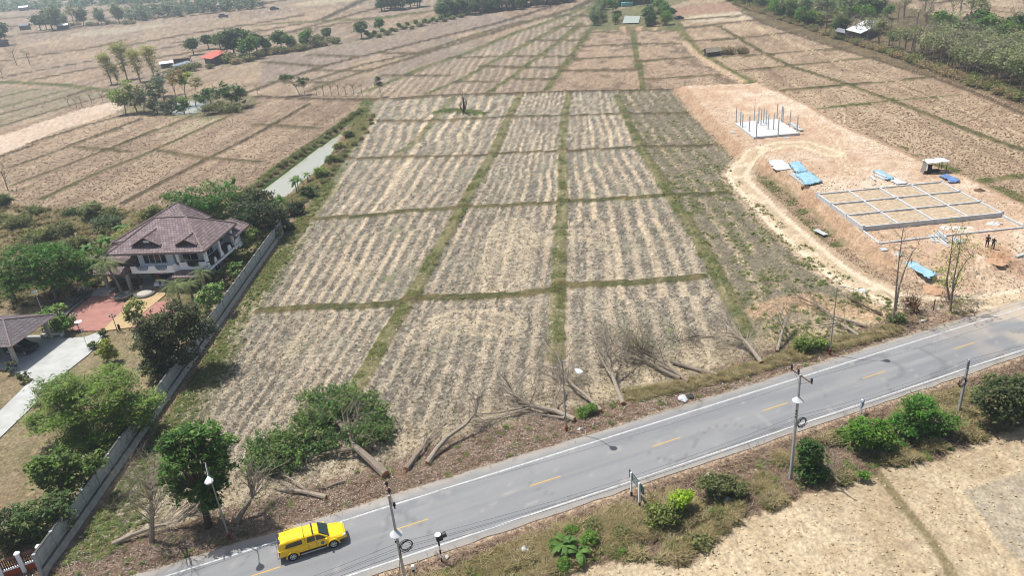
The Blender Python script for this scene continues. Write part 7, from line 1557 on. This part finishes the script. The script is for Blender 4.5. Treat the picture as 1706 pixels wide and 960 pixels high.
def scatter(name, pieces, pts, scale, seed=0, tilt=.15):
    rg = np.random.default_rng(seed); n = len(pts)
    me = bpy.data.meshes.new(name); me.vertices.add(n); me.vertices.foreach_set('co', np.asarray(pts, np.float32).ravel()); me.update()
    a = me.attributes.new('rot', 'FLOAT_VECTOR', 'POINT'); rr = np.c_[rg.normal(size=(n, 2))*tilt, rg.random(n)*6.283].astype(np.float32); a.data.foreach_set('vector', rr.ravel())
    a = me.attributes.new('siz', 'FLOAT', 'POINT'); a.data.foreach_set('value', np.asarray(scale, np.float32))
    a = me.attributes.new('pick', 'INT', 'POINT'); a.data.foreach_set('value', rg.integers(0, len(pieces), n).astype(np.int32))
    o = bpy.data.objects.new(name, me); COL.objects.link(o)
    sub = bpy.data.collections.new(name+'_pieces')
    for p in pieces: sub.objects.link(p)
    ng = bpy.data.node_groups.new(name, 'GeometryNodeTree'); ng.interface.new_socket('Geometry', in_out='INPUT', socket_type='NodeSocketGeometry'); ng.interface.new_socket('Geometry', in_out='OUTPUT', socket_type='NodeSocketGeometry')
    N = ng.nodes; L = ng.links; gi = N.new('NodeGroupInput'); g_o = N.new('NodeGroupOutput'); ip = N.new('GeometryNodeInstanceOnPoints'); ci = N.new('GeometryNodeCollectionInfo'); ci.inputs['Collection'].default_value = sub; ci.inputs['Separate Children'].default_value = True; ci.inputs['Reset Children'].default_value = True
    def attr(nm, ty): q = N.new('GeometryNodeInputNamedAttribute'); q.data_type = ty; q.inputs['Name'].default_value = nm; return q.outputs['Attribute']
    L.new(gi.outputs[0], ip.inputs['Points']); L.new(ci.outputs[0], ip.inputs['Instance']); ip.inputs['Pick Instance'].default_value = True
    L.new(attr('pick', 'INT'), ip.inputs['Instance Index']); e2 = N.new('FunctionNodeEulerToRotation'); L.new(attr('rot', 'FLOAT_VECTOR'), e2.inputs[0]); L.new(e2.outputs[0], ip.inputs['Rotation']); L.new(attr('siz', 'FLOAT'), ip.inputs['Scale']); L.new(ip.outputs[0], g_o.inputs[0])
    md = o.modifiers.new('scatter', 'NODES'); md.node_group = ng; tag(o, kind='stuff'); return o
inframe = np.abs(X) < .80*Y+12
farf = np.clip(np.hypot(Y, CAMH)/110, .8, 1.35)
def pick(w, n, seed):
    rg = np.random.default_rng(seed); w = np.clip(w, 0, None)*inframe; p = w/w.sum(); j = rg.choice(len(w), n, p=p)
    x = X[j]+(rg.random(n)-.5)*DXs[j]*1.2; y = Y[j]+(rg.random(n)-.5)*DYs[j]*1.2; return j, np.c_[x, y, Z[j]+.01], rg
offroad = (n_ < N_BOT-.25) | (n_ > N_TOP+.3); nowet = ~(pip(X, Y, canal) | (Z < -.5)); okm = (offroad & nowet).astype(float)
slabm = pip(X, Y, [(50.5,97.6),(71,98.5),(70.5,114),(49.5,113.6)]) | pip(X, Y, [(51,149),(61.5,149),(61.5,163.3),(51,163.3)]); okm *= ~slabm
paved = pip(X, Y, PW([(83,566),(141,563),(164,555),(176,558),(166,573),(149,591),(111,621),(83,651),(13,719),(-60,790),(-90,760),(0,687),(43,644),(58,634),(33,624),(0,616),(-60,610),(-60,590),(20,596)])) | pip(X, Y, PW([(105,530),(150,485),(190,480),(320,455),(320,500),(262,550),(118,556)])); okm *= ~paved
hb2 = pip(X, Y, [tuple((house.matrix_basis @ Vector((a, b, 0)))[:2]) for a, b in ((-20, -1), (0, -1), (0, 18), (-20, 18))]); okm *= ~hb2; okm *= np.abs(X+38.7) > .45
grn = np.clip((GC[:, 1]/np.maximum(GC[:, 0], 1e-4)-1.0)*6, 0, 1)*(X > -400)
cf = central.astype(float)*left3*(us < .3)*okm; nearw = sstep(215, 150, Y)
j, p_, rg = pick(cf*(strw**1.2+.06)*(1-grn)*nearw*(1-BM)*sstep(150, 75, Y), 14000, 1); scatter('scattered_straw', straw, p_, (.35+.5*rg.random(len(j)))*farf[j], 1)
j, p_, rg = pick(cf*(1-strw)*(1-grn)*nearw*(1-BM)*(.15+sstep(170, 75, Y)), 22000, 2); scatter('rice_stubble', stub, p_, (.4+.5*rg.random(len(j)))*farf[j], 2, .25)
plo = okm*(1-BM)*(~TRK)*(dpl > 2.5)*(~central)*(~comp)*(~ipl)*(n_ > 60)*(1-grn)*sstep(330, 230, Y)*(~entr)*(~pk)
j, p_, rg = pick(plo*(.5+nC), 60000, 3); scatter('soil_clods', clods, p_, (.10+.22*rg.random(len(j))**2)*farf[j], 3, .6)
j, p_, rg = pick(okm*(grn*(1-.85*wd)+.12*wd*nearw*sstep(.45, .6, nC))*sstep(300, 200, Y)*(n_ > 54), 22000, 4); scatter('green_weeds', weeds, p_, (.3+.5*rg.random(len(j)))*farf[j], 4)
j, p_, rg = pick(okm*((us > .3)*1.6+((n_ < N_BOT-.3) & (gm < .4))*1.0), 30000, 5); scatter('dead_leaf_litter', litter, p_, .5+.6*rg.random(len(j)), 5)
j, p_, rg = pick(okm*((us > .3)*1.0*(nD > .5)+((n_ < N_BOT-1) & (gm < .4))*sstep(.5, .6, nC)), 5000, 6); scatter('pale_leaf_litter', palel, p_, .5+.7*rg.random(len(j)), 6)
vg = okm*((n_ < 43.3) & (gm < .5)); tw = vg*sstep(.5, .62, nB*.5+nC*.5)*(.3+sstep(8, 35, s_))+.35*vg*sstep(.6, .7, nC)
j, p_, rg = pick(tw, 5200, 7); scatter('dry_grass_tussocks', tuss, p_, .5+.8*rg.random(len(j)), 7, .1)
j, p_, rg = pick(vg*sstep(.47, .6, nC*.5+nB*.5)*(.25+sstep(40, 5, s_))+.25*vg*(nD > .6)+okm*(us > .3)*.03+okm*gs*.3, 6200, 8); scatter('green_grass_tufts', gtus, p_, .3+.55*rg.random(len(j)), 8, .1)
sm_ = okm*comp*sstep(98, 108, Y)*(.15+sstep(.5, .65, nC)); j, p_, rg = pick(sm_, 5200, 9); scatter('scrub_grass', tuss+gtus if False else tuss, p_, .9+1.0*rg.random(len(j)), 9, .1)
j, p_, rg = pick(sm_*sstep(.5, .6, nB), 2600, 10); scatter('scrub_greenery', gtus, p_, 1.0+1.2*rg.random(len(j)), 10, .1)
j, p_, rg = pick(okm*(n_ < 43)*gm, 16000, 11); scatter('golden_stubble', golds, p_, .06+.2*rg.random(len(j))**1.5, 11, .3)
j, p_, rg = pick(okm*pip(X, Y, PW([(1040,655),(1120,640),(1200,622),(1270,603),(1330,580),(1420,560),(1500,540),(1500,556),(1420,578),(1330,602),(1200,640),(1050,672)])), 2600, 12); scatter('verge_grass', tuss+[], p_, .35+.4*rg.random(len(j)), 12, .1)
wdm = okm*wd*sstep(.5, .62, .5*nC+.3*nD+.2*nB); j, p_, rg = pick(wdm, 1300, 13); scatter('field_weeds', gtus, p_, .3+.45*rg.random(len(j)), 13, .1)

# low individual plants that make up the lower verge thicket
vk = vg*sstep(.45, .6, nB*.5+nC*.5)*(n_ > 30)
j, p_, rg = pick(vk, 70, 21)
for k in range(len(j)):
    kind = ['bush', 'bush', 'drybush', 'bush', 'round2'][k % 5]; far(kind, float(p_[k, 0]), float(p_[k, 1]), (.22+.28*rg.random())*(.5 if kind == 'round2' else 1), 'low scrub plant growing in the dry weeds of the lower road verge', 'shrub', 'low scrub plants on the lower verge', name='scrub_plant', z=float(p_[k, 2])-.05, sz=.8)
j, p_, rg = pick(okm*comp*(Y > 100)*sstep(.35, .6, nB), 60, 22)
for k in range(len(j)):
    far(['bush', 'drybush', 'bush', 'bare'][k % 4], float(p_[k, 0]), float(p_[k, 1]), (.5+.7*rg.random())*(.45 if k % 4 == 3 else 1), 'straggly bush in the overgrown plot left of the house', 'shrub', 'bushes of the overgrown plot', name='plot_bush')

sd_ = okm*(ipl | entr)*(X < 110)*(n_ > N_TOP+.5); j, p_, rg = pick(sd_*(.3+sstep(.5, .7, nB)), 5200, 31); scatter('site_crumbs', clods, p_, .05+.16*rg.random(len(j))**3, 31, .6)
j, p_, rg = pick(sd_*(dpl < 3.5), 1500, 32); scatter('site_edge_weeds', weeds, p_, .25+.4*rg.random(len(j)), 32, .2)
# ================================================================ HAZE
hb = MB(); hb.box((0, 1900, 26), (8600, 4900, 60))
hm = bpy.data.materials.new('haze_air'); hm.use_nodes = True; N = hm.node_tree.nodes; L = hm.node_tree.links
N.remove(N['Principled BSDF']); pv = N.new('ShaderNodeVolumePrincipled'); pv.inputs['Color'].default_value = (.80, .90, 1, 1); pv.inputs['Density'].default_value = .00036
pv.inputs['Anisotropy'].default_value = 0.2
L.new(pv.outputs[0], N['Material Output'].inputs['Volume'])
ho = hb.build('haze', hm); tag(ho, kind='stuff')
